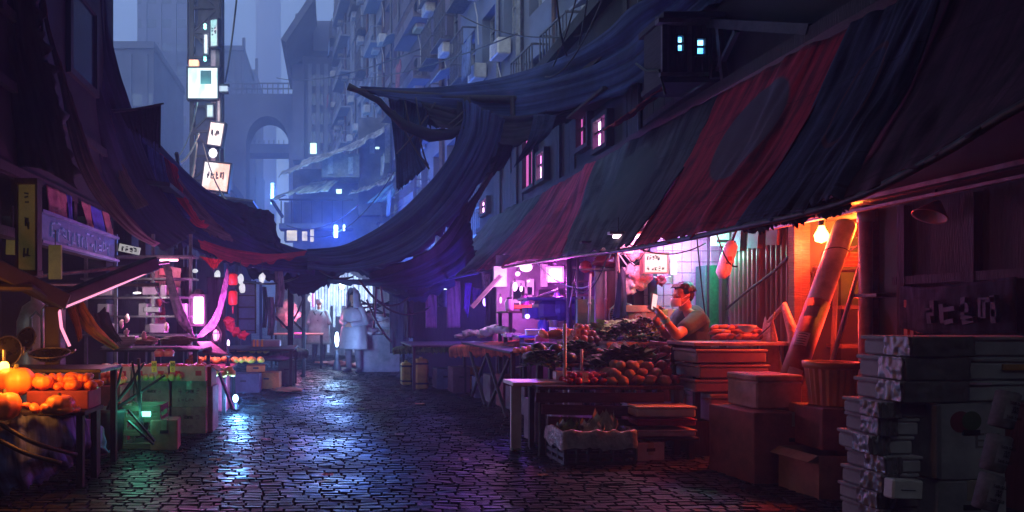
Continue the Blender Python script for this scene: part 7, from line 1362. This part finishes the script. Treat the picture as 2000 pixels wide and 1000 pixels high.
g.box((-.15, 0, 0), (.025, .03, .9)).box((.15, 0, 0), (.025, .03, .9)).build('frame', steeld, t)
# fruit tables on the left
table('fruit_table', 'fruit table with mangoes below the pink lamps', -2.5, -1.3, 8.2, 9.1, .56, M('maroon board', (.2, .04, .06), .7))
heap('mango', 'mango', 'mangoes in the front row of the left table', 'yellow mango in the front heap of the left fruit table', at(405, 735, 8.15), 7, 2, 2, .045, yellowf, 11, (1.2, .9, .8), .4)
heap('mango', 'mango', 'mangoes in the back row of the left table', 'yellow mango in the back row of the left fruit table, near the green leaves', at(450, 708, 9.0), 8, 2, 1, .05, yellowf, 12, (1.2, .9, .8), .5)
heap('orange', 'orange', 'oranges at the end of the left table', 'little orange at the end of the left fruit table beside the red-brown box', at(380, 712, 8.3), 3, 2, 2, .035, MATS['orange peel'], 13, jit=.4)
t = carton('red_crate', 'upright dark red crate on the ground under the mangoes', tuple(atz(420, 800, 0)), (.34, .34, .44), .04, M('dark red crate', (.26, .02, .04), .6), tape_=False); t = carton('grey_crate', 'mauve-grey crate on the ground left of the dark red one', tuple(atz(388, 808, 0)), (.2, .34, .42), .0, M('mauve grey board', (.2, .17, .22), .7), tape_=False)
tag(cloth('lean_board', [pts([(385, 668, 8.6), (412, 668, 8.6)]), pts([(398, 690, 8.4), (450, 696, 8.4)])], M('brown board', (.18, .08, .08), .7), 8, 6, .005, 2, 1, solid=.02), 'brown sloping board on the left fruit table', 'board')
tag(G().beam(at(428, 728, 8.0), at(456, 800, 7.9), .03, .03).build('prop', steel), 'thin slanting prop in front of the blue floor lamp', 'prop')
t = thing('spade', 'spade-like dark handle standing in the left fruit table', 'tool', tuple(at(445, 720, 8.6))); G().tube([(0, 0, 0), (0, 0, .3)], .016, 6).box((0, 0, .02), (.06, .02, .1)).build('handle', armm, t)
# blue floor lamp
tl = thing('blue_lamp', 'bright blue-white lamp low over the wet ground on the left', 'lamp', tuple(at(460, 786, 8.4))); G().ell((0, 0, .05), (.035, .035, .05), n=14).build('bulb', E('blue bulb', (.30, .62, 1), 8), tl, smooth=True); G().lathe([(.05, -.08), (.03, -.02), (.03, .0), (.001, .0)], n=12).build('base', steeld, tl); light(tl, at(464, 775, 8.2), (.14, .42, 1), 22, .1)
# further left stalls
t = table('green_table', 'long stall table with green cloth edge near the dark posts', -2.0, -.62, 10.6, 12.0, .68, woodd)
for k, (a, b, lab) in enumerate((((452, 690, 10.9), (600, 684, 12.2), 'dull green cloth hanging over the left far table'),)):
    a, b = at(*a), at(*b); up = V((-.3, .8, .02)); dn_ = V((.02, -.05, -.14)); tag(cloth('table_cloth', [[a+up, (a+b)/2+up, b+up], [a, (a+b)/2, b], [a+dn_, (a+b)/2+dn_, b+dn_]], MC('dull green cloth', (.10, .17, .09)), 60, 20, .02, 10, 9, rag=.07), lab, 'cloth')
for k, (px, py, d, w_, h_, m_, lab) in enumerate(((523, 735, 11.2, .42, .27, M('amber crate', (.55, .32, .05), .6), 'amber crate facing the alley below the green cloth'), (478, 742, 10.6, .5, .3, bluec, 'slate blue crate left of the amber one'), (560, 736, 12.0, .3, .42, M('moss crate', (.08, .13, .08), .6), 'moss green crate right of the amber one by the post'), (500, 725, 10.9, .3, .1, MATS['amber crate'], 'flat amber tray on top of the slate blue crate'))):
    p = at(px, py, d); z = 0 if k < 3 else .305; p.z = z; t = carton('market_crate', lab, tuple(p), (w_, .35, h_), .05*(k-1), m_, 'crates under the green table', tape_=False)
heap('mango', 'mango', 'mangoes on the green table', 'yellow mango lying on the green table by the grey case', at(480, 690, 11.3), 7, 2, 1, .05, yellowf, 14, (1.2, .9, .8), .5)
t = thing('grey_case', 'grey case with yellow bands lying on the green table', 'case', tuple(at(520, 671, 11.6))); G().box((0, 0, 0), (.5, .25, .14), None, .02).build('body', M('grey case plastic', (.26, .26, .3), .5), t)
for x in (-.2, -.14, -.06): G().box((x, -.002, 0), (.035, .26, .145), None, .004).build('yellow_band', yellowf, t)
tag(G().ell(at(540, 700, 11.2), (.26, .15, .05), None, 16, .4, 2).build('grey_bundle', greyc, smooth=True), 'pale grey bundle lying on the green cloth', 'bundle')
for k, (px, d, r, lab) in enumerate(((568, 12.9, .085, 'thickest dark post at the left of the passage'), (593, 13.1, .055, 'thinner dark post right of the thickest one'))):
    a = atz(px, 735 if k else 738, 0); t = thing('post', lab, 'post', tuple(a), 0, 'posts of the passage'); G().beam((0, 0, 0), (0, 0, 2.15), r*1.4, r*1.4, .01).build('shaft', woodd, t); G().beam((0, 0, .9), (-.3, 0, 1.2), .04, .04).build('brace', woodd, t)
# goods beyond the posts
t = table('pink_table', 'small table lit pink beyond the posts, before the capped person', -1.45, -.22, 15.2, 16.4, .80, M('red brown tabletop', (.4, .17, .12), .7))
for k, (px, py, d, s_, m_, lab) in enumerate(((560, 612, 15.8, (.3, .2, .3), M('dusty pink sacks', (.5, .28, .26), .9, bump=.8), 'dusty pink sacks piled beyond the dark posts'), (578, 655, 15.6, (.36, .2, .13), M('magenta box', (.55, .06, .35), .6), 'magenta box under the dusty pink sacks'))):
    tag(G().ell(at(px, py, d), s_, None, 22, .4, k+4).build('sacks', m_, smooth=True) if k == 0 else G().box(at(px, py, d), s_, None, .01).build('box', m_), lab, ['sacks', 'box'][k])
tl = thing('magenta_tube', 'magenta tube lamp upright between the posts and the capped person', 'lamp', tuple(at(612, 574, 17.6))); G().tube([(0, 0, -.35), (0, 0, .35)], .04, 8).build('tube', E('magenta tube', (.6, .08, .6), .8), tl); G().tube([(0, 0, .35), (0, 0, .42)], .05, 8).build('cap', steeld, tl); light(tl, at(590, 620, 15.4), (1, .25, .55), 14, .15)
# bright curtain behind the figures
t = thing('strip_curtain', 'curtain of pale blue-white plastic strips glowing behind the hooded figure', 'curtain', (at(668, 0, 18.5).x, 18.5, 0)); rnd = random.Random(3); stripm = M('milky strip plastic', (.62, .68, .8), .4, em=(.45, .62, 1), es=.05)
for k in range(22):
    x = -.85+.08*k; z1 = 2.5-abs(x-.0)*.5; z0_ = rnd.choice([.1, 1.2, 1.5, .9, .2]); G().box((x, rnd.uniform(-.05, .05), (z0_+z1)/2), (.065, .006, z1-z0_), rot(0, rnd.uniform(-.02, .02), rnd.uniform(-.4, .4))).build('strip', stripm, t)
t = thing('passage_wall', 'pale blue-grey boards at the back of the passage, lit by the floor lamp', 'wall', (at(655, 0, 20.5).x, 20.5, 0)); G().box((0, 0, 1.4), (3.6, .1, 2.8)).build('boards', M('pale blue grey boards', (.30, .33, .42), .7, scale=2, streak=(6, 1, 1)), t)
tl = thing('passage_lamp', 'cold white lamp above the strip curtain', 'lamp', tuple(at(668, 556, 17.8))); G().ell((0, 0, 0), (.08, .05, .12), n=12).build('bulb', E('cold bulb', (.6, .8, 1), 8), tl, smooth=True); G().tube([(0, 0, .1), (0, 0, .3)], .01, 4).build('cord', rubber, tl); light(tl, at(668, 566, 17.3), (.5, .7, 1), 45, .2)
tl = thing('ground_lamp', 'brightest cold lamp standing on the ground between the two figures', 'lamp', tuple(at(658, 694, 13.4))); G().ell((0, 0, .32), (.04, .04, .15), n=14).build('bulb', E('bright cold bulb', (.55, .8, 1), 14), tl, smooth=True); G().lathe([(.1, -.3), (.05, -.1), (.04, .1), (.001, .12)], n=14).build('stand', steeld, tl); light(tl, at(656, 672, 13.1), (.26, .52, 1), 24, .12)
# right of the hooded figure
t = thing('grey_stall', 'grey stall heaped with pale wrapped bundles right of the hooded figure', 'stall', (at(738, 0, 14.6).x, 14.6, 0)); G().box((0, 0, .4), (.9, .5, .8)).build('counter', M('grey boards', (.2, .2, .26), .8), t); rnd = random.Random(31)
for k in range(9): G().ell((rnd.uniform(-.38, .38), rnd.uniform(-.2, .1), .86+.16*(k//3)), (.22, .18, .10), None, 16, .5, k).build('bundle', M('crumpled grey white plastic', (.5, .48, .56), .5, bump=.8), t, smooth=True)
for k in range(5): G().beam((rnd.uniform(-.6, -.2), -.3, rnd.uniform(1.1, 1.6)), (rnd.uniform(.2, .7), -.3, rnd.uniform(1.0, 1.7)), .04, .04).build('stick', woodd, t)
for k, (px, py, d, m_, lab) in enumerate(((705, 706, 14.4, M('salmon crate', (.5, .14, .14), .6), 'low salmon box at the right feet of the hooded figure'), (660, 704, 15.2, MATS['salmon crate'], 'salmon heap in the middle of the passage floor'), (632, 700, 15.8, MATS['salmon crate'], 'flat salmon sheet on the ground behind the lamp'), (562, 755, 11.8, M('straw litter', (.32, .2, .1), .9), 'straw litter on the ground by the moss green crate'))):
    p = atz(px, py+12, 0); tag(G().ell(p+V((0, 0, .05)), (.24, .2, .09 if k < 2 else .03), None, 18, .6, k+2).build('floor_heap', m_, smooth=True), lab, 'heap', 'heaps on the passage floor')
tag(cloth('hanging_sheet', [pts([(760, 545, 13.8), (800, 545, 13.8)]), pts([(762, 690, 13.8), (798, 690, 13.8)])], MC('slate sheet', (.06, .06, .09)), 20, 26, .05, 4, 41), 'slate-coloured sheet hanging left of the far right table', 'sheet', 'dark sheets behind the far right table')
# distant lamps
for k, (px, py, d, w_, h_, col, p, hue, lab) in enumerate(((656, 452, 27, .16, .5, (.75, .95, 1), 700, (.05, .17, 1), 'tall white-blue glowing panel above the sagging tarp, casting blue mist'), (672, 445, 27, .08, .24, (.75, .95, 1), 0, 0, 'smaller white-blue panel right of the tall one'), (612, 290, 31, .3, .5, (.6, 1, .9), 30, (.4, 1, .85), 'mint glowing sign on the end shop roof'), (662, 374, 31, .26, .2, (.6, 1, .9), 30, (.4, 1, .85), 'small mint lamp under the grey shop box'), (737, 289, 32, .2, .1, (.6, 1, .95), 0, 0, 'pair of mint dots high on the end shop'), (532, 378, 40, .2, 1.3, (.35, .7, 1), 350, (.12, .4, 1), 'tall blue lamp far behind under the arched bridge'))):
    tl = thing('far_lamp', lab, 'lamp', tuple(at(px, py, d)), 0, 'distant lamps over the end shop'); G().box((0, 0, 0), (w_, .1, h_), None, .03).build('lit_panel', E('far glow %d' % k, col, 3 if k < 2 else 1.0), tl); G().box((0, .08, h_/2+.03), (w_*1.2, .16, .05)).build('hood', steeld, tl)
    if p: light(tl, at(px, py, d-.8), hue, p, .3)
# wires across the upper street
for k, (a, b, s, r, lab) in enumerate((((540, 152, 55), (820, 96, 26), .6, .03, 'long thin cable crossing the tenements under the parapets'), ((640, 150, 40), (1010, 66, 16), .5, .02, 'second long cable crossing the nearest tenement'), ((300, 300, 12), (388, 262, 20), .5, .03, 'cable from the scarlet cloth up to the mast'), ((330, 318, 12), (386, 200, 20), .4, .015, 'thin cable from the tarp to the big mast sign'), ((345, 300, 12), (384, 280, 20), .9, .04, 'thick sagging cable at the foot of the mast'), ((440, 160, 22), (462, 0, 20), .2, .03, 'cable rising right from the mast top'), ((396, 280, 21), (455, 405, 14), .3, .02, 'cable falling right from the lower mast signs'), ((1080, 130, 11.5), (1130, -20, 10), .1, .014, 'left cable of the bundle over the broad blue tarp'), ((1110, 110, 11.5), (1085, -20, 10), .25, .014, 'second cable of the bundle over the broad blue tarp'), ((1065, 150, 11.5), (1180, -10, 9), .3, .012, 'most slanted cable of the bundle over the blue tarp'), ((1130, 90, 11), (1150, -20, 10), .05, .014, 'right cable of the bundle over the broad blue tarp'), ((900, 30, 15), (1200, 55, 10.5), .3, .014, 'cable running level into the market roof'), ((560, 440, 30), (700, 400, 27), .5, .03, 'blue-lit cable over the sagging tarp'), ((600, 460, 27), (770, 335, 24), .8, .02, 'thin cable from the tarp up to the end shop'), ((292, 520, 8.5), (330, 590, 8.8), .15, .01, 'black cable looping before the rose sheet'), ((470, 545, 11), (600, 530, 13), .15, .02, 'cable along the fringe of the left tarp'), ((560, 640, 13), (600, 560, 13.2), .12, .02, 'thick cable looping behind the two posts'))):
    sagwire(at(*a), at(*b), s, r, lab, 'overhead cables')
